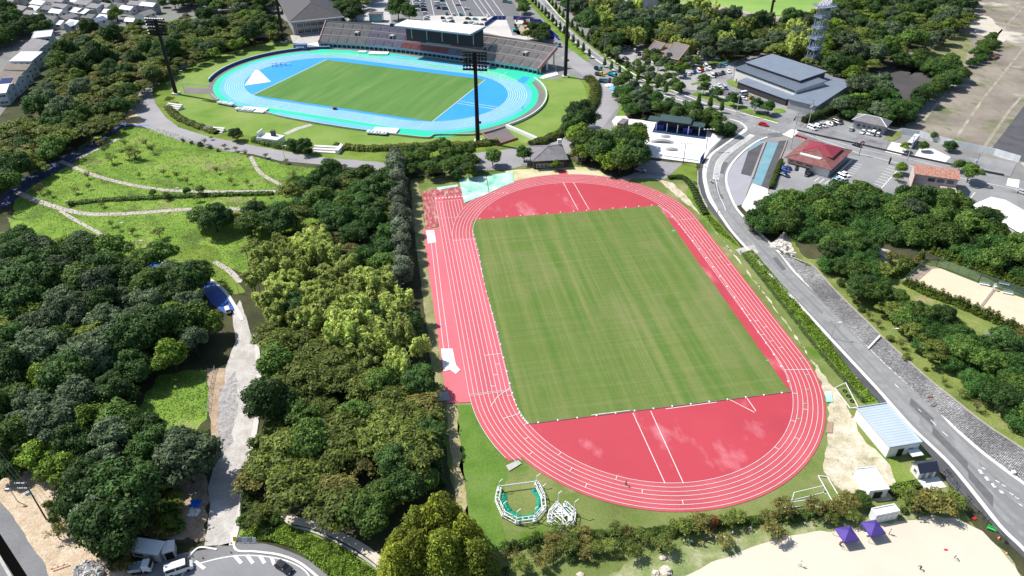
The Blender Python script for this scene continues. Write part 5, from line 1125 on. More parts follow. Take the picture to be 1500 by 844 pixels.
b = MB(); b.box((0, 0, 1.65), (.8, .8, .1)); b.box((0, .35, 2.), (.8, .08, .7)); b.build('seat', WHITE, t)
DKF = plain('dark wire fence', (.06, .07, .06), .6)
fence('dark wire fence between the sandy bank and the green roadside bank', [(1084, 372), (1110, 404), (1140, 442), (1200, 519), (1262, 590)], 1.6, DKF, 4, plain('dark wire mesh', (.04, .05, .04), .8, alpha=.25))
fence('white guard fence on the left of the curved road', [(1022, 252), (1022, 271), (1027, 289), (1036, 306)], 1., WHITE, 2, False)
fence('steel fence on the roadside edge of the sports ground', [(1378, 690), (1402, 720), (1432, 752), (1470, 795)], 1.2, plain('grey fence steel', (.12, .13, .13)), 3, False)
fence('grey steel fence across the yard above the green matting', [(690, 253), (722, 251), (750, 248)], 1.6, plain('dark fence steel', (.07, .07, .08)), 1.2, False, name='gate')
fence('grey steel gate between the tree and the asphalt yard', [(928, 252), (960, 257), (982, 258)], 1.3, MATS['dark fence steel'], 1.2, False, name='gate')
fence('white railing on the left ramp of the blue track', [(246, 124), (276, 124), (308, 127)], 1.6, WHITE, 1.6, False, name='railing', cat='railing')
fence('pipe railing at the end of the gravel lane beside the small cabin', [(259, 796), (285, 795), (300, 792)], 1.1, plain('brown pipe', (.14, .11, .09)), 2, False, name='railing', cat='railing')
fence('steel railing along the stone steps of the meadow clearing', [(315, 540), (309, 570), (305, 606)], 1.2, STEEL, 2, False, name='railing', cat='railing')
# white panel hoarding at the old yard
hp = GL([(1319, 197), (1345, 201), (1400, 216), (1455, 227), (1492, 238)]); hp[0].z = 0
t = thing('panel_hoarding', 'long white steel hoarding along the edge of the disused concrete yard', 'hoarding', hp[0])
HW = mat('white hoarding panel', [(.66, .7, .73), (.76, .79, .8)], scale=.4, coord='obj', rough=.6, objrand=.08)
cnt = 0
for a, c in zip(hp, hp[1:]):
    L_ = (c-a).length; n = round(L_/2.2)
    for k in range(n):
        p = a.lerp(c, (k+.5)/n)-hp[0]; cnt += 1
        b = MB(); b.box((0, 0, 1.5), (L_/n*.97, .12, 3.)); o = b.build('panel', HW if cnt < 999 else WHITE, t, (p.x, p.y, 0), math.atan2((c-a).y, (c-a).x)); 
for (pts, lb) in (([(710, 39), (724, 29), (741, 29)], 'blue construction hoarding behind the right end of the stand roof'), ([(752, 29), (771, 30)], 'short blue hoarding along the far side of the bare plot'), ([(776, 33), (792, 34), (802, 45), (818, 59)], 'blue hoarding running down beside the avenue'), ([(800, 57), (812, 58)], 'low blue hoarding behind the shrub at the stand end')):
    P_ = GL(pts); t = thing('blue_hoarding', lb, 'hoarding', P_[0])
    for a, c in zip(P_, P_[1:]):
        L_ = (c-a).length; n = max(1, round(L_/3))
        for k in range(n):
            p = a.lerp(c, (k+.5)/n)-P_[0]; b = MB(); b.box((0, 0, 1.3), (L_/n*.97, .15, 2.6)); b.build('panel', plain('royal blue panel', (.02, .05, .28), .5), t, (p.x, p.y, 0), math.atan2((c-a).y, (c-a).x))

# ------------------------------------------------------------ stone slope beside the road
bot = spl(GL([(1138, 368), (1185, 421), (1231, 468), (1271, 510), (1340, 574), (1399, 627), (1440, 662), (1500, 708), (1600, 782)]), 10)
top = spl(GL([(1180, 385), (1193, 391), (1224, 426), (1269, 470), (1292, 493), (1353, 549), (1400, 587), (1447, 624), (1500, 659), (1620, 748)], TZ), 10)
def resamp(P, n):
    L_ = [0]
    for a, b in zip(P, P[1:]): L_.append(L_[-1]+(b-a).length)
    out = []; j = 0
    for i in range(n):
        d = L_[-1]*i/(n-1)
        while j < len(P)-2 and L_[j+1] < d: j += 1
        out.append(P[j].lerp(P[j+1], (d-L_[j])/max(1e-6, L_[j+1]-L_[j])))
    return out
nL = 300; bt, tp = resamp(bot, nL), resamp(top, nL)
t = thing('stone_revetment', 'long sloping grey stone wall on the right of the curved road', 'stone wall')
b = MB(); rr_ = random.Random(5); rows = 13
for i in range(nL-1):
    b.face([(*bt[i], .02), (*bt[i+1], .02), (*tp[i+1], TZ), (*tp[i], TZ)])
b.build('slope', mat('dark joint mortar', [(.12, .12, .12), (.17, .17, .17)], scale=.5), t)
b = MB()
for i in range(nL-1):
    for k in range(rows):
        of = .5 if (k % 2) else 0
        f0, f1 = (k+.08)/rows, (k+.92)/rows
        def Q(u, f):
            u = min(u, nL-1.001); j = int(u); p = bt[j].lerp(bt[j+1], u-j); q = tp[j].lerp(tp[j+1], u-j); r = p.lerp(q, f); return Vector((r.x, r.y, .02+(TZ-.02)*f))
        u0, u1 = i+of+.07, i+of+.93
        a, c, d, e = Q(u0, f0), Q(u1, f0), Q(u1, f1), Q(u0, f1); n_ = (c-a).cross(e-a).normalized(); n_ = n_ if n_.z > 0 else -n_
        m_ = (a+c+d+e)/4; h_ = rr_.uniform(.08, .3); tops = [v.lerp(m_, .3)+n_*h_*rr_.uniform(.6, 1.2) for v in (a, c, d, e)]
        base_ = [a, c, d, e]
        b.face(tops)
        for q in range(4): b.face([base_[q], base_[(q+1) % 4], tops[(q+1) % 4], tops[q]])
o = b.build('stone', mat('grey wall stone', [(.15, .15, .155), (.3, .295, .3), (.5, .49, .48)], scale=.1, rough=.95, island=.35, fine=.2), t); o['kind'] = 'stuff'
b = MB(); b.ribbon(top, .5, TZ, .15); b.build('coping', mat('brown coping', [(.3, .26, .22), (.4, .36, .31)], scale=.5), t)
for f in (.12, .3):
    pass
a, c = G(1271, 512), G(1289, 493, TZ); b = MB(); b.tube((a.x, a.y, .3), (c.x, c.y, TZ+.3), .35, 5); b.build('stair_strip', CONCW, t)
# rocky bank above the revetment
t = thing('rocky_bank', 'pale rough rocky bank rising to the dark wood above the stone wall', 'bank')
def rocks(px, n, s, seed, m, name='rock', par=None, z=.0, hmax=1.0):
    rr = random.Random(seed); P_ = GL(px); xs = [p.x for p in P_]; ys = [p.y for p in P_]; b = MB(); c = 0
    while c < n:
        x, y = rr.uniform(min(xs), max(xs)), rr.uniform(min(ys), max(ys))
        if not inside(x, y, P_): continue
        c += 1; r = s*rr.uniform(.5, 1.3); k = len(b.v)
        b.ball((x, y, z+r*.2), r, 6, rr.uniform(.5, hmax))
        for q in range(k, len(b.v)): v = b.v[q]; b.v[q] = (v[0]+rr.uniform(-.25, .25)*r, v[1]+rr.uniform(-.25, .25)*r, v[2]+rr.uniform(-.2, .2)*r)
    return b
def inside(x, y, P_):
    r = False; n = len(P_); j = n-1
    for i in range(n):
        if (P_[i].y > y) != (P_[j].y > y) and x < (P_[j].x-P_[i].x)*(y-P_[i].y)/(P_[j].y-P_[i].y)+P_[i].x: r = not r
        j = i
    return r
PR = mat('pale bleached rock', [(.3, .28, .26), (.5, .47, .44), (.62, .6, .58)], scale=.4, rough=.95, island=.2, fine=.15)
o = rocks([(1130, 362), (1150, 345), (1190, 352), (1205, 372), (1186, 385), (1155, 372)], 260, 1.3, 4, PR).build('rock', PR, t); o['kind'] = 'stuff'
b = MB(); P_ = GL([(1126, 362), (1150, 344), (1192, 350), (1210, 372), (1190, 388), (1150, 370)]); b.prism([(p.x, p.y) for p in P_], 0, [.1, 2.5, 3.4, 3.4, 3.0, .5]); b.build('slope', PR, t)
t = thing('rubble_pile', 'pile of broken grey concrete rubble by the bottom edge', 'rubble pile')
o = rocks([(112, 835), (122, 827), (140, 828), (149, 838), (140, 860), (112, 860)], 130, .7, 8, CONC, hmax=1.4, z=.5).build('rubble', mat('grey concrete rubble', [(.3, .29, .28), (.55, .53, .51)], scale=1, island=.25), t); o['kind'] = 'stuff'
b = MB(); p = G(130, 842); b.ball((p.x, p.y, -.3), 3.4, 12, .4); b.build('heap_core', CONC, t)
rk = [((971, 818), .8, 'upright pale rock standing alone in the grass left of the sand ground'), ((975, 838), 1.3, 'largest pale boulder at the bottom edge beside the sand ground'), ((961, 840), .8, 'small pale rock left of the largest boulder at the bottom edge'), ((850, 843), .8, 'pale boulder at the bottom edge among the orange shrubs')]
for (px, r, lb) in rk:
    rr = random.Random(int(px[0])); b = MB(); b.ball((0, 0, r*.2), r, 12, .55)
    b.v = [(v[0]+rr.uniform(-.2, .2)*r, v[1]*.8+rr.uniform(-.2, .2)*r, v[2]+rr.uniform(-.1, .1)*r) for v in b.v]
    tag(b.build('boulder', mat('warm pale rock', [(.55, .46, .38), (.68, .6, .52)], scale=.8, coord='obj'), None, G(*px)), lb, 'boulder')
for (px, s, lb, m_) in (((287, 737), .75, 'crumpled bright blue tarpaulin on the dirt beside the gravel lane', plain('bright blue tarp', (.01, .16, .75), .5)), ((285, 750), .8, 'heap of white sacks just below the blue tarpaulin', WHITE)):
    rr = random.Random(4); b = MB(); n = 9
    for i in range(n):
        for j in range(n):
            pass
    V = [[(-1.6*s+3.2*s*i/(n-1)+rr.uniform(-.2, .2), -1.6*s+3.2*s*j/(n-1)*.8+rr.uniform(-.2, .2), .15+rr.uniform(0, .7) if 0 < i < n-1 and 0 < j < n-1 else .02) for j in range(n)] for i in range(n)]
    for i in range(n-1):
        for j in range(n-1): b.face([V[i][j], V[i+1][j], V[i+1][j+1], V[i][j+1]])
    tag(b.build('tarpaulin', m_, None, G(*px)), lb, 'tarpaulin')
# white pole vault/landing cover and equipment in far stadium
P_ = [G(*q) for q in ((357, 127), (377, 107), (398, 121))]
t = thing('landing_cover', 'large white triangular cover spread on the blue infield', 'cover', P_[0])
b = MB(); c0 = P_[0]; b.prism([(p.x-c0.x, p.y-c0.y) for p in (P_[0], P_[2], G(380, 107.5), G(375, 107))], 0, [.1, .1, 1.8, 1.8]); b.build('cover', TARPW, t)
t = thing('hurdle_stack', 'cluster of white hurdles on the blue infield above the white cover', 'hurdles', G(412, 96), R(15))
for k in range(7):
    b = MB(); x, y = (k % 4)*2.6-4, (k//4)*3-1.5; b.box((x, y, 1.2), (3., .3, .35)); b.box((x-1.3, y, .6), (.2, 1.2, 1.2)); b.box((x+1.3, y, .6), (.2, 1.2, 1.2)); b.build('hurdle', WHITE, t, (0, 0, 0), 0)
for px, w_, h_, lb, rz_ in (((660, 82), 15, 6, 'white landing mat below the roofed middle of the stand', -3), ((555, 79.5), 12, 5, 'white landing mat at the left end of the home straight', -3), ((531, 77.5), 5, 3, 'small white mat left of the landing mat on the home straight', -3), ((702, 99), 12, 6, 'white landing mat at the right end of the home straight', -8), ((372, 162.5), 14, 6, 'white landing mat on the near straight at the left', -14), ((565, 193), 12, 6, 'white landing mat on the near straight at the middle', -10)):
    if lb.startswith('white landing mat below'): continue
    o = MB().box((0, 0, .4), (w_, h_, .6)).build('landing_mat', TARPW, None, G(*px)+Vector((0, 0, .2)), R(rz_)); tag(o, lb, 'mat')
for px, lb, rz_ in (((332, 154), 'slatted white bench roller beside the near wall of the blue track', -25), ((553, 197), 'low white equipment cart at the near wall of the blue track', -12), ((360, 163), 'flat white trolley against the near wall left of the landing mat', -16)):
    t = thing('equipment_cart', lb, 'cart', G(*px), R(rz_))
    b = MB(); b.box((0, 0, .9), (10, 3, .25)); b.build('deck', WHITE, t)
    for k in range(6): b = MB(); b.box((-4.5+k*1.8, -.1, 1.25), (1.1, 3, .35)); b.build('slat', plain('blue white slat', (.45, .55, .7)) if k % 2 else WHITE, t)
    for x in (-4, 4): b = MB(); b.tube((x, -1.4, .4), (x, 1.4, .4), .4, 8); b.build('wheel', DARK, t)
t = thing('score_clock', 'dark blue equipment trailer at the end of the curved blue wall', 'trailer', G(441, 73), 0)
b = MB(); b.box((0, 0, 2), (8, 3, 3)); b.build('body', plain('trailer body', (.1, .14, .3)), t); b = MB(); b.box((0, -1.55, 2.), (5, .08, 1)); b.build('panel', WHITE, t)

# ------------------------------------------------------------ tents
def tent(label, px, sz, rz, extra=0):
    t = thing('canopy_tent', label, 'tent', G(*px), rz, None); h, s = 2.3, sz/2
    b = MB(); ap = (0, 0, h+1.3); E_ = [(-s, -s, h), (s, -s, h), (s, s, h), (-s, s, h)]
    for i in range(4): b.face([E_[i], E_[(i+1) % 4], ap]); a, c = E_[i], E_[(i+1) % 4]; b.face([(a[0], a[1], h-.3), (c[0], c[1], h-.3), c, a])
    b.build('canopy', mat('purple canvas', [(.06, .035, .22), (.1, .06, .3)], scale=.6, coord='obj', rough=.7), t)
    for x in (-s, s):
        for y in (-s, s): b = MB(); b.box((x*.97, y*.97, h/2), (.08, .08, h)); b.build('leg', STEEL, t)
    b = MB(); b.box((0, 0, .55), (sz*.8, .7, .06)); b.build('table', WHITE, t)
tent('purple canopy tent on the sand, the left of the two', (1237, 792), 3.6, R(10))
tent('purple canopy tent on the sand, the right of the two near the container', (1275, 783), 3.6, R(12))

# ------------------------------------------------------------ throwing cage
def cage(label, nodes, polesz, beam=None, inner=None, extra_net=None):
    P_ = [G(*q) for q in nodes]; c0 = sum(P_, Vector())/len(P_); t = thing('throwing_cage', label, 'throwing cage', c0)
    Q_ = [p-c0 for p in P_]
    for i, p in enumerate(Q_):
        b = MB(); b.box((p.x, p.y, .35), (.9, .9, .7)); b.box((p.x, p.y, 1.1), (.3, .3, 1.5)); b.build('base_block', WHITE, t)
        if i in polesz:
            h = polesz[i]; b = MB(); b.tube((p.x, p.y, .7), (p.x, p.y, h), .09, 5); q = (Q_[i].normalized())*(-1.0); b.tube((p.x, p.y, h), (p.x+.9*(1 if i % 2 else .8), p.y+.5, h+.3), .1, 5); b.build('post', WHITE, t)
    for a, c in zip(Q_, Q_[1:]):
        d = (c-a).normalized(); n_ = Vector((-d.y, d.x, 0))*.42
        b = MB()
        for s in (-1, 1):
            for z in (.5, 1.5): b.tube((a.x+n_.x*s, a.y+n_.y*s, z), (c.x+n_.x*s, c.y+n_.y*s, z), .09, 5)
        k = max(2, int((c-a).length/1.1))
        for q in range(k+1): p = a.lerp(c, q/k); b.tube((p.x-n_.x, p.y-n_.y, 1.5), (p.x+n_.x, p.y+n_.y, 1.5), .07, 4); b.tube((p.x-n_.x, p.y-n_.y, .5), (p.x-n_.x, p.y-n_.y, 1.5), .06, 4)
        b.build('truss', WHITE, t)
    if beam:
        a, c = Q_[beam[0]], Q_[beam[1]]; b = MB(); b.tube((a.x, a.y, 1.6), (c.x, c.y, 1.6), .16, 6); b.build('beam', plain('grey white beam', (.6, .6, .6)), t)
    if inner:
        N_ = [G(*q)-c0 for q in inner]; b = MB(); sp_ = spl([(p.x, p.y) for p in N_], 6); rr = random.Random(3)
        for i in range(len(sp_)-1):
            a, c = sp_[i], sp_[i+1]; d = (c-a).normalized(); n_ = Vector((-d.y, d.x))
            w0, w1 = rr.uniform(.5, .8), rr.uniform(.5, .8); z0 = rr.uniform(.25, .6)
            b.face([(*(a-n_*w0), .1), (*(c-n_*w1), .1), (*c, z0), (*a, z0+.0)]); b.face([(*a, z0), (*c, z0), (*(c+n_*w1), .1), (*(a+n_*w0), .1)])
        b.build('net', mat('folded green net', [(.005, .2, .12), (.01, .32, .2)], scale=2, coord='obj', rough=.8, fine=.2), t)
    return t
cn = lambda *p: zz(700, 680, .1303, p)
cage('open ring shaped white throwing cage with green net folded inside it', cn((245, 300), (215, 430), (290, 590), (440, 670), (640, 645), (745, 525), (728, 385), (660, 245)), {0: 3.2, 2: 4.4, 3: 4.2, 4: 4.4, 6: 4.2, 7: 3.4}, (0, 7), cn((300, 340), (300, 430), (360, 530), (470, 600), (610, 595), (680, 500), (690, 380), (620, 290)))
t = cage('folded white throwing cage frames with green net right of the ring shaped cage', cn((900, 480), (820, 570), (800, 655), (940, 770), (1060, 680), (1080, 575), (980, 480)), {0: 4.6, 2: 4.2, 4: 3.4, 5: 4.6, 3: 5.}, (0, 4), cn((950, 470), (1010, 500), (1060, 560)))
c0 = t.location
N_ = [G(*q)-c0 for q in cn((820, 655), (880, 710), (930, 765))]
b = MB(); b.ribbon([(p.x, p.y) for p in N_], 1.3, .1, .4); b.build('net', MATS['folded green net'], t)
b = MB()
for (a, c) in (((870, 560), (990, 690)), ((900, 540), (1050, 660)), ((860, 600), (1000, 600)), ((930, 500), (960, 740)), ((840, 640), (1060, 600)), ((880, 500), (1040, 640)), ((830, 580), (960, 700))):
    p, q = [G(*z_)-c0 for z_ in cn(a, c)]; b.tube((p.x, p.y, 1.3), (q.x, q.y, 1.4), .11, 5)
b.build('cross_bar', WHITE, t)
b = MB(); p = G(*cn((920, 570))[0])-c0; b.box((p.x, p.y, 1.3), (1, .8, .5)); b.build('counterweight', WHITE, t)
p = G(*cn((1035, 665))[0])-c0; b = MB(); b.box((p.x, p.y, 1.3), (1, .9, .5)); b.build('counterweight', WHITE, t)

# ------------------------------------------------------------ goals lying on the grass
def goal(label, px4, h=(.1, .1, 1.4, 1.4)):
    P_ = [G(*q, z) for q, z in zip(px4, h)]; c0 = P_[0].copy(); c0.z = 0; t = thing('football_goal', label, 'goal', c0)
    Q_ = [p-c0 for p in P_]; names = ('post', 'crossbar', 'post', 'back_bar')
    for i in range(4):
        b = MB(); b.tube(Q_[i], Q_[(i+1) % 4], .11, 6); b.build(names[i], WHITE, t)
    for q in Q_[2:]:
        b = MB(); b.tube(q, (q.x+.5, q.y-.4, .05), .07, 5); b.build('leg', WHITE, t)
    return t
hz = lambda *p: zz(1100, 619, .26667, p)
goal('white football goal frame lying on the grass, left of three beside the bushes', hz((162, 470), (172, 443), (352, 420), (356, 455)), (.1, 1.5, 1.5, .1))
goal('white football goal frame lying above the left one near the red track', hz((225, 428), (238, 385), (395, 348), (400, 385)), (.1, 1.5, 1.5, .1))
goal('long white goal frame lying crosswise at the right of the goal cluster', hz((370, 292), (455, 445), (503, 438), (420, 298)), (.3, .3, .3, .3))
goal('white goal frame lying tilted beside the bright green bank', zz(1100, 400, .26667, [(462, 632), (545, 742), (590, 738), (520, 602)]), (.15, .15, .8, .8))
goal('small white hurdle frame lying on the straw path', [(645, 633), (657, 637), (657, 636), (645, 632)], (.1, .1, .5, .5))
goal('white barrier frame standing at the start of the stone path', zz(370, 619, .26667, [(128, 528), (168, 528), (165, 518), (132, 518)]), (.1, .1, .8, .8))
for k, lb in enumerate(('upper', 'middle', 'lower')):
    b = MB(); n = 12
    for i in range(n): a0, a1 = 2*math.pi*i/n, 2*math.pi*(i+1)/n; b.tube((.45*math.cos(a0), .45*math.sin(a0), .15), (.45*math.cos(a1), .45*math.sin(a1), .15), .17, 5)
    tag(b.build('tyre_weight', plain('black rubber', (.015, .015, .015), .7), None, G(*zz(1100, 400, .26667, [(515+k*20, 650+k*28)])[0])), f'black tyre weight beside the tilted goal, {lb} of three', 'tyre')
# benches / boards
t = thing('green_bench', 'bright green bench on the roadside edge of the sand ground', 'bench', G(1452, 777), R(-35))
b = MB(); b.box((0, 0, .45), (1.8, .5, .08)); b.build('seat', plain('bright green plastic', (.03, .5, .1)), t); b = MB(); b.box((0, .25, .8), (1.8, .08, .5)); b.build('backrest', MATS['bright green plastic'], t)
for x in (-.8, .8): b = MB(); b.box((x, 0, .2), (.1, .45, .4)); b.build('leg', STEEL, t)
for k, (c_, nm) in enumerate((((.7, .55, .03), 'yellow sign board at the left of the row beside the lane mouth'), ((.3, .36, .45), 'grey blue notice board next to the yellow one'), ((.5, .53, .56), 'wide pale notice board in the middle of the row by the lane mouth'), ((.35, .4, .48), 'grey notice board second from the right by the lane mouth'), ((.6, .6, .62), 'narrow pale notice board at the right end of the row'))):
    t = thing('notice_board', nm, 'sign board', G(345.5+k*7, 794+k*.3), R(4)); b = MB(); b.box((0, 0, 1.), (1.15 if k == 2 else .8, .08, 1.1), rot=Matrix.Rotation(-.35, 3, 'X')); b.build('board', plain('board %s' % nm.split()[0], c_, .5), t)
    for x in (-.35, .35): b = MB(); b.box((x, .2, .4), (.06, .06, .8)); b.build('leg', STEEL, t)
def cone(px, lb):
    t = thing('traffic_cone', lb, 'cone', G(*px)); b = MB(); b.tube((0, 0, .05), (0, 0, .75), .22, 10, .05); b.build('cone', plain('orange plastic', (.75, .16, .02), .5), t); b = MB(); b.box((0, 0, .03), (.5, .5, .06)); b.build('base', MATS['orange plastic'], t); b = MB(); b.tube((0, 0, .32), (0, 0, .5), .165, 10, .12); b.build('band', WHITE, t)
cone((297, 818), 'orange traffic cone left of the gravel lane mouth'); cone((338, 810), 'orange traffic cone right of the gravel lane mouth at the kerb'); cone((339, 797), 'orange traffic cone higher up at the right kerb of the lane'); cone((239, 818), 'orange traffic cone between the two cabins')
cone((1474, 812), 'orange traffic cone on the side pavement at the lower right'); cone((1463, 789), 'small orange cone on the path near the green bench')
t = thing('striped_barrier', 'short orange and white striped barrier lying on the pale bank', 'barrier', G(89, 832), R(25))
for k in range(6): b = MB(); b.box((k*.55-1.4, 0, .6), (.4, .15, .4)); b.build('stripe', WHITE if k % 2 else plain('orange stripe', (.8, .2, .03)), t)
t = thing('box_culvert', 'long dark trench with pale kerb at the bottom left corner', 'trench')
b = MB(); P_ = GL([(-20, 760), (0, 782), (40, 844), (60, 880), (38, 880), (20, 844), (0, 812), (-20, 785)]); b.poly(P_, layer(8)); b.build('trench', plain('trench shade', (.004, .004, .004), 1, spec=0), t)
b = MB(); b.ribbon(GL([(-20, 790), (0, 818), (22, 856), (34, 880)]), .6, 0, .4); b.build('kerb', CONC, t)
o = tag(MB().box((0, 0, .1), (.9, .6, .2)).build('red_bag', plain('red cloth', (.55, .02, .03)), None, G(1427, 760), .3), 'small red bag on the grass strip beside the roadside fence', 'bag')
o = tag(MB().box((0, 0, .06), (.8, .5, .12)).build('base_plate', MATS['red cloth'], None, G(1385.5, 806), .1), 'red base marker lying on the sand', 'marker')
b = MB(); p = G(1365, 585); b.box((0, 0, 1), (.12, .12, 2.)); b.box((0, 0, 2.), (1.6, .1, .5)); tag(b.build('road_sign', plain('rusty pink steel', (.45, .2, .16)), None, G(1359, 590, 1.)), 'small rusty sign post standing on the stone wall', 'sign')
b = MB(); b.box((0, 0, .5), (.8, .7, 1.1)); tag(b.build('meter_box', WHITE, None, G(1483, 695)), 'white meter box on the kerb beside the stone wall', 'box')
for px, lb in (((708, 241), 'white sign board'),): pass
t = thing('white_sign_board', 'small white notice board at the foot of the round tree by the clubhouse', 'sign board', G(768, 246), 0)
b = MB(); b.box((0, 0, 1.5), (2.4, .15, 1.4)); b.build('board', WHITE, t)
for x in (-1, 1): b = MB(); b.box((x, .1, .5), (.1, .1, 1)); b.build('leg', STEEL, t)
for k, (px, lb) in enumerate(((zz(1120, 170, .1421, [(1003, 285)])[0], 'round'), )): pass
t = thing('shop_sign', 'tall pole with a round red and white shop sign at the car park corner', 'sign', G(1258, 228)); b = MB(); b.box((0, 0, 2.6), (.2, .2, 5.2)); b.build('pole', plain('grey brown pole', (.2, .16, .15)), t)
b = MB(); b.tube((0, -.12, 5.9), (0, .12, 5.9), .95, 14); b.build('sign_disc', plain('dark red sign', (.3, .03, .03)), t); b = MB(); b.tube((0, -.15, 5.9), (0, -.13, 5.9), .5, 12); b.build('sign_centre', WHITE, t)
t = thing('shop_sign', 'narrow dark red sign pillar on the roadside of the car park', 'sign', G(1302, 241)); b = MB(); b.box((0, 0, 1.6), (.7, .3, 3.2)); b.build('panel', plain('maroon sign', (.16, .05, .04)), t); b = MB(); b.box((0, 0, .15), (1.2, .8, .3)); b.build('base', CONC, t)
b = MB()
for k in range(4):
    t = thing('red_barrier', f'red traffic barrier on the corner above the restaurant, {["first","second","third","fourth"][k]} from the left', 'barrier', G(1167+k*4.2, 200.5+k*1.3), R(-15)); b = MB(); b.box((0, 0, .6), (1.3, .3, .9)); b.build('panel', plain('bright red plastic', (.65, .04, .06)), t); b = MB(); b.box((0, 0, .08), (1.6, .6, .16)); b.build('foot', WHITE, t)
b = MB(); t = thing('pipe_stack', 'stack of rust brown pipes on the old concrete yard', 'pipes', G(1454, 86), R(40))
for k in range(9): b = MB(); b.tube((-4, (k % 5)*.9-2+(k//5)*.45, .4+(k//5)*.75), (4, (k % 5)*.9-2+(k//5)*.45, .4+(k//5)*.75), .42, 8); b.build('pipe', plain('rust brown pipe', (.2, .11, .08), .8), t)

# ------------------------------------------------------------ poles and lamps
def lamp(px, ty, lb, arm=1, m=STEEL, white=True, grp=None):
    g0 = G(*px); H = Hof(px[0], px[1], ty); t = thing('street_lamp', lb, 'lamp', g0, 0, grp)
    b = MB(); b.tube((0, 0, 0), (0, 0, H), .11, 6, .07); b.build('pole', m, t)
    b = MB(); b.tube((0, 0, H), (arm, 0, H+.15), .06, 4); b.box((arm+.3, 0, H+.15), (.9, .35, .18)); b.build('lamp_head', WHITE, t)
for px, ty, lb in (((1217, 496), 473, 'grey street lamp on the verge between the side pavement and the road'), ((47, 263), 244, 'white lamp beside the blue path at the left edge of the park'), ((135, 204), 192, 'white lamp at the top of the blue path near the grass'), ((209, 376), 353, 'tall white lamp beside the pond'), ((178, 341), 327, 'thin lamp in the middle of the lower meadow'), ((260, 291), 276, 'thin lamp between the two park paths'), ((97, 301), 295, 'short lamp beside the bend of the lower park path'),
                   ((350, 430), 414, 'lamp on the lawn right of the pond'), ((271, 137), 104, 'tall grey lamp on the left ramp of the stadium'), ((425, 64), 37, 'grey lamp between the gymnasium and the left mast'), ((814, 112), 80, 'grey lamp at the right end of the grandstand'), ((417, 232), 214, 'thin lamp on the near verge of the ring road'), ((586, 431), 416, 'thin pale pole at the lower end of the grey green tree row'),
                   ((905, 38), 18, 'thin lamp at the far end of the avenue'), ((1297, 510), 482, 'lamp post on the park slope right of the stone wall'), ((1395, 520), 500, 'white lamp among the shrubs of the right park'), ((1257, 422), 404, 'white lamp on the slope above the stone wall'), ((1328, 438), 426, 'white lamp at the left end of the court hedge'), ((1409, 588), 574, 'thin lamp beside the young tree on the right slope')):
    lamp(px, ty, lb)
def flood(px, ty, lb):
    g0 = G(*px); H = Hof(px[0], px[1], ty); t = thing('skate_park_light', lb, 'floodlight', g0); b = MB(); b.tube((0, 0, 0), (0, 0, H), .18, 6, .12); b.build('pole', plain('dark steel pole', (.08, .08, .085)), t)
    b = MB(); b.box((0, 0, H), (4.6, .12, .12)); b.build('cross_arm', STEEL, t)
    for k in range(4): b = MB(); b.box((-2.1+k*1.4, -.2, H+.25), (.6, .4, .4)); b.build('lamp_head', WHITE, t)
flood((1000.5, 241), 211, 'four headed floodlight pole at the near edge of the skate plaza'); flood((1034, 220), 190, 'floodlight pole at the right corner of the skate plaza')
def upole(px, ty, lb, arms=2, box=False, rz=0, wood=False):
    g0 = G(*px); H = Hof(px[0], px[1], ty); t = thing('utility_pole', lb, 'utility pole', g0, rz)
    b = MB(); b.tube((0, 0, 0), (0, 0, H), .2, 7, .13); b.build('pole', plain('brown grey pole', (.12, .09, .08)) if wood else CONC, t)
    for k in range(arms): b = MB(); b.box((0 if not box else -1, 0, H-.4-k*1.6), (2.6, .14, .14)); b.build('cross_arm', STEEL, t)
    for k in range(arms):
        for x in (-1.1, 0, 1.1): b = MB(); b.tube((x-(1 if box else 0), 0, H-.35-k*1.6), (x-(1 if box else 0), 0, H-k*1.6), .06, 5); b.build('insulator', plain('grey insulator', (.25, .24, .23)), t)
    if box:
        for s in (0, 1): b = MB(); b.tube((-.1-s*.55, -.35, H-3.6-s*.3), (-.1-s*.55, -.35, H-2.7-s*.3), .32, 9); b.build('transformer', plain('pale transformer', (.5, .56, .6), .5), t)
    return t, g0, H
for px, ty, lb, bx in (((1079, 165), 131, 'concrete utility pole between two round trees by the station lot', 1), ((1104, 173), 151, 'shorter utility pole beside the avenue right of the round trees', 0), ((1184, 183), 146, 'utility pole in front of the hedge by the fire station', 1), ((1162, 200), 165, 'utility pole at the junction corner', 0), ((1158, 218), 171, 'tall utility pole behind the red roofed restaurant', 0),
                       ((1327, 240), 199, 'brown utility pole between the bus and the terracotta restaurant', 0), ((1426, 251), 225, 'utility pole with transformer right of the terracotta restaurant', 1), ((885, 81), 51, 'utility pole among the trees beside the avenue', 0), ((930, 106), 81, 'utility pole beside the tan hall car park', 0), ((984, 130), 111, 'utility pole at the avenue edge below the tan hall', 0), ((1021, 137), 115, 'utility pole beside the station lot', 0), ((962, 112), 90, 'utility pole near the parked cars beside the tan hall', 0)):
    upole(px, ty, lb, 2, bool(bx), R(-20))
upole((68, 761), 706, 'tall brown utility pole with transformers on the pale bank at lower left', 2, True, R(0), True)
lamp((26, 735), 717, 'thin white lamp pole left of the utility pole on the pale bank', -1)
W1 = plain('black wire', (.02, .02, .02), .6)
def wire(a, b_, lb, sag=1., r=.05):
    b = MB(); a = Vector(a); b_ = Vector(b_); n = 10; pr = a
    for i in range(1, n+1): f = i/n; q = a.lerp(b_, f); q.z -= sag*4*f*(1-f); b.tube(pr, q, r, 3); pr = q
    tag(b.build('power_line', W1), lb, 'wire')
pz = G(68, 761); Hp = Hof(68, 761, 706)
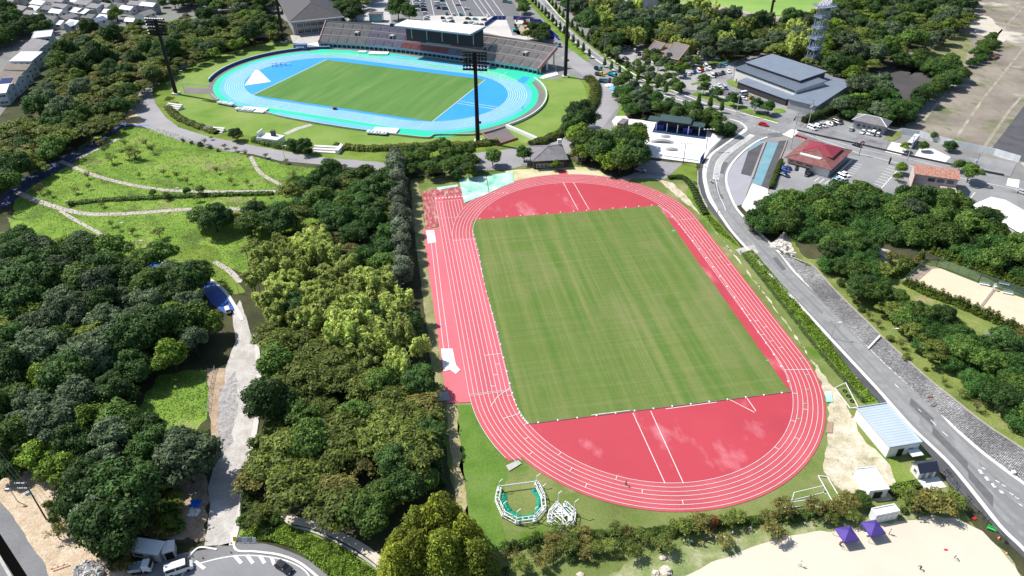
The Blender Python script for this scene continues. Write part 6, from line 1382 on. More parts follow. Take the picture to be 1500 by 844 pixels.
for k in range(3): wire((pz.x-2+k, pz.y, Hp-.2), (pz.x-32, pz.y+24+k*1.5, Hp+1), f'{["left","middle","right"][k]} power line running up from the lower left pole', 1.2, .035)
# ------------------------------------------------------------ vehicles
GLASSC = plain('car glass', (.02, .025, .03), .1, spec=.6); TYRE = plain('tyre rubber', (.015, .015, .016), .8); RIM = plain('wheel rim', (.4, .4, .42), .35)
LAMPH = plain('headlight lens', (.7, .72, .74), .15); LAMPR = plain('tail light', (.35, .01, .01), .3)
PAINTS = {'white': (.76, .77, .78), 'silver': (.45, .47, .49), 'black': (.014, .014, .017), 'blue': (.02, .08, .38), 'navy': (.015, .025, .09), 'red': (.5, .012, .02), 'grey': (.16, .17, .18), 'pale blue': (.3, .52, .68), 'teal': (.02, .3, .33), 'yellow': (.75, .5, .04), 'bright blue': (.02, .32, .62)}
PM = {k: plain('car paint '+k, v, .25, spec=.6) for k, v in PAINTS.items()}
def loft(b, secs):
    """secs: list of (x, [(y,z)...]) rings of equal length; closes the ends"""
    n = len(secs[0][1]); base = len(b.v)
    for x, ring in secs: b.v += [(x, y, z) for y, z in ring]
    for i in range(len(secs)-1):
        for j in range(n):
            k = (j+1) % n; b.f.append((base+i*n+j, base+(i+1)*n+j, base+(i+1)*n+k, base+i*n+k)); b.m.append(b.k)
    b.f.append(tuple(base+n-1-j for j in range(n))[::-1]); b.m.append(b.k)
    b.f.append(tuple(base+(len(secs)-1)*n+j for j in range(n))[::-1]); b.m.append(b.k)
def ring(hw, z0, z1, c=.12): return [(-hw, z0), (hw, z0), (hw+.0, z0+(z1-z0)*.6), (hw-c*.4, z1-c*.6), (hw-c, z1), (-hw+c, z1), (-hw+c*.4, z1-c*.6), (-hw, z0+(z1-z0)*.6)][::-1]
def make_car(name, kind):
    t = thing(name, 'x', 'car'); m = PM['white']
    L_, Wd, Hh, hood, belt, cab0, cab1, ct0, ct1 = {'car': (4.3, 1.72, 1.46, .95, .95, -2.0, .95, -1.45, .25), 'kei': (3.4, 1.5, 1.65, 1.0, 1.0, -1.62, 1.05, -1.45, .75), 'van': (4.8, 1.85, 2.0, 1.15, 1.1, -2.35, 1.9, -2.25, 1.3)}[kind]
    h = L_/2; w = Wd/2; b = MB()
    loft(b, [(-h, ring(w*.86, .35, belt*.85)), (-h+.15, ring(w*.96, .25, belt)), (cab0+.3, ring(w, .22, belt)), (cab1-.2, ring(w, .22, belt)), (h-.5, ring(w*.98, .22, belt*.86 if kind != 'van' else belt*.95)), (h-.12, ring(w*.92, .25, belt*.76)), (h, ring(w*.8, .33, belt*.66))])
    b.build('body', m, t)
    g_ = MB(); loft(g_, [(cab0, ring(w*.93, belt-.06, belt-.01, .02)), (ct0, ring(w*.8, belt-.06, Hh-.06, .08)), (ct1, ring(w*.8, belt-.06, Hh-.06, .08)), (cab1, ring(w*.93, belt-.06, belt-.01, .02))]); g_.build('glass', GLASSC, t)
    r = MB(); loft(r, [(ct0-.08, ring(w*.78, Hh-.12, Hh-.03, .05)), (ct0+.2, ring(w*.83, Hh-.1, Hh, .05)), (ct1-.2, ring(w*.83, Hh-.1, Hh, .05)), (ct1+.05, ring(w*.78, Hh-.12, Hh-.03, .05))])
    for x in ((ct0+ct1)/2, ct0+.05):
        for s in (-1, 1): r.box((x, s*w*.87, (belt+Hh)/2-.03), (.12, .1, Hh-belt-.05), rot=Matrix.Rotation(s*.16, 3, 'X'))
    r.build('roof', m, t)
    for x in (-h*.62, h*.62):
        for s in (-1, 1):
            tb_ = MB(); tb_.tube((0, s*.0-.1, 0), (0, .1, 0), .32, 12); wo = tb_.build('wheel', TYRE, t, (x, s*(w-.08), .32))
    for s in (-1, 1):
        q = MB(); q.box((h-.08, s*w*.62, belt*.62), (.14, .34, .16)); q.build('headlight', LAMPH, t)
        q = MB(); q.box((-h+.03, s*w*.68, belt*.72), (.1, .26, .18)); q.build('tail_light', LAMPR, t)
    return t
CAR, KEI, VAN = make_car('parked_car', 'car'), make_car('parked_car', 'kei'), make_car('parked_van', 'van')
used = set()
ordn = ['first', 'second', 'third', 'fourth', 'fifth', 'sixth', 'seventh', 'eighth', 'ninth', 'tenth', 'eleventh', 'twelfth', 'thirteenth', 'fourteenth', 'fifteenth', 'sixteenth']
def car(px, colr, p2=None, kind='car', label='', group=None, ang=None, sc_=1.0, name=None):
    src = {'car': CAR, 'kei': KEI, 'van': VAN}[kind]
    g0 = G(*px)
    if p2 is not None: d = G(*p2)-g0; ang = math.atan2(d.y, d.x)
    cat = 'van' if kind == 'van' else 'car'
    if src.name not in used: used.add(src.name); o = src; o.location = g0+Vector((0, 0, .17)); o.rotation_euler = (0, 0, ang); o['label'] = label; 
    else: o = dup(src, g0+Vector((0, 0, .17)), ang, label)
    if o is src:
        for ch in o.children:
            if ch.material_slots[0].material is PM['white']: ch.material_slots[0].link = 'OBJECT'; ch.material_slots[0].material = PM[colr]
    else:
        for ch in o.children:
            if ch.name.startswith(('body', 'roof')): ch.material_slots[0].link = 'OBJECT'; ch.material_slots[0].material = PM[colr]
    o['category'] = cat; o.scale = (sc_,)*3
    if group: o['group'] = group
    elif 'group' in o: del o['group']
    if name: o.name = name
    return o
def rowcars(pts, cols, p2, lot, group, kinds=('car', 'kei', 'car', 'van', 'car'), jit=5):
    rr = random.Random(len(pts)*7+len(lot)); seen = {}
    d0 = [G(*p2[0]), G(*p2[1])]; ang = math.atan2((d0[1]-d0[0]).y, (d0[1]-d0[0]).x)
    for i, (p, c) in enumerate(zip(pts, cols)):
        k = kinds[(i*3+len(lot)) % len(kinds)]; seen[(c, k)] = seen.get((c, k), 0)+1
        nm = {'car': 'saloon', 'kei': 'small hatchback', 'van': 'van'}[k]
        lb = f'{c} {nm.replace("small ", "")}, {ordn[i]} {lot}'
        car(p, c, None, k, lb, group, ang+R(rr.uniform(-3, 3))+(math.pi if rr.random() < .4 else 0))
S = .18667
def q(*p): return zz(540, 0, S, p)
gA = 'cars parked in the big car park behind the stand'
rowcars(q((375, 12), (380, 35), (381, 60), (385, 86)), ['silver', 'white', 'grey', 'white'], q((300, 40), (400, 35)), 'from the back in left column, far lot', gA)
rowcars(q((420, 12), (427, 33), (430, 55), (437, 85), (445, 112), (456, 140), (458, 158)), ['white', 'silver', 'grey', 'navy', 'white', 'white', 'silver'], q((300, 40), (400, 35)), 'from the back in second column, far lot', gA)
rowcars(q((537, 38), (548, 72), (533, 50)), ['white', 'navy', 'silver'], q((300, 40), (400, 35)), 'from the back in third column, far lot', gA)
rowcars(q((580, 12), (585, 45), (590, 58), (600, 76)), ['navy', 'teal', 'silver', 'grey'], q((300, 40), (400, 35)), 'from the back in fourth column, far lot', gA)
rowcars(q((705, 45), (770, 75), (740, 4)), ['silver', 'white', 'teal'], q((300, 40), (400, 35)), 'of those scattered right in the far lot', gA)
rowcars(q((613, 118), (668, 122), (720, 122), (797, 122), (930, 132)), ['navy', 'silver', 'teal', 'navy', 'white'], q((700, 100), (705, 130)), 'from the left on the plaza, back line', gA)
rowcars(q((585, 152), (638, 150), (600, 174), (652, 176)), ['navy', 'silver', 'white', 'navy'], q((600, 150), (700, 160)), 'of the four on the plaza behind the stand roof', gA)
rowcars(q((782, 155), (838, 158), (905, 162)), ['black', 'teal', 'black'], q((600, 150), (700, 160)), 'from the left on the plaza, middle line', gA)
rowcars(q((760, 190), (800, 185), (840, 195), (880, 202)), ['navy', 'silver', 'white', 'grey'], q((600, 150), (700, 160)), 'from the left on the plaza beside the blue hoarding', gA)
rowcars(q((1072, 22), (1108, 28), (250, 14)), ['grey', 'teal', 'black'], q((600, 150), (700, 160)), 'of the outlying cars at the edges of the far lot', gA)
S2 = .1659
def q2(*p): return zz(860, 40, S2, p)
gB = 'cars parked round the tan halls'
rowcars(q2((335, 182), (370, 197), (420, 214), (440, 225), (458, 248), (480, 240), (505, 268)), ['white', 'silver', 'white', 'navy', 'black', 'silver', 'red'], q2((400, 200), (380, 230)), 'from the left along the hedge beside the tan halls', gB)
rowcars(q2((560, 302), (582, 318), (612, 322)), ['white', 'white', 'navy'], q2((560, 300), (610, 330)), 'from the left in front of the middle tan hall', gB)
rowcars(q2((490, 375), (520, 382), (552, 390), (600, 425), (340, 285)), ['red', 'white', 'grey', 'navy', 'black'], q2((500, 370), (560, 385)), 'in the near row below the tan halls', gB)
rowcars(q2((915, 345), (940, 320), (960, 318), (885, 352), (1005, 240), (1020, 265)), ['white', 'silver', 'white', 'red', 'white', 'white'], q2((900, 340), (1000, 330)), 'among the shrubs right of the largest tan hall', gB)
gC = 'cars parked in the lot left of the fire station'
rowcars(q2((855, 427), (895, 423), (950, 403), (985, 398), (1015, 390), (1050, 380), (1080, 373), (1110, 362)), ['blue', 'white', 'blue', 'white', 'red', 'white', 'white', 'black'], q2((950, 400), (935, 380)), 'from the left, upper row left of the fire station', gC)
rowcars(q2((1045, 352), (1060, 345), (1155, 348), (1188, 350), (1215, 335)), ['white', 'silver', 'white', 'silver', 'bright blue'], q2((950, 400), (935, 380)), 'from the left, back row left of the fire station', gC)
rowcars(q2((980, 468), (1012, 466), (1072, 443), (1105, 441), (1135, 430), (1168, 422), (1200, 414), (1250, 402)), ['silver', 'white', 'white', 'white', 'navy', 'grey', 'black', 'white'], q2((950, 400), (935, 380)), 'from the left, lower row left of the fire station', gC)
rowcars(q2((1145, 287),), ['white'], q2((1100, 290), (1145, 287)), 'alone on the grass before the bamboo', gC)
rowcars(q2((1095, 532), (1125, 545), (1165, 527), (1207, 542), (1075, 520)), ['white', 'silver', 'white', 'silver', 'grey'], q2((1095, 532), (1070, 510)), 'from the left behind the round trees of the drive', gC)
rowcars(q2((1270, 600), (1380, 640), (1330, 672), (1440, 632), (1300, 640)), ['black', 'white', 'navy', 'grey', 'silver'], q2((1380, 600), (1430, 610)), 'in the drive below the fire station canopy', gC)
car(zz(1050, 60, .154, [(255, 518)])[0], 'white', zz(1050, 60, .154, [(300, 510)])[0], 'van', 'white van parked in the drive below the fire station roof', gC, sc_=1.15)
car(zz(1050, 60, .154, [(325, 552)])[0], 'yellow', zz(1050, 60, .154, [(370, 545)])[0], 'kei', 'tan small car next to the white van in the fire station drive', gC)
S3 = .1421
def q3(*p): return zz(1120, 170, S3, p)
gD = 'vehicles on the forecourt of the small hipped office'
rowcars(q3((485, 140), (545, 118), (600, 112), (660, 95), (700, 88), (740, 80), (775, 78)), ['white', 'white', 'silver', 'white', 'black', 'grey', 'black'], q3((470, 130), (530, 155)), 'from the left under the hedge by the office', gD)
rowcars(q3((893, 150), (1008, 180), (1067, 187), (1115, 195), (1165, 208)), ['silver', 'white', 'white', 'white', 'white'], q3((1060, 190), (1085, 160)), 'from the left before the small hipped roof office', gD)
gE = 'cars in the red roofed restaurant car park'
rowcars(q3((222, 550), (207, 570), (205, 622)), ['navy', 'blue', 'navy'], q3((170, 600), (260, 635)), 'from the top beside the clipped hedge', gE, kinds=('car',))
car(q3((450, 617))[0], 'black', q3((400, 640))[0], 'car', 'black car parked in front of the red roofed restaurant stores', gE)
rowcars(q3((828, 618), (792, 648), (752, 672)), ['white', 'white', 'pale blue'], q3((780, 600), (880, 650)), 'from the top right of the red roofed restaurant', gE, kinds=('van', 'car'))
car(q3((950, 315))[0], 'black', q3((1010, 335))[0], 'car', 'dark car driving on the road above the restaurant car park', None, name='moving_car')
car((1118, 184.5), 'red', (1130, 187), 'car', 'bright red car crossing the junction above the curved road', None, sc_=1.1, name='moving_car')
car((1382, 291), 'navy', (1395, 293), 'car', 'dark blue car behind the terracotta roofed restaurant', None)
car((1434, 255), 'black', (1445, 257), 'car', 'dark car driving right of the tree beside the terracotta restaurant', None, name='moving_car')
car((1497, 284), 'silver', (1508, 288), 'car', 'silver blue car cut by the right edge above the white warehouse roof', None)
car((939, 251), 'silver', (950, 254), 'car', 'silver blue car half in tree shade by the steel gate', None, sc_=1.1)
car((802, 21), 'navy', (811, 30), 'car', 'dark car farthest up the tree lined avenue', None, name='moving_car'); car((811, 30), 'navy', (818, 37), 'car', 'dark car second from the top on the tree lined avenue', None, name='moving_car')
car((264, 836), 'white', (276, 832), 'van', 'white van parked at the edge of the turning area by the cabins', None, sc_=1.12)
car((417, 834), 'black', (428, 841), 'car', 'black car with grey roof on the curved lane at the bottom', None, name='moving_car')
car((334, 457), 'white', (331, 450), 'kei', 'white small car in tree shade at the top of the gravel lane', None)
# small truck, bus, works vehicles
def truck(px, ang, lb, cabc, bedc, L_=6.5, tipper=True, cat='truck', s=1.):
    t = thing('works_truck', lb, cat, G(*px)+Vector((0, 0, .17)), ang); b = MB()
    loft(b, [(L_/2-1.7, ring(1., .5, 2.3, .1)), (L_/2-.5, ring(1., .5, 2.3, .1)), (L_/2, ring(.95, .5, 1.4, .1))]); b.build('cab', PM[cabc], t)
    b = MB(); b.box((L_/2-.22, 0, 1.75), (.5, 1.7, .6), rot=Matrix.Rotation(-.45, 3, 'Y')); b.build('windscreen', GLASSC, t)
    b = MB(); b.box((-.8, 0, .75), (L_-1.2, 1.9, .3)); b.build('chassis', DARK, t)
    b = MB()
    for s_ in (-1, 1): b.box((-.95, s_*1., 1.3), (L_-2.1, .1, .8))
    b.box((-L_/2+.15, 0, 1.3), (.1, 1.9, .8)); b.box((L_/2-2., 0, 1.4), (.1, 1.9, 1.)); b.box((-.95, 0, .95), (L_-2.2, 1.9, .08)); b.build('bed', PM[bedc], t)
    for x in (-L_/2+1., -L_/2+2., L_/2-1.1):
        for s_ in (-1, 1): b = MB(); b.tube((0, -.14, 0), (0, .14, 0), .42, 12); b.build('wheel', TYRE, t, (x, s_*.92, .42))
    t.scale = (s,)*3
    return t
truck((886, 121), R(-8), 'blue green dump truck nearest the camera at the roadworks', 'navy', 'teal', 7); truck((897, 112), R(-50), 'teal truck standing right of the roadworks heap', 'teal', 'teal', 6); truck((877, 111), R(-20), 'small yellow works truck left of the roadworks heap', 'yellow', 'grey', 4.5); truck((876, 103), R(-40), 'teal truck at the top of the roadworks', 'teal', 'navy', 5)
truck((817, 68), R(-60), 'small teal truck parked beside the right end of the grandstand', 'teal', 'grey', 5)
truck((208, 836), R(8), 'white pickup truck cut by the bottom edge beside the white van', 'white', 'silver', 4.6)
t = thing('coach', 'white coach parked on the concrete pad before the white hoarding', 'bus', G(1336, 212)+Vector((0, 0, .18)), math.atan2((G(1346, 200)-G(1332, 216)).y, (G(1346, 200)-G(1332, 216)).x)+math.pi)
b = MB(); loft(b, [(-5.5, ring(1.2, .35, 3.1, .2)), (5.2, ring(1.2, .35, 3.1, .2)), (5.5, ring(1.15, .4, 2.6, .2))]); b.build('body', PM['white'], t)
b = MB()
for s_ in (-1, 1): b.box((0, s_*1.2, 2.1), (10, .06, .85))
b.box((5.42, 0, 1.95), (.2, 2.1, 1.1)); b.build('windows', GLASSC, t)
b = MB()
for s_ in (-1, 1): b.box((0, s_*1.21, 1.1), (10.6, .04, .35))
b.build('stripe', plain('dark stripe', (.05, .06, .09)), t)
for x in (-3.4, 3.6):
    for s_ in (-1, 1): b = MB(); b.tube((0, -.15, 0), (0, .15, 0), .5, 12); b.build('wheel', TYRE, t, (x, s_*1.1, .45))
def digger(px, ang, lb, c):
    t = thing('excavator', lb, 'excavator', G(*px)+Vector((0, 0, .16)), ang)
    for s_ in (-1, 1): b = MB(); b.box((0, s_*1.2, .45), (4, .6, .9)); b.build('track', DARK, t)
    b = MB(); b.box((-.5, 0, 1.5), (3.4, 2.5, 1.1)); b.build('body', c, t); b = MB(); b.box((.4, .7, 2.6), (1.5, 1., 1.4)); b.build('cab', GLASSC, t)
    b = MB(); b.tube((1., 0, 1.6), (3.2, 0, 5.), .3, 6); b.build('boom', c, t); b = MB(); b.tube((3.2, 0, 5.), (6., 0, 3.), .24, 6); b.build('arm', c, t); b = MB(); b.box((6.2, 0, 2.2), (.9, 1., 1.2)); b.build('bucket', DARK, t)
digger((756, 47), R(10), 'teal excavator with raised arm on the bare plot behind the stand', plain('teal machine paint', (.02, .32, .34), .4)); digger((770, 36), R(170), 'rusty red excavator beyond the teal one on the bare plot', plain('rust machine paint', (.3, .1, .06), .5))
rrn = random.Random(9)
for k, (x, y, c, lb) in enumerate(((892, 126, WHITE, 'white sack pile at the roadworks nearest the lane'), (899, 131, plain('sky blue sheet', (.1, .45, .75)), 'sky blue sheeted pile at the foot of the roadworks'), (884, 108, plain('ochre soil', (.45, .32, .18)), 'ochre soil heap in the middle of the roadworks'), (903, 136, WHITE, 'small white heap by the verge below the blue sheet'))):
    b = MB(); b.ball((0, 0, 0), 2.6, 10, .45); b.ball((1.6, .8, 0), 1.8, 8, .5)
    b.v = [(a+rrn.uniform(-.25, .25), c_+rrn.uniform(-.25, .25), max(0, z)+rrn.uniform(0, .15)) for a, c_, z in b.v]; tag(b.build('material_heap', c, None, G(x, y)), lb, 'heap')
# ------------------------------------------------------------ people
SKIN = plain('skin', (.45, .27, .19), .6); HAIR = plain('dark hair', (.012, .01, .01), .6)
def person_mesh(nm, J, seg):
    """J: joints (x,y,z,r); seg: edges"""
    me = bpy.data.meshes.new(nm); me.from_pydata([j[:3] for j in J], seg, []); o = bpy.data.objects.new('tmp', me); col.objects.link(o)
    md = o.modifiers.new('s', 'SKIN'); 
    if not me.skin_vertices: me.skin_vertices.new()
    for i, j in enumerate(J): me.skin_vertices[0].data[i].radius = (j[3], j[3])
    me.skin_vertices[0].data[0].use_root = True; o.modifiers.new('u', 'SUBSURF').levels = 1
    dg = bpy.context.evaluated_depsgraph_get(); out = bpy.data.meshes.new_from_object(o.evaluated_get(dg)); bpy.data.objects.remove(o); out.name = nm
    return out
def skel(legs, arms, lean=0, hip=.92, sh=1.42):
    """legs/arms: two lists of (dx forward, dz) offsets of knee & foot / elbow & hand relative to hip / shoulder"""
    lx = math.sin(lean)*(sh-hip); lz = math.cos(lean)*(sh-hip); H_ = Vector((0, 0, hip)); S_ = Vector((lx, 0, hip+lz)); up = Vector((math.sin(lean), 0, math.cos(lean)))
    J = [(*H_, .13), (*(H_.lerp(S_, .5)), .12), (*S_, .13), (*(S_+up*.12), .055), (*(S_+up*.22), .095), (*(S_+up*.33), .085)]; E = [(0, 1), (1, 2), (2, 3), (3, 4), (4, 5)]
    for s, (k, f) in zip((-1, 1), legs):
        i = len(J); J += [(H_.x, s*.09, H_.z-.05, .095), (H_.x+k[0], s*.1, H_.z+k[1], .065), (H_.x+f[0], s*.11, H_.z+f[1], .045), (H_.x+f[0]+.16, s*.12, max(.03, H_.z+f[1]-.04), .035)]; E += [(0, i), (i, i+1), (i+1, i+2), (i+2, i+3)]
    for s, (e, h) in zip((-1, 1), arms):
        i = len(J); J += [(S_.x, s*.18, S_.z-.02, .06), (S_.x+e[0], s*.24, S_.z+e[1], .045), (S_.x+h[0], s*.24, S_.z+h[1], .035), (S_.x+h[0]*1.08, s*.24, S_.z+h[1]-.08, .03)]; E += [(2, i), (i, i+1), (i+1, i+2), (i+2, i+3)]
    return J, E
poses = {'stand': skel([((.02, -.45), (0, -.86)), ((0, -.45), (-.03, -.86))], [((.02, -.28), (.1, -.5)), ((-.02, -.28), (.06, -.52))]),
         'run': skel([((.3, -.36), (.12, -.78)), ((-.12, -.43), (-.5, -.62))], [((-.2, -.2), (-.05, -.4)), ((.16, -.22), (.36, -.1))], .2),
         'bend': skel([((.06, -.43), (0, -.84)), ((.1, -.43), (.05, -.84))], [((.12, -.26), (.3, -.48)), ((.14, -.26), (.3, -.46))], .95),
         'sit': skel([((.4, .0), (.42, -.4)), ((.4, .0), (.45, -.4))], [((.08, -.25), (.28, -.3)), ((.05, -.25), (.27, -.33))], .1, .45, .97)}
PMESH = {k: person_mesh('person_'+k, *v) for k, v in poses.items()}
def person(px, pose, ang, top, bot, lb, z=0, group=None, hat=None):
    """one continuous body; shirt and trousers are coloured by height on it, hair is a cap"""
    t = thing('person', lb, 'person', G(*px, z)+Vector((0, 0, .06)), ang, group)
    me = PMESH[pose].copy(); me.materials.clear()
    for m in (SKIN, plain('cloth %s' % str(top), top, .8), plain('cloth %s' % str(bot), bot, .8), TYRE): me.materials.append(m)
    J = poses[pose][0]; hz_, sz_ = J[0][2], J[2][2]
    for p in me.polygons:
        c = p.center; d = (c-Vector(J[0][:3])).dot((Vector(J[2][:3])-Vector(J[0][:3])).normalized()); L_ = (Vector(J[2][:3])-Vector(J[0][:3])).length
        k = 0
        if d > L_+.08: k = 0
        elif d > -.02 and (abs(c.y) < .3 and (c-Vector(J[2][:3])).length < L_+.1 or d > 0) : k = 1 if (abs(c.y) < .19 or d > L_-.18) else 0
        if d <= 0: k = 2 if c.z > .12 else 3
        if pose == 'sit': k = 2 if c.z < .55 and c.z > .1 else (3 if c.z <= .1 else k)
        p.material_index = k; p.use_smooth = True
    o = bpy.data.objects.new('body', me); col.objects.link(o); o.parent = t
    top_ = Vector(J[5][:3]); b = MB(); b.ball((top_.x-.02, 0, top_.z+.015), .115, 8, .85); b.build('hair' if not hat else 'cap', plain('cap colour %s' % str(hat), hat, .7) if hat else HAIR, t)
    return t
K_ = (.02, .02, .025); WH = (.75, .75, .75); NV = (.02, .03, .12); RD = (.5, .02, .03); GY = (.2, .2, .22)
person((917, 712), 'run', R(175), K_, K_, 'runner in black on the inner lanes of the lower bend of the red track')
person((1051, 313), 'stand', R(-50), RD, K_, 'pedestrian in red on the side pavement of the curved road')
person((1171, 830), 'run', R(20), WH, GY, 'person in white running on the sand, leftmost of three')
person((1348, 834), 'bend', R(200), K_, K_, 'person in black bending on the sand at the bottom edge')
person((1397, 817), 'bend', R(240), WH, K_, 'person in white crouching forward on the sand right of the red marker')
person((214, 153), 'stand', R(20), RD, K_, 'walker in red on the ring road left of the floodlight mast')
person((430, 186), 'stand', 0, K_, K_, 'distant person in black walking on the ring road') if 0 else None
person((488, 161), 'stand', R(0), WH, K_, 'groundskeeper standing behind the mower on the stadium turf')
t = thing('lawn_mower', 'small dark mower on the near edge of the stadium turf', 'mower', G(491, 161)+Vector((0, 0, .25)), 0); b = MB(); b.box((0, 0, .6), (1.8, 1.2, .7)); b.build('body', plain('mower red', (.12, .03, .03)), t)
for x in (-.6, .6):
    for s_ in (-1, 1): b = MB(); b.tube((x, s_*.6-.1, .3), (x, s_*.6+.1, .3), .3, 8); b.build('wheel', TYRE, t)
person((704, 106), 'stand', R(90), K_, K_, 'athlete in black at the right end of the home straight, left of two', .3); person((719, 105), 'stand', R(90), K_, NV, 'athlete in dark clothes at the right end of the home straight, right of two', .3)
person((765, 160), 'bend', R(-20), K_, K_, 'athlete bending on the right bend of the blue track', .3)
ppl = [((1001, 792), 'stand', WH, K_), ((1007, 791), 'stand', WH, NV), ((1014, 793), 'bend', WH, K_), ((1025, 794), 'sit', (.6, .35, .1), K_), ((1030, 795), 'sit', NV, NV), ((1034, 789), 'stand', NV, K_), ((1040, 786), 'stand', WH, NV), ((1042, 780), 'stand', RD, K_), ((1048, 787), 'stand', WH, WH), ((1059, 786), 'bend', WH, GY), ((1072, 780), 'stand', WH, K_), ((1088, 775), 'stand', K_, GY), ((1100, 772), 'bend', WH, WH), ((1131, 772), 'sit', WH, K_), ((1139, 770), 'sit', WH, K_),
       ((1178, 765), 'sit', WH, NV), ((1192, 765), 'bend', NV, RD), ((1206, 761), 'sit', K_, WH), ((1232, 756), 'stand', WH, K_), ((1245, 758), 'stand', (.2, .25, .5), K_), ((1337, 742), 'sit', WH, K_), ((1350, 744), 'stand', NV, K_), ((1364, 741), 'stand', WH, K_), ((1315, 760), 'bend', NV, K_), ((1229, 798), 'sit', RD, K_), ((1302, 781), 'stand', WH, RD)]
where = {0: 'under the shrubs left of the crowd', 5: 'amid the crowd under the shrubs', 10: 'near the red leaved shrub', 15: 'under the trees left of the tents', 19: 'under the trees right of the container', 24: 'beside the left purple tent', 25: 'walking right of the right purple tent'}
cn_ = {str(WH): 'white', str(K_): 'black', str(NV): 'navy', str(RD): 'red', str(GY): 'grey', str((.6, .35, .1)): 'orange', str((.2, .25, .5)): 'blue'}
pn = {'stand': 'standing', 'bend': 'bending', 'sit': 'sitting', 'run': 'running'}
for i, (px, po, tp_, bt_) in enumerate(ppl):
    w_ = where[max(k for k in where if k <= i)]
    person((px[0], px[1]+(5 if i < 18 else 2)), po, R((i*77) % 360), tp_, bt_, f'person in {cn_[str(tp_)]} top and {cn_[str(bt_)]} bottoms {pn[po]} {w_}', group='players and spectators along the sand ground')
rng = random.Random(2)
# motor scooter rider
t = thing('motor_scooter', 'white motor scooter riding down the curved road', 'scooter', G(1042, 268)+Vector((0, 0, .14)), R(120))
b = MB(); loft(b, [(-.8, ring(.18, .45, .85, .05)), (.1, ring(.16, .3, .75, .05)), (.5, ring(.2, .35, 1.0, .05)), (.7, ring(.1, .5, 1.05, .05))]); b.build('body', WHITE, t)
for x in (-.6, .65): b = MB(); b.tube((0, -.06, 0), (0, .06, 0), .25, 10); b.build('wheel', TYRE, t, (x, 0, .25))
person((1042.3, 267.6), 'sit', R(120), K_, K_, 'rider in black sitting on the white scooter on the curved road', .45, hat=WH)
# bicycles along the pavement
def bike(px, ang, lb):
    t = thing('bicycle', lb, 'bicycle', G(*px)+Vector((0, 0, .11)), ang, 'bicycles parked along the sports ground fence'); FRM = plain('bicycle frame', (.05, .06, .08), .4)
    for x in (-.52, .52):
        b = MB()
        for i in range(12): a0, a1 = math.pi*i/6, math.pi*(i+1)/6; b.tube((x+.33*math.cos(a0), 0, .34+.33*math.sin(a0)), (x+.33*math.cos(a1), 0, .34+.33*math.sin(a1)), .03, 4)
        b.build('wheel', TYRE, t)
    b = MB()
    for a, c in (((-.52, .34), (-.1, .34)), ((-.1, .34), (-.2, .85)), ((-.52, .34), (-.2, .75)), ((-.2, .75), (.35, .8)), ((-.1, .34), (.35, .72)), ((.52, .34), (.35, .95))): b.tube((a[0], 0, a[1]), (c[0], 0, c[1]), .03, 4)
    b.build('frame', FRM, t); b = MB(); b.box((-.2, 0, .9), (.25, .15, .06)); b.build('saddle', TYRE, t); b = MB(); b.tube((.33, -.28, 1.), (.33, .28, 1.), .025, 4); b.build('handlebar', FRM, t)
for k, (x, y) in enumerate(((1384, 691), (1389, 697), (1395, 706), (1400, 712), (1415, 730), (1419, 735), (1432, 750), (1437, 755), (1441, 760), (1446, 765), (1464, 787), (1470, 792))):
    bike((x+1, y+1), R(20+k*13 % 50), f'dark bicycle on the pavement by the sports ground fence, {ordn[k]} from the top')
# ------------------------------------------------------------ trees
def fol(name, c, isl=.5, ornd=.34, tr=.25, acc=None):
    c2 = tuple(v*.55 for v in c); c3 = acc or tuple(min(1, v*1.5) for v in c)  # darker and brighter clump tones: sun and shade contrast put into leaf colour
    return mat(name, [c2, c, c3], scale=.75, detail=3, coord='obj', rough=.6, spec=.2, island=isl, objrand=ornd, transl=tr, width=.36)
F = {'dark': fol('dark green leaves', (.06, .12, .028)), 'mid': fol('mid green leaves', (.1, .175, .032)), 'greyg': fol('grey green leaves', (.115, .165, .08)),
     'olive': fol('olive leaves', (.155, .205, .042), acc=(.27, .31, .06), tr=.35), 'rust': fol('olive rust leaves', (.17, .17, .045), acc=(.29, .23, .06)), 'bamboo': fol('bamboo leaves', (.42, .49, .13), tr=.45),
     'bright': fol('bright green leaves', (.16, .25, .03)), 'yellow': fol('yellow green leaves', (.27, .31, .035), tr=.3), 'juniper': fol('grey green needles', (.13, .165, .1), tr=.1), 'meadow': fol('meadow blades', (.2, .31, .05)), 'clip': fol('clipped hedge leaves', (.085, .14, .03)),
     'pine': fol('dark fresh green leaves', (.06, .14, .028)), 'red': fol('red brown leaves', (.2, .07, .03)), 'bare': fol('thin brown leaves', (.16, .13, .06)), 'thuja': fol('thuja green', (.1, .15, .02), tr=.15)}
nr = np.random.default_rng(11)
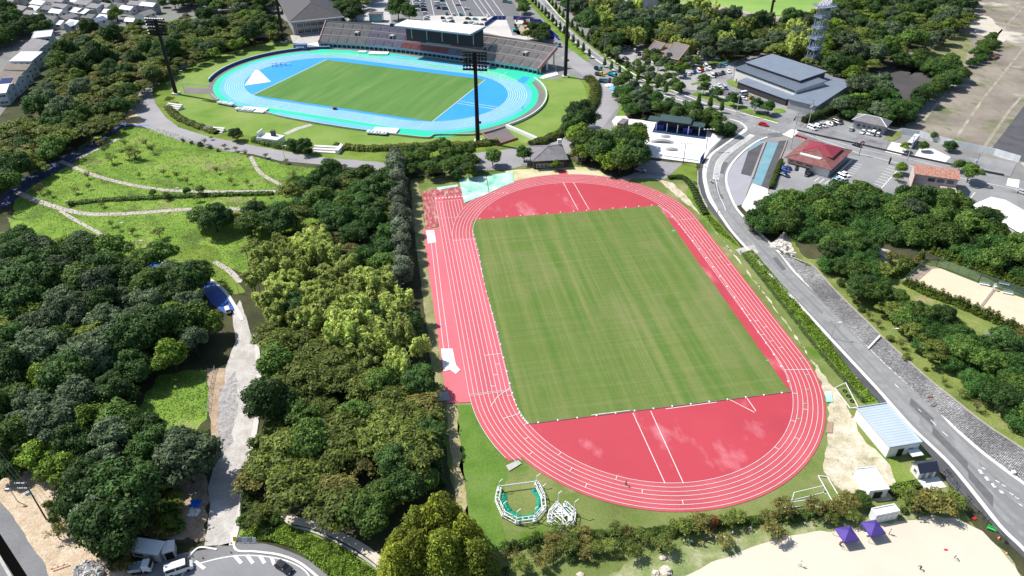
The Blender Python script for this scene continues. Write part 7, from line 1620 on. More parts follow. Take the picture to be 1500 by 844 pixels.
def leaves(name, P, Nn, size, m, asp=1.0, jn=.42):
    """many small leaf faces: centres P, outward normals Nn"""
    n = len(P); N_ = Nn+nr.normal(0, jn, (n, 3)); N_ /= np.linalg.norm(N_, axis=1)[:, None]+1e-9
    T = nr.normal(0, 1, (n, 3)); T -= (T*N_).sum(1)[:, None]*N_; T /= np.linalg.norm(T, axis=1)[:, None]+1e-9; B = np.cross(N_, T)
    s = (size*nr.uniform(.6, 1.35, n))[:, None]
    V = np.stack([P-T*s*asp, P-B*s*.55+N_*s*.12, P+T*s*asp, P+B*s*.55+N_*s*.12], 1).reshape(-1, 3)
    me = bpy.data.meshes.new(name); me.vertices.add(4*n); me.vertices.foreach_set('co', V.astype(np.float32).ravel())
    me.loops.add(4*n); me.loops.foreach_set('vertex_index', np.arange(4*n, dtype=np.int32)); me.polygons.add(n)
    me.polygons.foreach_set('loop_start', np.arange(0, 4*n, 4, dtype=np.int32)); me.polygons.foreach_set('loop_total', np.full(n, 4, np.int32)); me.update(); me.validate(); me.materials.append(m)
    return me
def sphere_dirs(n, zmin=-.35):
    z = nr.uniform(zmin, 1, n); a = nr.uniform(0, 2*np.pi, n); r = np.sqrt(1-z*z); return np.stack([r*np.cos(a), r*np.sin(a), z], 1)
def clumps(C, Rr, n_each, sq=.75, inner=.8):
    Ps, Ns = [], []
    for c, r, n in zip(C, Rr, n_each):
        d = sphere_dirs(int(n)); rad = r*(nr.uniform(inner, 1.08, len(d))+nr.exponential(.11, len(d)))[:, None]; q = d*rad; q[:, 2] *= sq; Ps.append(c+q); nn = d.copy(); nn[:, 2] += .35; Ns.append(nn)
    return np.concatenate(Ps), np.concatenate(Ns)
def limb_mesh(name, h, r, C, seed, n=6):
    b = MB(); rr = random.Random(seed); bend = Vector((rr.uniform(-.4, .4), rr.uniform(-.4, .4), 0)); mid = Vector((0, 0, h*.45))+bend*.5; topv = Vector((0, 0, h*.8))+bend
    b.tube((0, 0, -.1), mid, r, 7, r*.75); b.tube(mid, topv, r*.75, 6, r*.3)
    for c in list(C)[:n]: c = Vector([float(v) for v in c]); st = mid.lerp(topv, rr.uniform(0, .7)); b.tube(st, st.lerp(c, .85), r*.4, 5, r*.12)
    return b.mesh(name, BARK)
PROT = {}
def broad(key, m, Rw, H, nc, leaf, dens, seed, sq=.75, cr=.42, low=.25, asp=1.0, flat=1.0):
    """crown of many overlapping leaf clumps spread over a lumpy dome"""
    global nr; nr = np.random.default_rng(seed)
    d = sphere_dirs(nc, -.15); cz = H*(low+(1-low)*.45); hh = H*(1-low)*.55
    rad = nr.uniform(.45, 1.0, nc)**.6
    C = np.stack([d[:, 0]*rad*Rw*.78, d[:, 1]*rad*Rw*.78, cz+d[:, 2]*rad*hh*.85], 1); lob = 1+.22*np.sin(np.arctan2(C[:, 1], C[:, 0])*3+seed); C[:, 0] *= lob; C[:, 1] *= lob; C += nr.normal(0, Rw*.07, C.shape)
    C[:, 2] += nr.normal(0, H*.045, nc); rs_ = Rw*cr*nr.uniform(.45, 1.4, nc)*(1+.25*(C[:, 2] < cz)); ns = dens*rs_**2
    P, N_ = clumps(C, rs_, np.maximum(20, ns), sq*flat)
    PROT[key] = (leaves('crown_'+key, P, N_, leaf, m, asp), limb_mesh('trunk_'+key, H*.75, max(.16, Rw*.055), C, seed))
def bambo(key, m, H, seed, nst=11, spread=3.2):
    global nr; nr = np.random.default_rng(seed); Ps, Ns = [], []; b = MB()
    for k in range(nst):
        a = nr.uniform(0, 2*np.pi); r0 = spread*np.sqrt(nr.uniform(0, 1)); bx = np.array([r0*np.cos(a), r0*np.sin(a), 0]); hh = H*nr.uniform(.72, 1.0)
        la = nr.normal(.3, 1.0); ld = np.array([np.cos(la), np.sin(la), 0])*nr.uniform(1.2, 2.6)
        n = 420; t = nr.uniform(.3, 1, n)**.8; cen = bx+ld*(t**3)[:, None]; cen[:, 2] = hh*(t-.14*t**4)
        w = (.85*np.sin(np.pi*np.clip((t-.22)/.85, 0, 1))**.7+.12)[:, None]; q = nr.normal(0, .5, (n, 3))*w; Ps.append(cen+q); nn = q.copy(); nn[:, 2] = np.abs(nn[:, 2])+.5; Ns.append(nn)
        pr = None
        for s in np.linspace(0, .9, 5):
            p = bx+ld*s**3; p[2] = hh*(s-.14*s**4); p = Vector([float(v) for v in p])
            if pr is not None: b.tube(pr, p, .07, 4)
            pr = p
    P, N_ = np.concatenate(Ps), np.concatenate(Ns)
    PROT[key] = (leaves('crown_'+key, P, N_, .3, m, 1.3, .5), b.mesh('culms_'+key, plain('bamboo culm', (.12, .16, .04))))
def conic(key, m, H, Rw, seed, leaf=.3, nw=16, power=.9, dens=46, base=.12):
    global nr; nr = np.random.default_rng(seed); C, rs_ = [], []
    for i in range(nw):
        t = i/(nw-1); z = H*(base+(.97-base)*t); r = Rw*(1-t)**power+.25; k = max(2, int(7*(1-t)+2))
        for j in range(k): a = 2*np.pi*(j+.5*(i % 2))/k+nr.uniform(-.3, .3); rr = r*nr.uniform(.55, .9); C.append((rr*np.cos(a), rr*np.sin(a), z+nr.uniform(-.3, .3))); rs_.append(max(.35, r*nr.uniform(.32, .5)))
    C = np.array(C); rs_ = np.array(rs_); P, N_ = clumps(C, rs_, np.maximum(14, dens*rs_**2), 1.0)
    PROT[key] = (leaves('crown_'+key, P, N_, leaf, m, 1.1), limb_mesh('trunk_'+key, H*1.1, max(.12, Rw*.06), C[:3], seed, 0))
def layered(key, m, Rw, H, seed, n=26, leaf=.32, dens=26):
    """spreading cherry / zelkova: flat sprays stacked in tiers"""
    global nr; nr = np.random.default_rng(seed); a = nr.uniform(0, 2*np.pi, n); r = Rw*np.sqrt(nr.uniform(.02, 1, n))*.85; z = H*(1-.38*(r/Rw)**2)*nr.uniform(.78, 1, n)
    C = np.stack([r*np.cos(a), r*np.sin(a), z], 1); rs_ = Rw*nr.uniform(.2, .38, n)
    P, N_ = clumps(C, rs_, np.maximum(16, dens*rs_**2), .3, .3); N_[:, 2] += .8
    PROT[key] = (leaves('crown_'+key, P, N_, leaf, m, 1.2, .45), limb_mesh('trunk_'+key, H*.8, .2, C, seed, 9))
def sparse(key, m, Rw, H, seed, n=60, leafn=260, leaf=.2):
    global nr; nr = np.random.default_rng(seed); b = MB(); rr = random.Random(seed); tips = []
    b.tube((0, 0, 0), (0, 0, H*.4), .11, 5, .08)
    for i in range(n//5):
        a = rr.uniform(0, 6.28); e = Vector((math.cos(a)*Rw*rr.uniform(.5, 1), math.sin(a)*Rw*rr.uniform(.5, 1), H*rr.uniform(.6, 1))); s0 = Vector((0, 0, H*rr.uniform(.25, .4))); b.tube(s0, e, .055, 4, .02)
        for j in range(4): f_ = rr.uniform(.4, .9); p = s0.lerp(e, f_); q = p+Vector((rr.uniform(-.7, .7), rr.uniform(-.7, .7), rr.uniform(0, .8)))*Rw*.4; b.tube(p, q, .03, 3, .012); tips.append(q)
    T = np.array([tuple(tips[i % len(tips)]) for i in range(leafn)])+nr.normal(0, .22*Rw, (leafn, 3)); d = nr.normal(0, 1, T.shape)
    PROT[key] = (leaves('crown_'+key, T, d, leaf, m), b.mesh('branches_'+key, plain('grey twig', (.16, .13, .11), .9)))
# prototypes (several of each so that neighbours differ)
for i in range(4): broad(f'dark{i}', F['dark'], 4.6*(1+.12*(i % 2)), 9.5, 58, .3, 130, 20+i, cr=.27)
for i in range(3): broad(f'mid{i}', F['mid'], 4.2, 8.5, 46, .3, 130, 30+i, cr=.29)
for i in range(3): broad(f'greyg{i}', F['greyg'], 4.4, 9., 64, .28, 130, 40+i, cr=.24)
for i in range(3): layered(f'olive{i}', F['olive'], 4.6, 6.8, 50+i, 34, .32, 46)
for i in range(2): layered(f'rust{i}', F['rust'], 4.0, 6., 60+i, 30, .3, 44)
for i in range(4): bambo(f'bamboo{i}', F['bamboo'], 12., 70+i, 13, 3.4)
for i in range(2): broad(f'bright{i}', F['bright'], 3.6, 7.5, 40, .28, 130, 80+i, cr=.28)
for i in range(3): conic(f'meta{i}', F['yellow'] if i else fol('yellow green needles', (.2, .25, .03), tr=.3), 17, 5.0, 90+i, .3, 20, .5, 60)
for i in range(3): broad(f'juniper{i}', F['juniper'], 2.7, 8.0, 26, .24, 170, 100+i, sq=1.1, low=.1, cr=.4)
for i in range(2): broad(f'round{i}', F['pine'], 3.1, 7.0, 40, .26, 170, 110+i, cr=.3, low=.15)
for i in range(3): broad(f'pine{i}', F['pine'], 3.4, 5.6, 26, .26, 140, 120+i, low=.1)
for i in range(2): conic(f'poplar{i}', F['mid'], 6.6, .85, 130+i, .22, 12, .3, 150, .25)
for i in range(3): broad(f'shrub{i}', (F['clip'], F['mid'], F['olive'])[i], 1.3, 1.8, 14, .2, 150, 140+i, low=.05)
for i in range(2): broad(f'redbush{i}', (F['rust'], F['red'])[i], 2.2, 3.6, 18, .22, 110, 150+i, low=.2)
for i in range(3): sparse(f'bare{i}', (F['bare'], F['rust'], F['olive'])[i], 1.6, 3.4, 160+i)
for i in range(2): conic(f'thuja{i}', F['thuja'], 2.8, .8, 170+i, .18, 9, .6, 170, .02)
for i in range(2): layered(f'cherry{i}', (F['olive'], F['rust'])[i], 2.9, 4.4, 180+i, 22, .22, 60)
broad('haze0', F['greyg'], 3., 5., 18, .3, 80, 190, low=.1)
SRC = {}
NV_ = {'dark': 4, 'mid': 3, 'greyg': 3, 'olive': 3, 'rust': 2, 'bamboo': 4, 'bright': 2, 'meta': 3, 'juniper': 3, 'round': 2, 'pine': 3, 'poplar': 2, 'shrub': 3, 'redbush': 2, 'bare': 3, 'thuja': 2, 'cherry': 2}
NAMES = {'dark': ('dark_leaved_tree', 'tree'), 'mid': ('broadleaf_tree', 'tree'), 'greyg': ('grey_leaved_tree', 'tree'), 'olive': ('spreading_tree', 'tree'), 'rust': ('rusty_tree', 'tree'), 'bamboo': ('bamboo_clump', 'bamboo'), 'bright': ('leafy_tree', 'tree'), 'meta': ('dawn_redwood', 'tree'),  # the dark kind is a broadleaf tree of unknown species
         'juniper': ('conifer_tree', 'tree'), 'round': ('round_tree', 'tree'), 'pine': ('evergreen_tree', 'tree'), 'poplar': ('street_tree', 'tree'), 'shrub': ('shrub', 'shrub'), 'redbush': ('red_shrub', 'shrub'), 'bare': ('sapling', 'tree'), 'thuja': ('thuja', 'tree'), 'cherry': ('cherry_tree', 'tree')}
DESC = {'dark': 'dark green broadleaf tree', 'mid': 'mid green broadleaf tree', 'greyg': 'grey green broadleaf tree', 'olive': 'olive brown spreading tree', 'rust': 'rust tinged spreading tree', 'bamboo': 'pale yellow green bamboo clump', 'bright': 'bright green leafy tree', 'meta': 'tall pointed yellow green conifer', 'juniper': 'grey green upright conifer',
        'round': 'dense round clipped tree', 'pine': 'fresh green dense evergreen', 'poplar': 'slim upright street tree', 'shrub': 'low green shrub', 'redbush': 'rusty leaved shrub', 'bare': 'thin half bare sapling', 'thuja': 'small pointed thuja', 'cherry': 'small spreading cherry tree'}
ntree = 0
def plant(kind, x, y, s, lb, z=0, grp=None, rr=random, hs=1.):
    global ntree
    d_ = Vector((x, y, z+4-CH)); u_, v_ = 750+CF*d_.dot(RT)/d_.dot(FW), 422-CF*d_.dot(UP)/d_.dot(FW)
    if not (-45 < u_ < 1545 and -30 < v_ < 900): return None
    ntree += 1
    i = rr.randrange(NV_[kind]); cm, tm = PROT[f'{kind}{i}']; nm, cat = NAMES[kind]
    t = thing(nm, lb, cat, (x, y, z), rr.uniform(0, 6.28), grp); t.scale = (s, s, s*hs)
    c = bpy.data.objects.new('crown', cm); col.objects.link(c); c.parent = t
    if kind not in ('shrub', 'redbush', 'thuja') or True: k = bpy.data.objects.new('trunk', tm); col.objects.link(k); k.parent = t
    return t
def tree(kind, px, s=1., lb=None, z=0, grp=None, hs=1., at=0):
    p = G(px[0], px[1], z+at); return plant(kind, p.x, p.y, s, lb or DESC[kind], z, grp, hs=hs)
def forest(poly_px, zc, kinds, spacing, region, seed, smin=.8, smax=1.25, z=0, hs=1., grp=None):
    """scatter individual trees; the outline is the outline of the crowns in the photo at height zc"""
    big = zc >= 4.5; spacing *= (1.12 if ('restaurants' in region or 'tennis' in region or 'baseball' in region or 'drill' in region or 'town' in region or 'low above' in region) else 1.2) if big else 1.; smin, smax = (smin*1.15, smax*1.2) if big else (smin, smax); mg = .9 if big else .3
    P_ = [G(x, y, z+zc) for x, y in poly_px]; rr = random.Random(seed); xs = [p.x for p in P_]; ys = [p.y for p in P_]; pts = []; fail = 0
    while fail < 900:
        x, y = rr.uniform(min(xs), max(xs)), rr.uniform(min(ys), max(ys))
        if not all(inside(x+a, y+b, P_) for a, b in ((mg, 0), (-mg, 0), (0, mg), (0, -mg))): fail += .12; continue
        sp_ = spacing*rr.uniform(.85, 1.15)
        if any((x-a)**2+(y-b)**2 < sp_*sp_ for a, b in pts): fail += 1; continue
        pts.append((x, y)); fail = 0
    ks = [k for k, w in kinds]; ws = [w for k, w in kinds]; x0, x1, y0, y1 = min(xs), max(xs), min(ys), max(ys); seen = {}
    for x, y in pts:
        k = rr.choices(ks, ws)[0]; s_ = rr.uniform(smin, smax)
        u, v = (x-x0)/(x1-x0+.01), (y-y0)/(y1-y0+.01); pos = ['nearest', 'near', 'middle', 'far', 'farthest'][min(4, int(v*5))]+' '+['far-left', 'left', 'centre-left', 'centre', 'centre-right', 'right', 'far-right'][min(6, int(u*7))]
        sz = 'large ' if s_ > smin+(smax-smin)*.66 else 'small ' if s_ < smin+(smax-smin)*.33 else ''
        plant(k, x, y, s_, f'{sz}{DESC[k].replace("pale ", "")} {region}, {pos}', z, f'{DESC[k]} {region}'[:60] if grp is None else grp, rr, hs*rr.uniform(.9, 1.1))
    return len(pts)
cnts = {}
def fo(tag_, *a, **k): cnts[tag_] = forest(*a, **k)
fo('hill', [(-40, 200), (14, 188), (52, 158), (68, 112), (90, 66), (100, 46), (140, 42), (185, 38), (225, 48), (262, 28), (330, 22), (345, 14), (402, 26), (405, 50), (345, 66), (300, 82), (262, 92), (225, 112), (196, 140), (186, 160), (160, 182), (110, 205), (60, 238), (0, 282), (-40, 305)], 6, [('olive', 7), ('rust', 1.8), ('dark', 1.8), ('mid', 1.8), ('bright', .8), ('greyg', .8)], 6.6, 'in the wood below the town', 1, .8, 1.25)
fo('hilltop', [(240, -30), (560, -30), (530, 6), (505, -2), (440, -4), (400, 8), (372, 14), (320, 12), (250, 6)], 6, [('dark', 3), ('pine', 2), ('mid', 3), ('olive', 1)], 8.5, 'in the wood behind the gymnasium', 2, .9, 1.35)
fo('plazatrees', [(440, -30), (490, -30), (525, 14), (522, 26), (506, 24)], 6, [('dark', 1)], 7, 'right of the gymnasium', 3)
fo('leftwood', [(-10, 352), (20, 345), (60, 352), (130, 352), (172, 370), (200, 388), (232, 372), (262, 376), (285, 398), (300, 442), (310, 478), (302, 508), (275, 522), (214, 530), (184, 560), (172, 600), (200, 652), (300, 648), (318, 655), (300, 670), (262, 700), (228, 716), (232, 745), (190, 760), (170, 790), (130, 760), (110, 720), (70, 690), (20, 660), (-20, 640)], 6, [('dark', 4), ('greyg', 3), ('mid', 2), ('bright', 1.2), ('olive', 1)], 5.8, 'in the wood left of the lane', 4, .85, 1.25)
fo('bamboo', [(366, 345), (430, 350), (455, 330), (500, 368), (560, 415), (598, 452), (622, 486), (606, 520), (585, 540), (545, 520), (500, 500), (460, 470), (430, 480), (405, 470), (380, 420)], 8, [('bamboo', 16), ('olive', .8), ('dark', .8)], 4.6, 'in the bamboo grove', 5, .75, 1.05)
fo('uppermid', [(430, 262), (480, 242), (520, 250), (570, 245), (572, 300), (572, 380), (585, 425), (545, 395), (500, 360), (430, 330), (400, 330), (352, 335), (280, 318), (300, 300), (360, 310), (400, 300)], 6, [('dark', 3), ('pine', 2.5), ('mid', 2), ('olive', 1.5), ('rust', 1)], 6., 'in the wood above the bamboo', 6, .75, 1.1)
fo('lowermid', [(376, 480), (405, 480), (460, 490), (520, 515), (570, 540), (600, 560), (618, 545), (630, 570), (640, 620), (622, 660), (600, 700), (585, 740), (548, 762), (505, 768), (455, 750), (425, 735), (405, 705), (370, 680), (376, 640), (380, 560)], 6, [('olive', 11), ('rust', .5), ('dark', 1.0), ('mid', 1.2), ('bamboo', .4)], 5.0, 'in the wood right of the lane', 7, .8, 1.15)
fo('belowring', [(575, 222), (625, 214), (690, 216), (712, 240), (690, 252), (640, 250), (600, 252), (575, 240)], 4, [('pine', 3), ('mid', 2)], 5.2, 'in the belt below the ring road', 8, .7, .95)
fo('beltright', [(838, 170), (868, 180), (862, 205), (935, 200), (938, 235), (905, 245), (870, 238), (850, 225), (835, 205)], 4.5, [('mid', 3), ('bright', 2), ('dark', 1)], 6., 'left of the skate plaza', 9, .95, 1.3)
fo('skatetop', [(905, 112), (935, 120), (965, 140), (1000, 150), (1040, 166), (1072, 180), (1070, 192), (1035, 182), (990, 168), (950, 166), (915, 158), (905, 135)], 4, [('pine', 3), ('mid', 2), ('greyg', 1)], 6.4, 'between the skate plaza and the avenue', 10, .7, 1.05)
fo('bambootop', [(858, 28), (870, 8), (935, 10), (950, 22), (975, 12), (1060, 18), (1100, 30), (1130, 38), (1180, 30), (1182, 62), (1175, 82), (1120, 75), (1075, 80), (1040, 88), (1000, 70), (960, 56), (920, 62), (890, 60), (862, 44)], 6, [('greyg', 4), ('dark', 2.5), ('bamboo', 4), ('olive', 3), ('bright', 1)], 8.2, 'below the baseball field', 11, .95, 1.4)
fo('towerwood', [(1180, 30), (1215, 15), (1245, -20), (1425, -30), (1418, 30), (1380, 58), (1330, 70), (1290, 88), (1262, 108), (1276, 140), (1250, 160), (1246, 140), (1262, 120), (1200, 95), (1160, 72)], 6, [('olive', 4), ('mid', 1.5), ('dark', 2), ('greyg', 2), ('bright', 3)], 8.8, 'right of the drill tower', 12, .95, 1.45)
fo('topmid', [(800, -30), (935, -30), (895, 8), (850, 30), (838, 20)], 5, [('pine', 3), ('greyg', 2), ('mid', 2)], 9, 'beside the top of the avenue', 13, .9, 1.3)
fo('yardhedge', [(1315, 90), (1350, 84), (1400, 100), (1412, 115), (1385, 130), (1350, 150), (1330, 172), (1300, 178), (1292, 160), (1330, 158), (1372, 130), (1378, 112), (1340, 98), (1316, 96)], 2.5, [('pine', 4), ('mid', 2), ('dark', 1)], 4.6, 'round the dark yard', 14, .7, 1.05)
fo('officewood', [(1262, 110), (1300, 120), (1322, 150), (1320, 172), (1290, 170), (1240, 165), (1225, 158), (1250, 140)], 4, [('pine', 3), ('greyg', 2), ('dark', 1)], 6., 'behind the small office', 15, .8, 1.1)
fo('scrub', [(1432, 70), (1452, 55), (1462, 62), (1440, 88), (1418, 100)], 1.5, [('mid', 1), ('pine', 1)], 5, 'along the old yard', 16, .6, .85)
fo('rightwood', [(1102, 306), (1118, 290), (1165, 280), (1225, 268), (1262, 268), (1292, 282), (1335, 290), (1385, 292), (1430, 300), (1468, 318), (1520, 350), (1540, 420), (1500, 408), (1468, 396), (1420, 378), (1390, 366), (1330, 352), (1290, 350), (1230, 352), (1170, 344), (1120, 334), (1104, 322)], 5, [('pine', 6), ('mid', 2), ('dark', .6), ('greyg', .8)], 4.8, 'in the wood below the restaurants', 17, .82, 1.05)
fo('parkbelt', [(1212, 352), (1245, 342), (1285, 362), (1290, 388), (1306, 418), (1322, 440), (1365, 462), (1415, 481), (1445, 492), (1465, 508), (1500, 528), (1500, 560), (1470, 548), (1420, 540), (1380, 530), (1330, 490), (1300, 455), (1262, 436), (1250, 405), (1210, 385)], 2.8, [('pine', 8), ('dark', 1), ('mid', 2), ('olive', .6)], 3.5, 'beside the tennis court', 18, .62, .95, z=TZ)
fo('parkbelt2', [(1405, 535), (1440, 528), (1500, 548), (1520, 600), (1510, 628), (1470, 600), (1425, 565)], 2.5, [('pine', 6), ('dark', 1), ('mid', 2)], 3.5, 'low above the stone wall', 19, .6, .9, z=TZ)
fo('rightedge', [(1478, 500), (1500, 490), (1530, 520), (1520, 560), (1490, 540)], 2.5, [('rust', 1), ('olive', 1)], 4.5, 'beside the right park path', 20, .6, .8, z=TZ)
# named rows and single trees
jun = spl(GL([(592, 250), (596, 290), (600, 330), (604, 380), (606, 425)]), 12)
L_ = 0; pts = resamp([Vector((p.x, p.y)) for p in jun], 16)
for k, p in enumerate(pts): plant('juniper', p.x-3.2+random.uniform(-.3, .3), p.y, random.uniform(1.05, 1.3), f'grey green conifer in the row left of the field, {ordn[15-k]} from the near end', grp='grey green conifers in the row left of the field')
tree('greyg', (590, 470), .75, 'rounded grey green tree standing just below the conifer row')
for k, (x, y, s, w) in enumerate(((590, 822, .62, 'at the lower left of the redwood group'), (618, 806, .82, 'left of centre in the redwood group'), (648, 800, 1.0, 'with the tallest top in the redwood group'), (682, 818, .84, 'at the right of the redwood group'), (615, 838, .8, 'at the bottom left edge of the redwood group'), (655, 845, .9, 'at the bottom middle of the redwood group'), (700, 850, .76, 'at the bottom right of the redwood group'), (585, 850, .7, 'lowest at the left of the redwood group'))):
    tree('meta', (x, y), s, f'tall pointed yellow green redwood {w}')
for x, y, s, k, lb in ((768, 238, 1.05, 'round', 'large dense round tree left of the clubhouse'), (815, 250, .6, 'bright', 'small yellow green tree in front of the pavilion'), (722, 243, .9, 'mid', 'leaning green tree left of the grey yard'), (847, 213, 1.35, 'bright', 'tall bright tree above the pavilion'), (584, 30, 1.5, 'dark', 'dark tree with round crown behind the left end of the stand roof'), (600, 33, 1.2, 'dark', 'second dark tree beside the far car park'), (222, 90, .95, 'bright', 'bright round tree standing out from the wood near the mast'),
                       (356, 62, .9, 'mid', 'single green tree at the top left of the stadium bank'), (390, 42, 1.1, 'bright', 'bright green tree left of the gymnasium'), (408, 40, 1., 'bright', 'bright green tree beside the left end of the gymnasium'), (330, 72, .7, 'mid', 'small green tree on the stone lined bank above the stadium'), (173, 30, 1.2, 'bright', 'pale yellow green tree among the town houses'), (166, 34, .6, 'dark', 'narrow dark tree beside the pale yellow green one'),
                       (430, 222, .6, 'dark', 'small dark tree between the ring road and the steps'), (448, 226, .75, 'dark', 'dark rounded tree beside the ring road steps'), (250, 152, .55, 'olive', 'olive tree at the foot of the left stadium ramp'), (238, 120, .55, 'olive', 'olive tree above the left stadium ramp'), (350, 208, .6, 'olive', 'olive tree on the near verge of the stadium'), (346, 206, .6, 'dark', 'dark tree next to the olive one on the near verge'),
                       (208, 46, .9, 'mid', 'green tree at the top of the hill wood'), (488, 268, 1.0, 'dark', 'dark crown standing apart at the top of the dark wood'), (212, 398, .95, 'mid', 'lighter green tree on the left bank of the pond'), (296, 425, 1.15, 'mid', 'tall light green tree beside the pond'), (280, 500, 1.4, 'mid', 'big rounded green tree right of the wood by the lane'), (262, 480, 1.15, 'bright', 'bright crowned tree next to the big rounded one'),
                       (252, 716, .75, 'yellowt', 'isolated yellow green tree at the edge of the wood near the blue tarpaulin'), (248, 775, .5, 'bright', 'small bright bush tree by the dirt below the tarpaulin'), (25, 690, .85, 'clipd', 'very dark round tree at the left edge, upper of two'), (20, 705, .85, 'clipd', 'very dark round tree at the left edge, lower of two'),
                       (1030, 125, .7, 'mid', 'green tree behind the station lot'), (958, 52, 1.1, 'bright', 'bright tree behind the tan halls'), (1322, 222, .55, 'bright', 'green tree between the coach and the restaurant'), (1416, 268, .95, 'mid', 'round green tree against the right wall of the terracotta restaurant'), (1403, 252, .6, 'mid', 'small green tree behind the terracotta restaurant'), (1318, 256, .7, 'bright', 'green tree at the left of the terracotta restaurant'), (1314, 266, .5, 'bright', 'smaller green tree below it at the parking bays'),
                       (1350, 222, .55, 'mid', 'green bush tree beside the white coach'), (1366, 206, .45, 'mid', 'dark bush against the white hoarding'), (1390, 222, .8, 'pine', 'wide dark green bush before the white hoarding'), (1403, 290, .4, 'bright', 'small yellow green tree at the corner of the terracotta restaurant'), (1130, 345, .6, 'olive', 'thin olive tree at the left end of the dark wood'), (1112, 310, .55, 'greyg', 'grey green tree at the left tip of the dark wood'),
                       (1240, 745, .85, 'cherry', 'spreading tree above the left purple tent'), (1258, 742, .45, 'mid', 'green tree left of the white container')):
    if k == 'yellowt':
        t = tree('bright', (x, y), s, lb); continue
    if k == 'clipd':
        t = tree('round', (x, y), s, lb); continue
    tree(k, (x, y), s, lb)
# round trees along the station drive
for k, (x, y, s) in enumerate(((1030, 138, .95), (1051, 146, .9), (1074, 156, 1.05), (1105, 164, 1.0), (1124, 168, 1.05), (1042, 142, .6))):
    tree('round', (x, y), s, f'round clipped tree beside the avenue in front of the station lot, {ordn[k]} of the row')
# street trees on the avenue
n = 0
for line, cnt, side in ((zz(740, 0, .26667, [(135, 5), (290, 165), (400, 270), (460, 320)]), 16, 'left verge of the avenue near the stand'), (zz(740, 0, .26667, [(225, 0), (350, 140), (560, 320), (760, 435), (900, 500), (960, 520)]), 20, 'right verge of the avenue'), (zz(740, 0, .26667, [(545, 370), (600, 400), (720, 450), (820, 490), (880, 520)]), 8, 'island between the lanes of the avenue'), (zz(740, 0, .26667, [(1060, 575), (1130, 600), (1185, 620)]), 3, 'verge near the junction')):
    P_ = resamp([Vector((p.x, p.y)) for p in spl(GL(line), 8)], cnt)
    for i, p in enumerate(P_): plant('poplar', p.x, p.y, random.uniform(.8, 1.05), f'slim street tree, {side}, {ORD[i]} from far end', grp=f'slim street trees on the {side}')
# hedges: leaf covered runs
def hedge(lb, px, w, h, kind='clip', z=0, leaf=.18, den=26, spiky=0):
    global nr; nr = np.random.default_rng(len(px)*17+int(px[0][0])); P_ = spl(GL(px, z), 6); o0 = P_[0]; Ps, Ns = [], []
    t = thing('hedge', lb, 'hedge', (o0.x, o0.y, z))
    for a, c in zip(P_, P_[1:]):
        L_ = (c-a).length; n = int(L_*(w+2*h)*den)
        if n < 2: continue
        u = nr.uniform(0, 1, n); ang = nr.uniform(0, np.pi, n); d = np.array([(c-a).x, (c-a).y])/max(L_, 1e-6); nn = np.array([-d[1], d[0]])
        cy, cz_ = np.cos(ang), np.sin(ang); k = nr.uniform(.85, 1.1, n)*(1+.16*np.sin(u*L_*1.7+a.x)); x = (a.x-o0.x)+(c.x-a.x)*u+nn[0]*cy*w/2*k; y = (a.y-o0.y)+(c.y-a.y)*u+nn[1]*cy*w/2*k; zz_ = np.maximum(.05, cz_**.6*h*k)
        Ps.append(np.stack([x, y, zz_], 1)); Ns.append(np.stack([nn[0]*cy, nn[1]*cy, cz_+.3], 1))
    me = leaves('hedge_leaves', np.concatenate(Ps), np.concatenate(Ns), leaf, F[kind]); o = bpy.data.objects.new('foliage', me); col.objects.link(o); o.parent = t
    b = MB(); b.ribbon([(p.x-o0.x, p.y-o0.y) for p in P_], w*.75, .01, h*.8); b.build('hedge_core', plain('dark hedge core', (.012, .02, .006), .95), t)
hedge('clipped hedge between the turquoise paving and the restaurant cars', [(1144, 237), (1139, 250), (1133, 266), (1129, 278)], 2.2, 1.8, 'thuja')
hedge('long dark hedge below the fire station behind the parked cars', [(1176, 180), (1190, 176), (1215, 166), (1232, 160)], 3.5, 3.4, 'clip')
hedge('green hedge beside the bend of the curved road above the side pavement', [(1020, 180), (1040, 188), (1062, 198), (1070, 196)], 5, 2.2, 'mid')
hedge('dark hedge along the left of the bright bank beside the curved road', [(979, 262), (1000, 262), (1014, 276), (1024, 298), (1034, 316)], 2.6, 1.4, 'mid')
hedge('hedge row on the near verge of the stadium by the ring road', [(820, 205), (836, 196), (850, 188)], 3, 1.5, 'olive') if 0 else None
hedge('low hedge curving round the right end of the stadium bank', [(778, 214), (800, 207), (825, 196), (846, 184), (862, 165), (870, 150), (872, 128), (862, 116)], 5.5, 2.2, 'olive', den=18, leaf=.28)
hedge('low hedge below the near bank of the stadium', [(490, 216), (540, 220), (600, 217), (650, 215), (690, 214), (730, 210)], 4.5, 2.0, 'olive', den=18, leaf=.28)
hedge('hedge on the ring road verge left of the steps', [(246, 158), (262, 174), (290, 186), (318, 196)], 4, 1.6, 'olive', den=18, leaf=.28)
hedge('hedge on the ring road verge right of the scoreboard platform', [(372, 206), (400, 214), (428, 219), (455, 224)], 4, 2.0, 'mid', den=18, leaf=.28)
hedge('line of dark low bushes along the upper park terrace', zz(0, 200, .26667, [(380, 375), (560, 355), (760, 345), (960, 335), (1200, 325), (1500, 318)]), 2.6, 1.1, 'mid', den=14, leaf=.3)
hedge('hedge between the hill wood and the ring road', [(296, 84), (262, 96), (236, 110), (214, 118)], 4, 2., 'mid', den=18, leaf=.28)
hedge('strip of bushes along the left of the avenue verge', zz(740, 0, .26667, [(345, 130), (470, 240), (600, 325), (740, 400)]), 2.6, 1.4, 'clip', den=14, leaf=.26)
hedge('dark clipped hedge at the top of the straw path', [(641, 658), (643, 690), (648, 715)], 2, 1.5, 'dark')
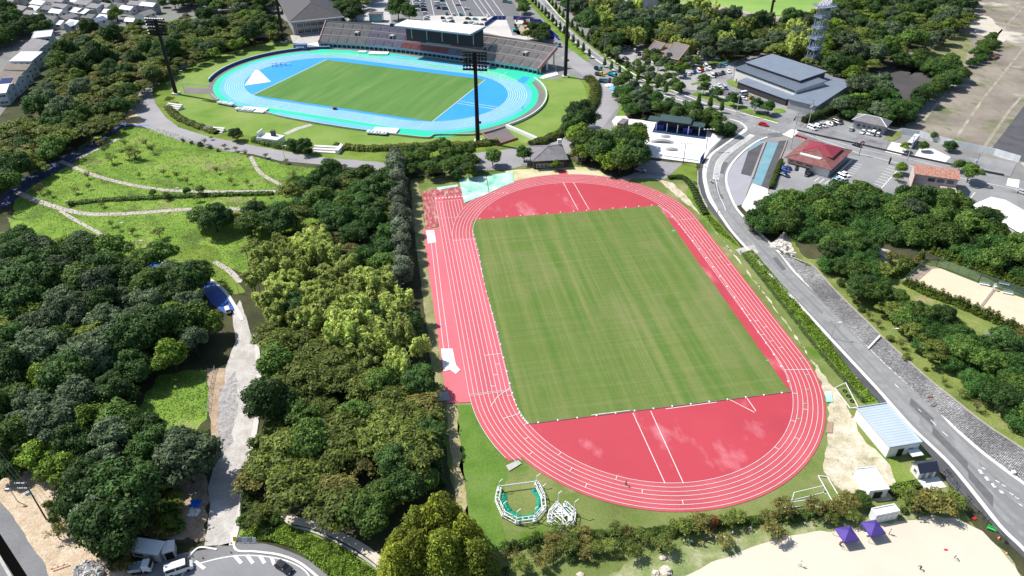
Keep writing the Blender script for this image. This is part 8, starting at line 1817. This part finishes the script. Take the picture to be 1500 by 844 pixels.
hedge('green hedge between the wood and the field edge below the throwing cage', [(560, 800), (575, 818), (590, 840)], 3, 1.4, 'mid') if 0 else None
hedge('green shrub row behind the low white store', [(1303, 724), (1330, 716), (1345, 713)], 3, 1.6, 'bright')
# thuja rows round the tennis court
def row(kind, px, spacing, s, lb, z=0, grp=None, jit=.2, hs=1):
    P_ = [Vector((p.x, p.y)) for p in spl(GL(px, z), 8)]; L_ = sum((b-a).length for a, b in zip(P_, P_[1:])); n = max(2, round(L_/spacing))
    for i, p in enumerate(resamp(P_, n)): plant(kind, p.x+random.uniform(-jit, jit), p.y+random.uniform(-jit, jit), s*random.uniform(.8, 1.2), f'{lb}, {ORD[min(i, 29)]} from the left', z, grp or lb, hs=hs)
row('thuja', tz((140, 300), (290, 370), (420, 420), (560, 470), (690, 530)), 1.15, 1.0, 'pointed thuja in the near hedge row left of the net', TZ)
row('thuja', tz((710, 545), (860, 600), (1060, 680)), 1.15, 1.0, 'pointed thuja in the near hedge row right of the net', TZ)
row('thuja', tz((350, 60), (500, 120), (700, 190), (900, 260), (1070, 330)), 1.3, .9, 'pointed thuja in the row beyond the far tennis fence', TZ)
row('thuja', tz((60, 240), (150, 190), (250, 110)), 1.2, 1.05, 'pointed thuja at the left end of the tennis court', TZ)
# meadow saplings
rr_ = random.Random(33)
for k, (x, y, kd, s) in enumerate([(155, 225, 'bare', 1.), (150, 215, 'cherry', .8), (185, 215, 'bare', 1.1), (190, 232, 'cherry', 1.2), (165, 240, 'cherry', .9), (200, 235, 'cherry', 1.1), (215, 215, 'bare', 1.), (225, 225, 'bare', 1.2), (240, 258, 'bare', .9), (260, 262, 'bare', 1.), (275, 270, 'bare', .8), (318, 255, 'bare', .9), (340, 270, 'bare', .9), (362, 272, 'bare', .8), (60, 285, 'bare', 1.2), (75, 288, 'bare', .9), (112, 284, 'cherry', .6), (130, 278, 'bare', .8), (150, 304, 'cherry', .5), (245, 292, 'cherry', .7), (290, 296, 'cherry', .6), (175, 338, 'bare', .7), (195, 345, 'bare', .9),
                                  (235, 350, 'cherry', 1.), (165, 333, 'bare', .8), (296, 285, 'mid', .45), (225, 288, 'mid', .35), (275, 285, 'dark', .3), (375, 296, 'bare', .7), (395, 290, 'bare', .7), (430, 262, 'bare', 1.), (443, 275, 'bare', .8), (420, 240, 'cherry', .5), (475, 243, 'cherry', .5), (505, 248, 'cherry', .5), (390, 232, 'cherry', .5), (330, 218, 'cherry', .5), (300, 212, 'bare', .8), (310, 205, 'cherry', .4), (360, 228, 'bare', .8), (130, 262, 'bare', .9), (103, 302, 'cherry', .5), (205, 262, 'bare', .8), (345, 222, 'cherry', .5)]):
    desc = {'bare': 'thin half bare sapling', 'cherry': 'small rusty leaved cherry', 'mid': 'small round green bush tree', 'dark': 'small dark bush tree'}[kd]
    lb = f'{desc} on the park meadow {"near the blue path" if x < 170 else "in the middle" if x < 300 else "towards the dark wood"}'
    tree(kd, (x, y), s, lb, grp=lb)
row('shrub', zz(0, 0, .26667, [(1005, 778), (1045, 786), (1090, 798), (1145, 812), (1200, 830)]), 5, .8, 'small round bush on the near verge of the ring road', grp='small round bushes along the ring road')
row('shrub', [(470, 250), (500, 256), (540, 260), (580, 262)], 5, .7, 'small round bush on the meadow side of the ring road', grp='small round bushes on the meadow side')
fo('rusttrees', [(262, 180), (300, 190), (330, 200), (290, 192)], 1, [('cherry', 1)], 3, 'on the ring road verge', 40, .6, .8) if 0 else None
# shrubs between field and sand ground
fo('fieldshrub', [(730, 800), (800, 775), (870, 770), (935, 775), (1000, 768), (1060, 758), (1120, 748), (1170, 742), (1215, 740), (1235, 752), (1180, 760), (1100, 768), (1030, 777), (960, 790), (930, 812), (880, 815), (820, 822), (760, 835), (735, 850)], 1.2, [('cherry', 5), ('redbush', .7), ('shrub', 6), ('bare', 2)], 2.3, 'between red track and sand', 41, .6, .95)
fo('cherryrow', [(1228, 735), (1250, 725), (1290, 735), (1345, 720), (1385, 712), (1400, 735), (1370, 748), (1320, 752), (1262, 752), (1235, 752)], 2, [('cherry', 2), ('shrub', 3)], 4.4, 'around the white container', 42, .6, .95)
fo('bankshrub', [(60, 740), (100, 700), (140, 730), (180, 780), (205, 800), (200, 840), (170, 830), (120, 780), (80, 790)], 1, [('shrub', 6), ('cherry', 1.2), ('bare', 1)], 2.3, 'on the lower left bank', 43, .6, 1.2)
fo('undergr', [(150, 750), (220, 730), (262, 745), (270, 775), (240, 785), (190, 780)], 1, [('shrub', 4), ('bare', 1)], 2.4, 'behind the cabins', 44, .7, 1.3)
fo('laneright', [(362, 560), (374, 600), (366, 700), (352, 760), (372, 776), (410, 770), (380, 730), (376, 640)], 1.5, [('shrub', 5), ('cherry', 1), ('bamboo', .3)], 2.6, 'right beside the lane', 45, .7, 1.4)
fo('slopeedge', [(1205, 392), (1240, 430), (1285, 480), (1330, 525), (1400, 575), (1450, 615), (1425, 590), (1350, 530), (1270, 455), (1225, 400)], 1, [('shrub', 3), ('bare', 3), ('cherry', 1)], 4.2, 'above the stone wall', 46, .5, .9, z=TZ)
fo('parktrees', [(1250, 372), (1300, 375), (1330, 372), (1355, 382), (1330, 395), (1290, 392)], 2.5, [('cherry', 3), ('shrub', 3), ('redbush', .6)], 4, 'left of the tennis court', 47, .6, .95, z=TZ)
fo('hallgarden', zz(860, 40, .1659, [(440, 290), (520, 210), (600, 240), (680, 250), (760, 330), (860, 320), (960, 250), (1000, 330), (900, 370), (760, 440), (700, 380), (600, 330), (520, 345)]), 2.5, [('mid', 3), ('greyg', 2), ('shrub', 2), ('bright', 1)], 5.2, 'round the tan halls', 48, .5, .8)
fo('avenuetrees', zz(860, 40, .1659, [(60, 110), (160, 60), (250, 150), (300, 270), (250, 260), (130, 200)]), 3, [('bright', 2), ('mid', 3), ('greyg', 1)], 6, 'between avenue and tan halls', 49, .6, .95)
fo('avenueedge', zz(860, 40, .1659, [(440, 300), (620, 430), (760, 460), (840, 540), (760, 545), (620, 480), (420, 400)]), 2.5, [('mid', 3), ('greyg', 2), ('bright', 1), ('shrub', 2)], 5.6, 'on the avenue verge', 50, .5, .75)
fo('plazaedge', zz(540, 0, .18667, [(1240, 270), (1300, 220), (1400, 230), (1410, 310), (1330, 315), (1250, 300)]), 2, [('mid', 2), ('dark', 1)], 5, 'on the bare plot', 51, .7, .9)
fo('plazaedge2', zz(540, 0, .18667, [(1170, -20), (1220, 0), (1230, 110), (1190, 120)]), 2, [('mid', 2), ('bare', 1)], 6, 'right of the far lot', 52, .7, .9)
fo('towntrees', [(-20, 50), (20, 36), (60, 32), (74, 42), (60, 46), (24, 48), (6, 62), (-20, 66)], 4, [('dark', 4), ('mid', 1)], 7, 'beside the left town houses', 53, .8, 1.2)
fo('towntrees2', [(-30, 8), (20, 14), (24, 35), (8, 60), (-30, 70)], 5, [('dark', 4), ('mid', 1)], 8, 'above the row houses', 54, 1., 1.4)
for k, (x, y, s) in enumerate(((66, 14, .6), (158, 2, .6), (44, 6, .5), (12, 28, .5), (196, 40, .7), (206, 35, .6), (240, 3, .8), (100, 22, .45), (118, 26, .4), (178, 16, .5))):
    tree('mid', (x, y+8), s, 'small green garden tree between the town houses', grp='garden trees between the town houses')
fo('roundabout', [(1112, 188), (1125, 192), (1130, 205), (1118, 212)], 1, [('shrub', 1)], 3, 'by the junction', 55, .8, 1) if 0 else None
for k, (x, y, s) in enumerate(((1328, 742, 1.), (1345, 752, 1.), (1362, 744, 1.1), (1378, 752, 1.05), (1393, 742, .9), (1228, 752, .9), (1212, 766, .8), (1246, 764, .8), (1132, 788, .9), (1060, 800, .7), (968, 806, .9))):
    tree('cherry', (x, y), s, f'small spreading cherry whose shade falls on the sand, {ordn[k]} counted', grp='small cherries along the edge of the sand')
# weeds and long grass (nobody could count them)
def weeds(name, px, n, h, kind, z=0, seed=1):
    global nr; nr = np.random.default_rng(seed); P_ = GL(px, z); xs = [p.x for p in P_]; ys = [p.y for p in P_]; out = []; rr = random.Random(seed)
    while len(out) < n:
        x, y = rr.uniform(min(xs), max(xs)), rr.uniform(min(ys), max(ys))
        if inside(x, y, P_): out.append((x, y))
    A = np.array(out); cl = np.sin(A[:, 0]*.9+seed)*np.sin(A[:, 1]*.8)+nr.uniform(-.4, .6, n); P = np.stack([A[:, 0], A[:, 1], z+layer(6)+np.maximum(.05, h*(.5+.5*cl)*nr.uniform(.3, 1, n))], 1); N_ = nr.normal(0, .5, P.shape); N_[:, 2] += .9
    me = leaves(name+'_blades', P, N_, .2, F[kind], 1.2); o = bpy.data.objects.new(name, me); col.objects.link(o); tag(o, {'long_grass': 'tufts of long grass', 'bank_grass': 'thick bright grass on the roadside bank', 'weeds': 'rough weeds and brambles'}[name], 'grass', kind='stuff')
GB = F['bright']
weeds('bank_grass', [(1086, 372), (1102, 367), (1140, 412), (1207, 491), (1249, 549), (1284, 588), (1262, 590), (1200, 520), (1140, 443)], 16000, .6, 'bright', seed=3)
weeds('bank_grass', [(1025, 300), (1034, 312), (1055, 332), (1082, 362), (1050, 340), (1014, 292)], 4000, .6, 'bright', seed=4)
weeds('long_grass', [(372, 770), (400, 765), (440, 778), (500, 803), (555, 840), (520, 880), (470, 835), (430, 803), (400, 794), (350, 790)], 14000, .8, 'bright', seed=5)
weeds('weeds', [(170, 760), (230, 725), (268, 720), (270, 780), (240, 790), (185, 782)], 9000, 1.2, 'bamboo', seed=6)
weeds('weeds', [(740, 810), (860, 785), (960, 790), (1060, 775), (1180, 760), (1240, 750), (1200, 745), (1060, 762), (940, 775), (800, 780), (735, 800)], 12000, .5, 'clip', seed=7)
weeds('weeds', [(90, 700), (150, 740), (190, 785), (215, 815), (200, 844), (165, 820), (120, 790), (80, 745)], 12000, .7, 'clip', seed=14)
weeds('weeds', [(355, 700), (352, 770), (380, 780), (420, 768), (380, 740)], 6000, 1.2, 'clip', seed=8)
weeds('long_grass', [(60, 265), (130, 205), (175, 186), (240, 190), (300, 212), (420, 242), (540, 255), (560, 300), (470, 325), (400, 340), (330, 420), (250, 372), (180, 372), (90, 345), (20, 318)], 26000, .3, 'meadow', seed=12)
weeds('long_grass', [(200, 640), (214, 580), (236, 550), (304, 546), (304, 610)], 1500, .2, 'meadow', seed=9)
for k, (x, y, kd, s) in enumerate(((266, 672, 'dark', .9), (292, 668, 'greyg', .7), (300, 652, 'mid', .5), (238, 668, 'mid', .9), (280, 690, 'dark', .8), (222, 655, 'dark', 1.), (250, 672, 'greyg', .9), (590, 700, 'dark', 1.), (560, 745, 'mid', .9), (615, 690, 'dark', .9), (598, 735, 'dark', .9), (628, 720, 'mid', .7), (632, 655, 'dark', .8))):
    tree(kd, (x, y), s, f'{DESC[kd]} {"below the clearing" if x < 400 else "behind the redwood group"}, {ordn[k]} of the group')
from collections import Counter
print('KINDS', Counter(o.name.split('.')[0] for o in col.objects if o.parent is None and o.get('category')).most_common(14))
print('TREES', ntree, cnts)
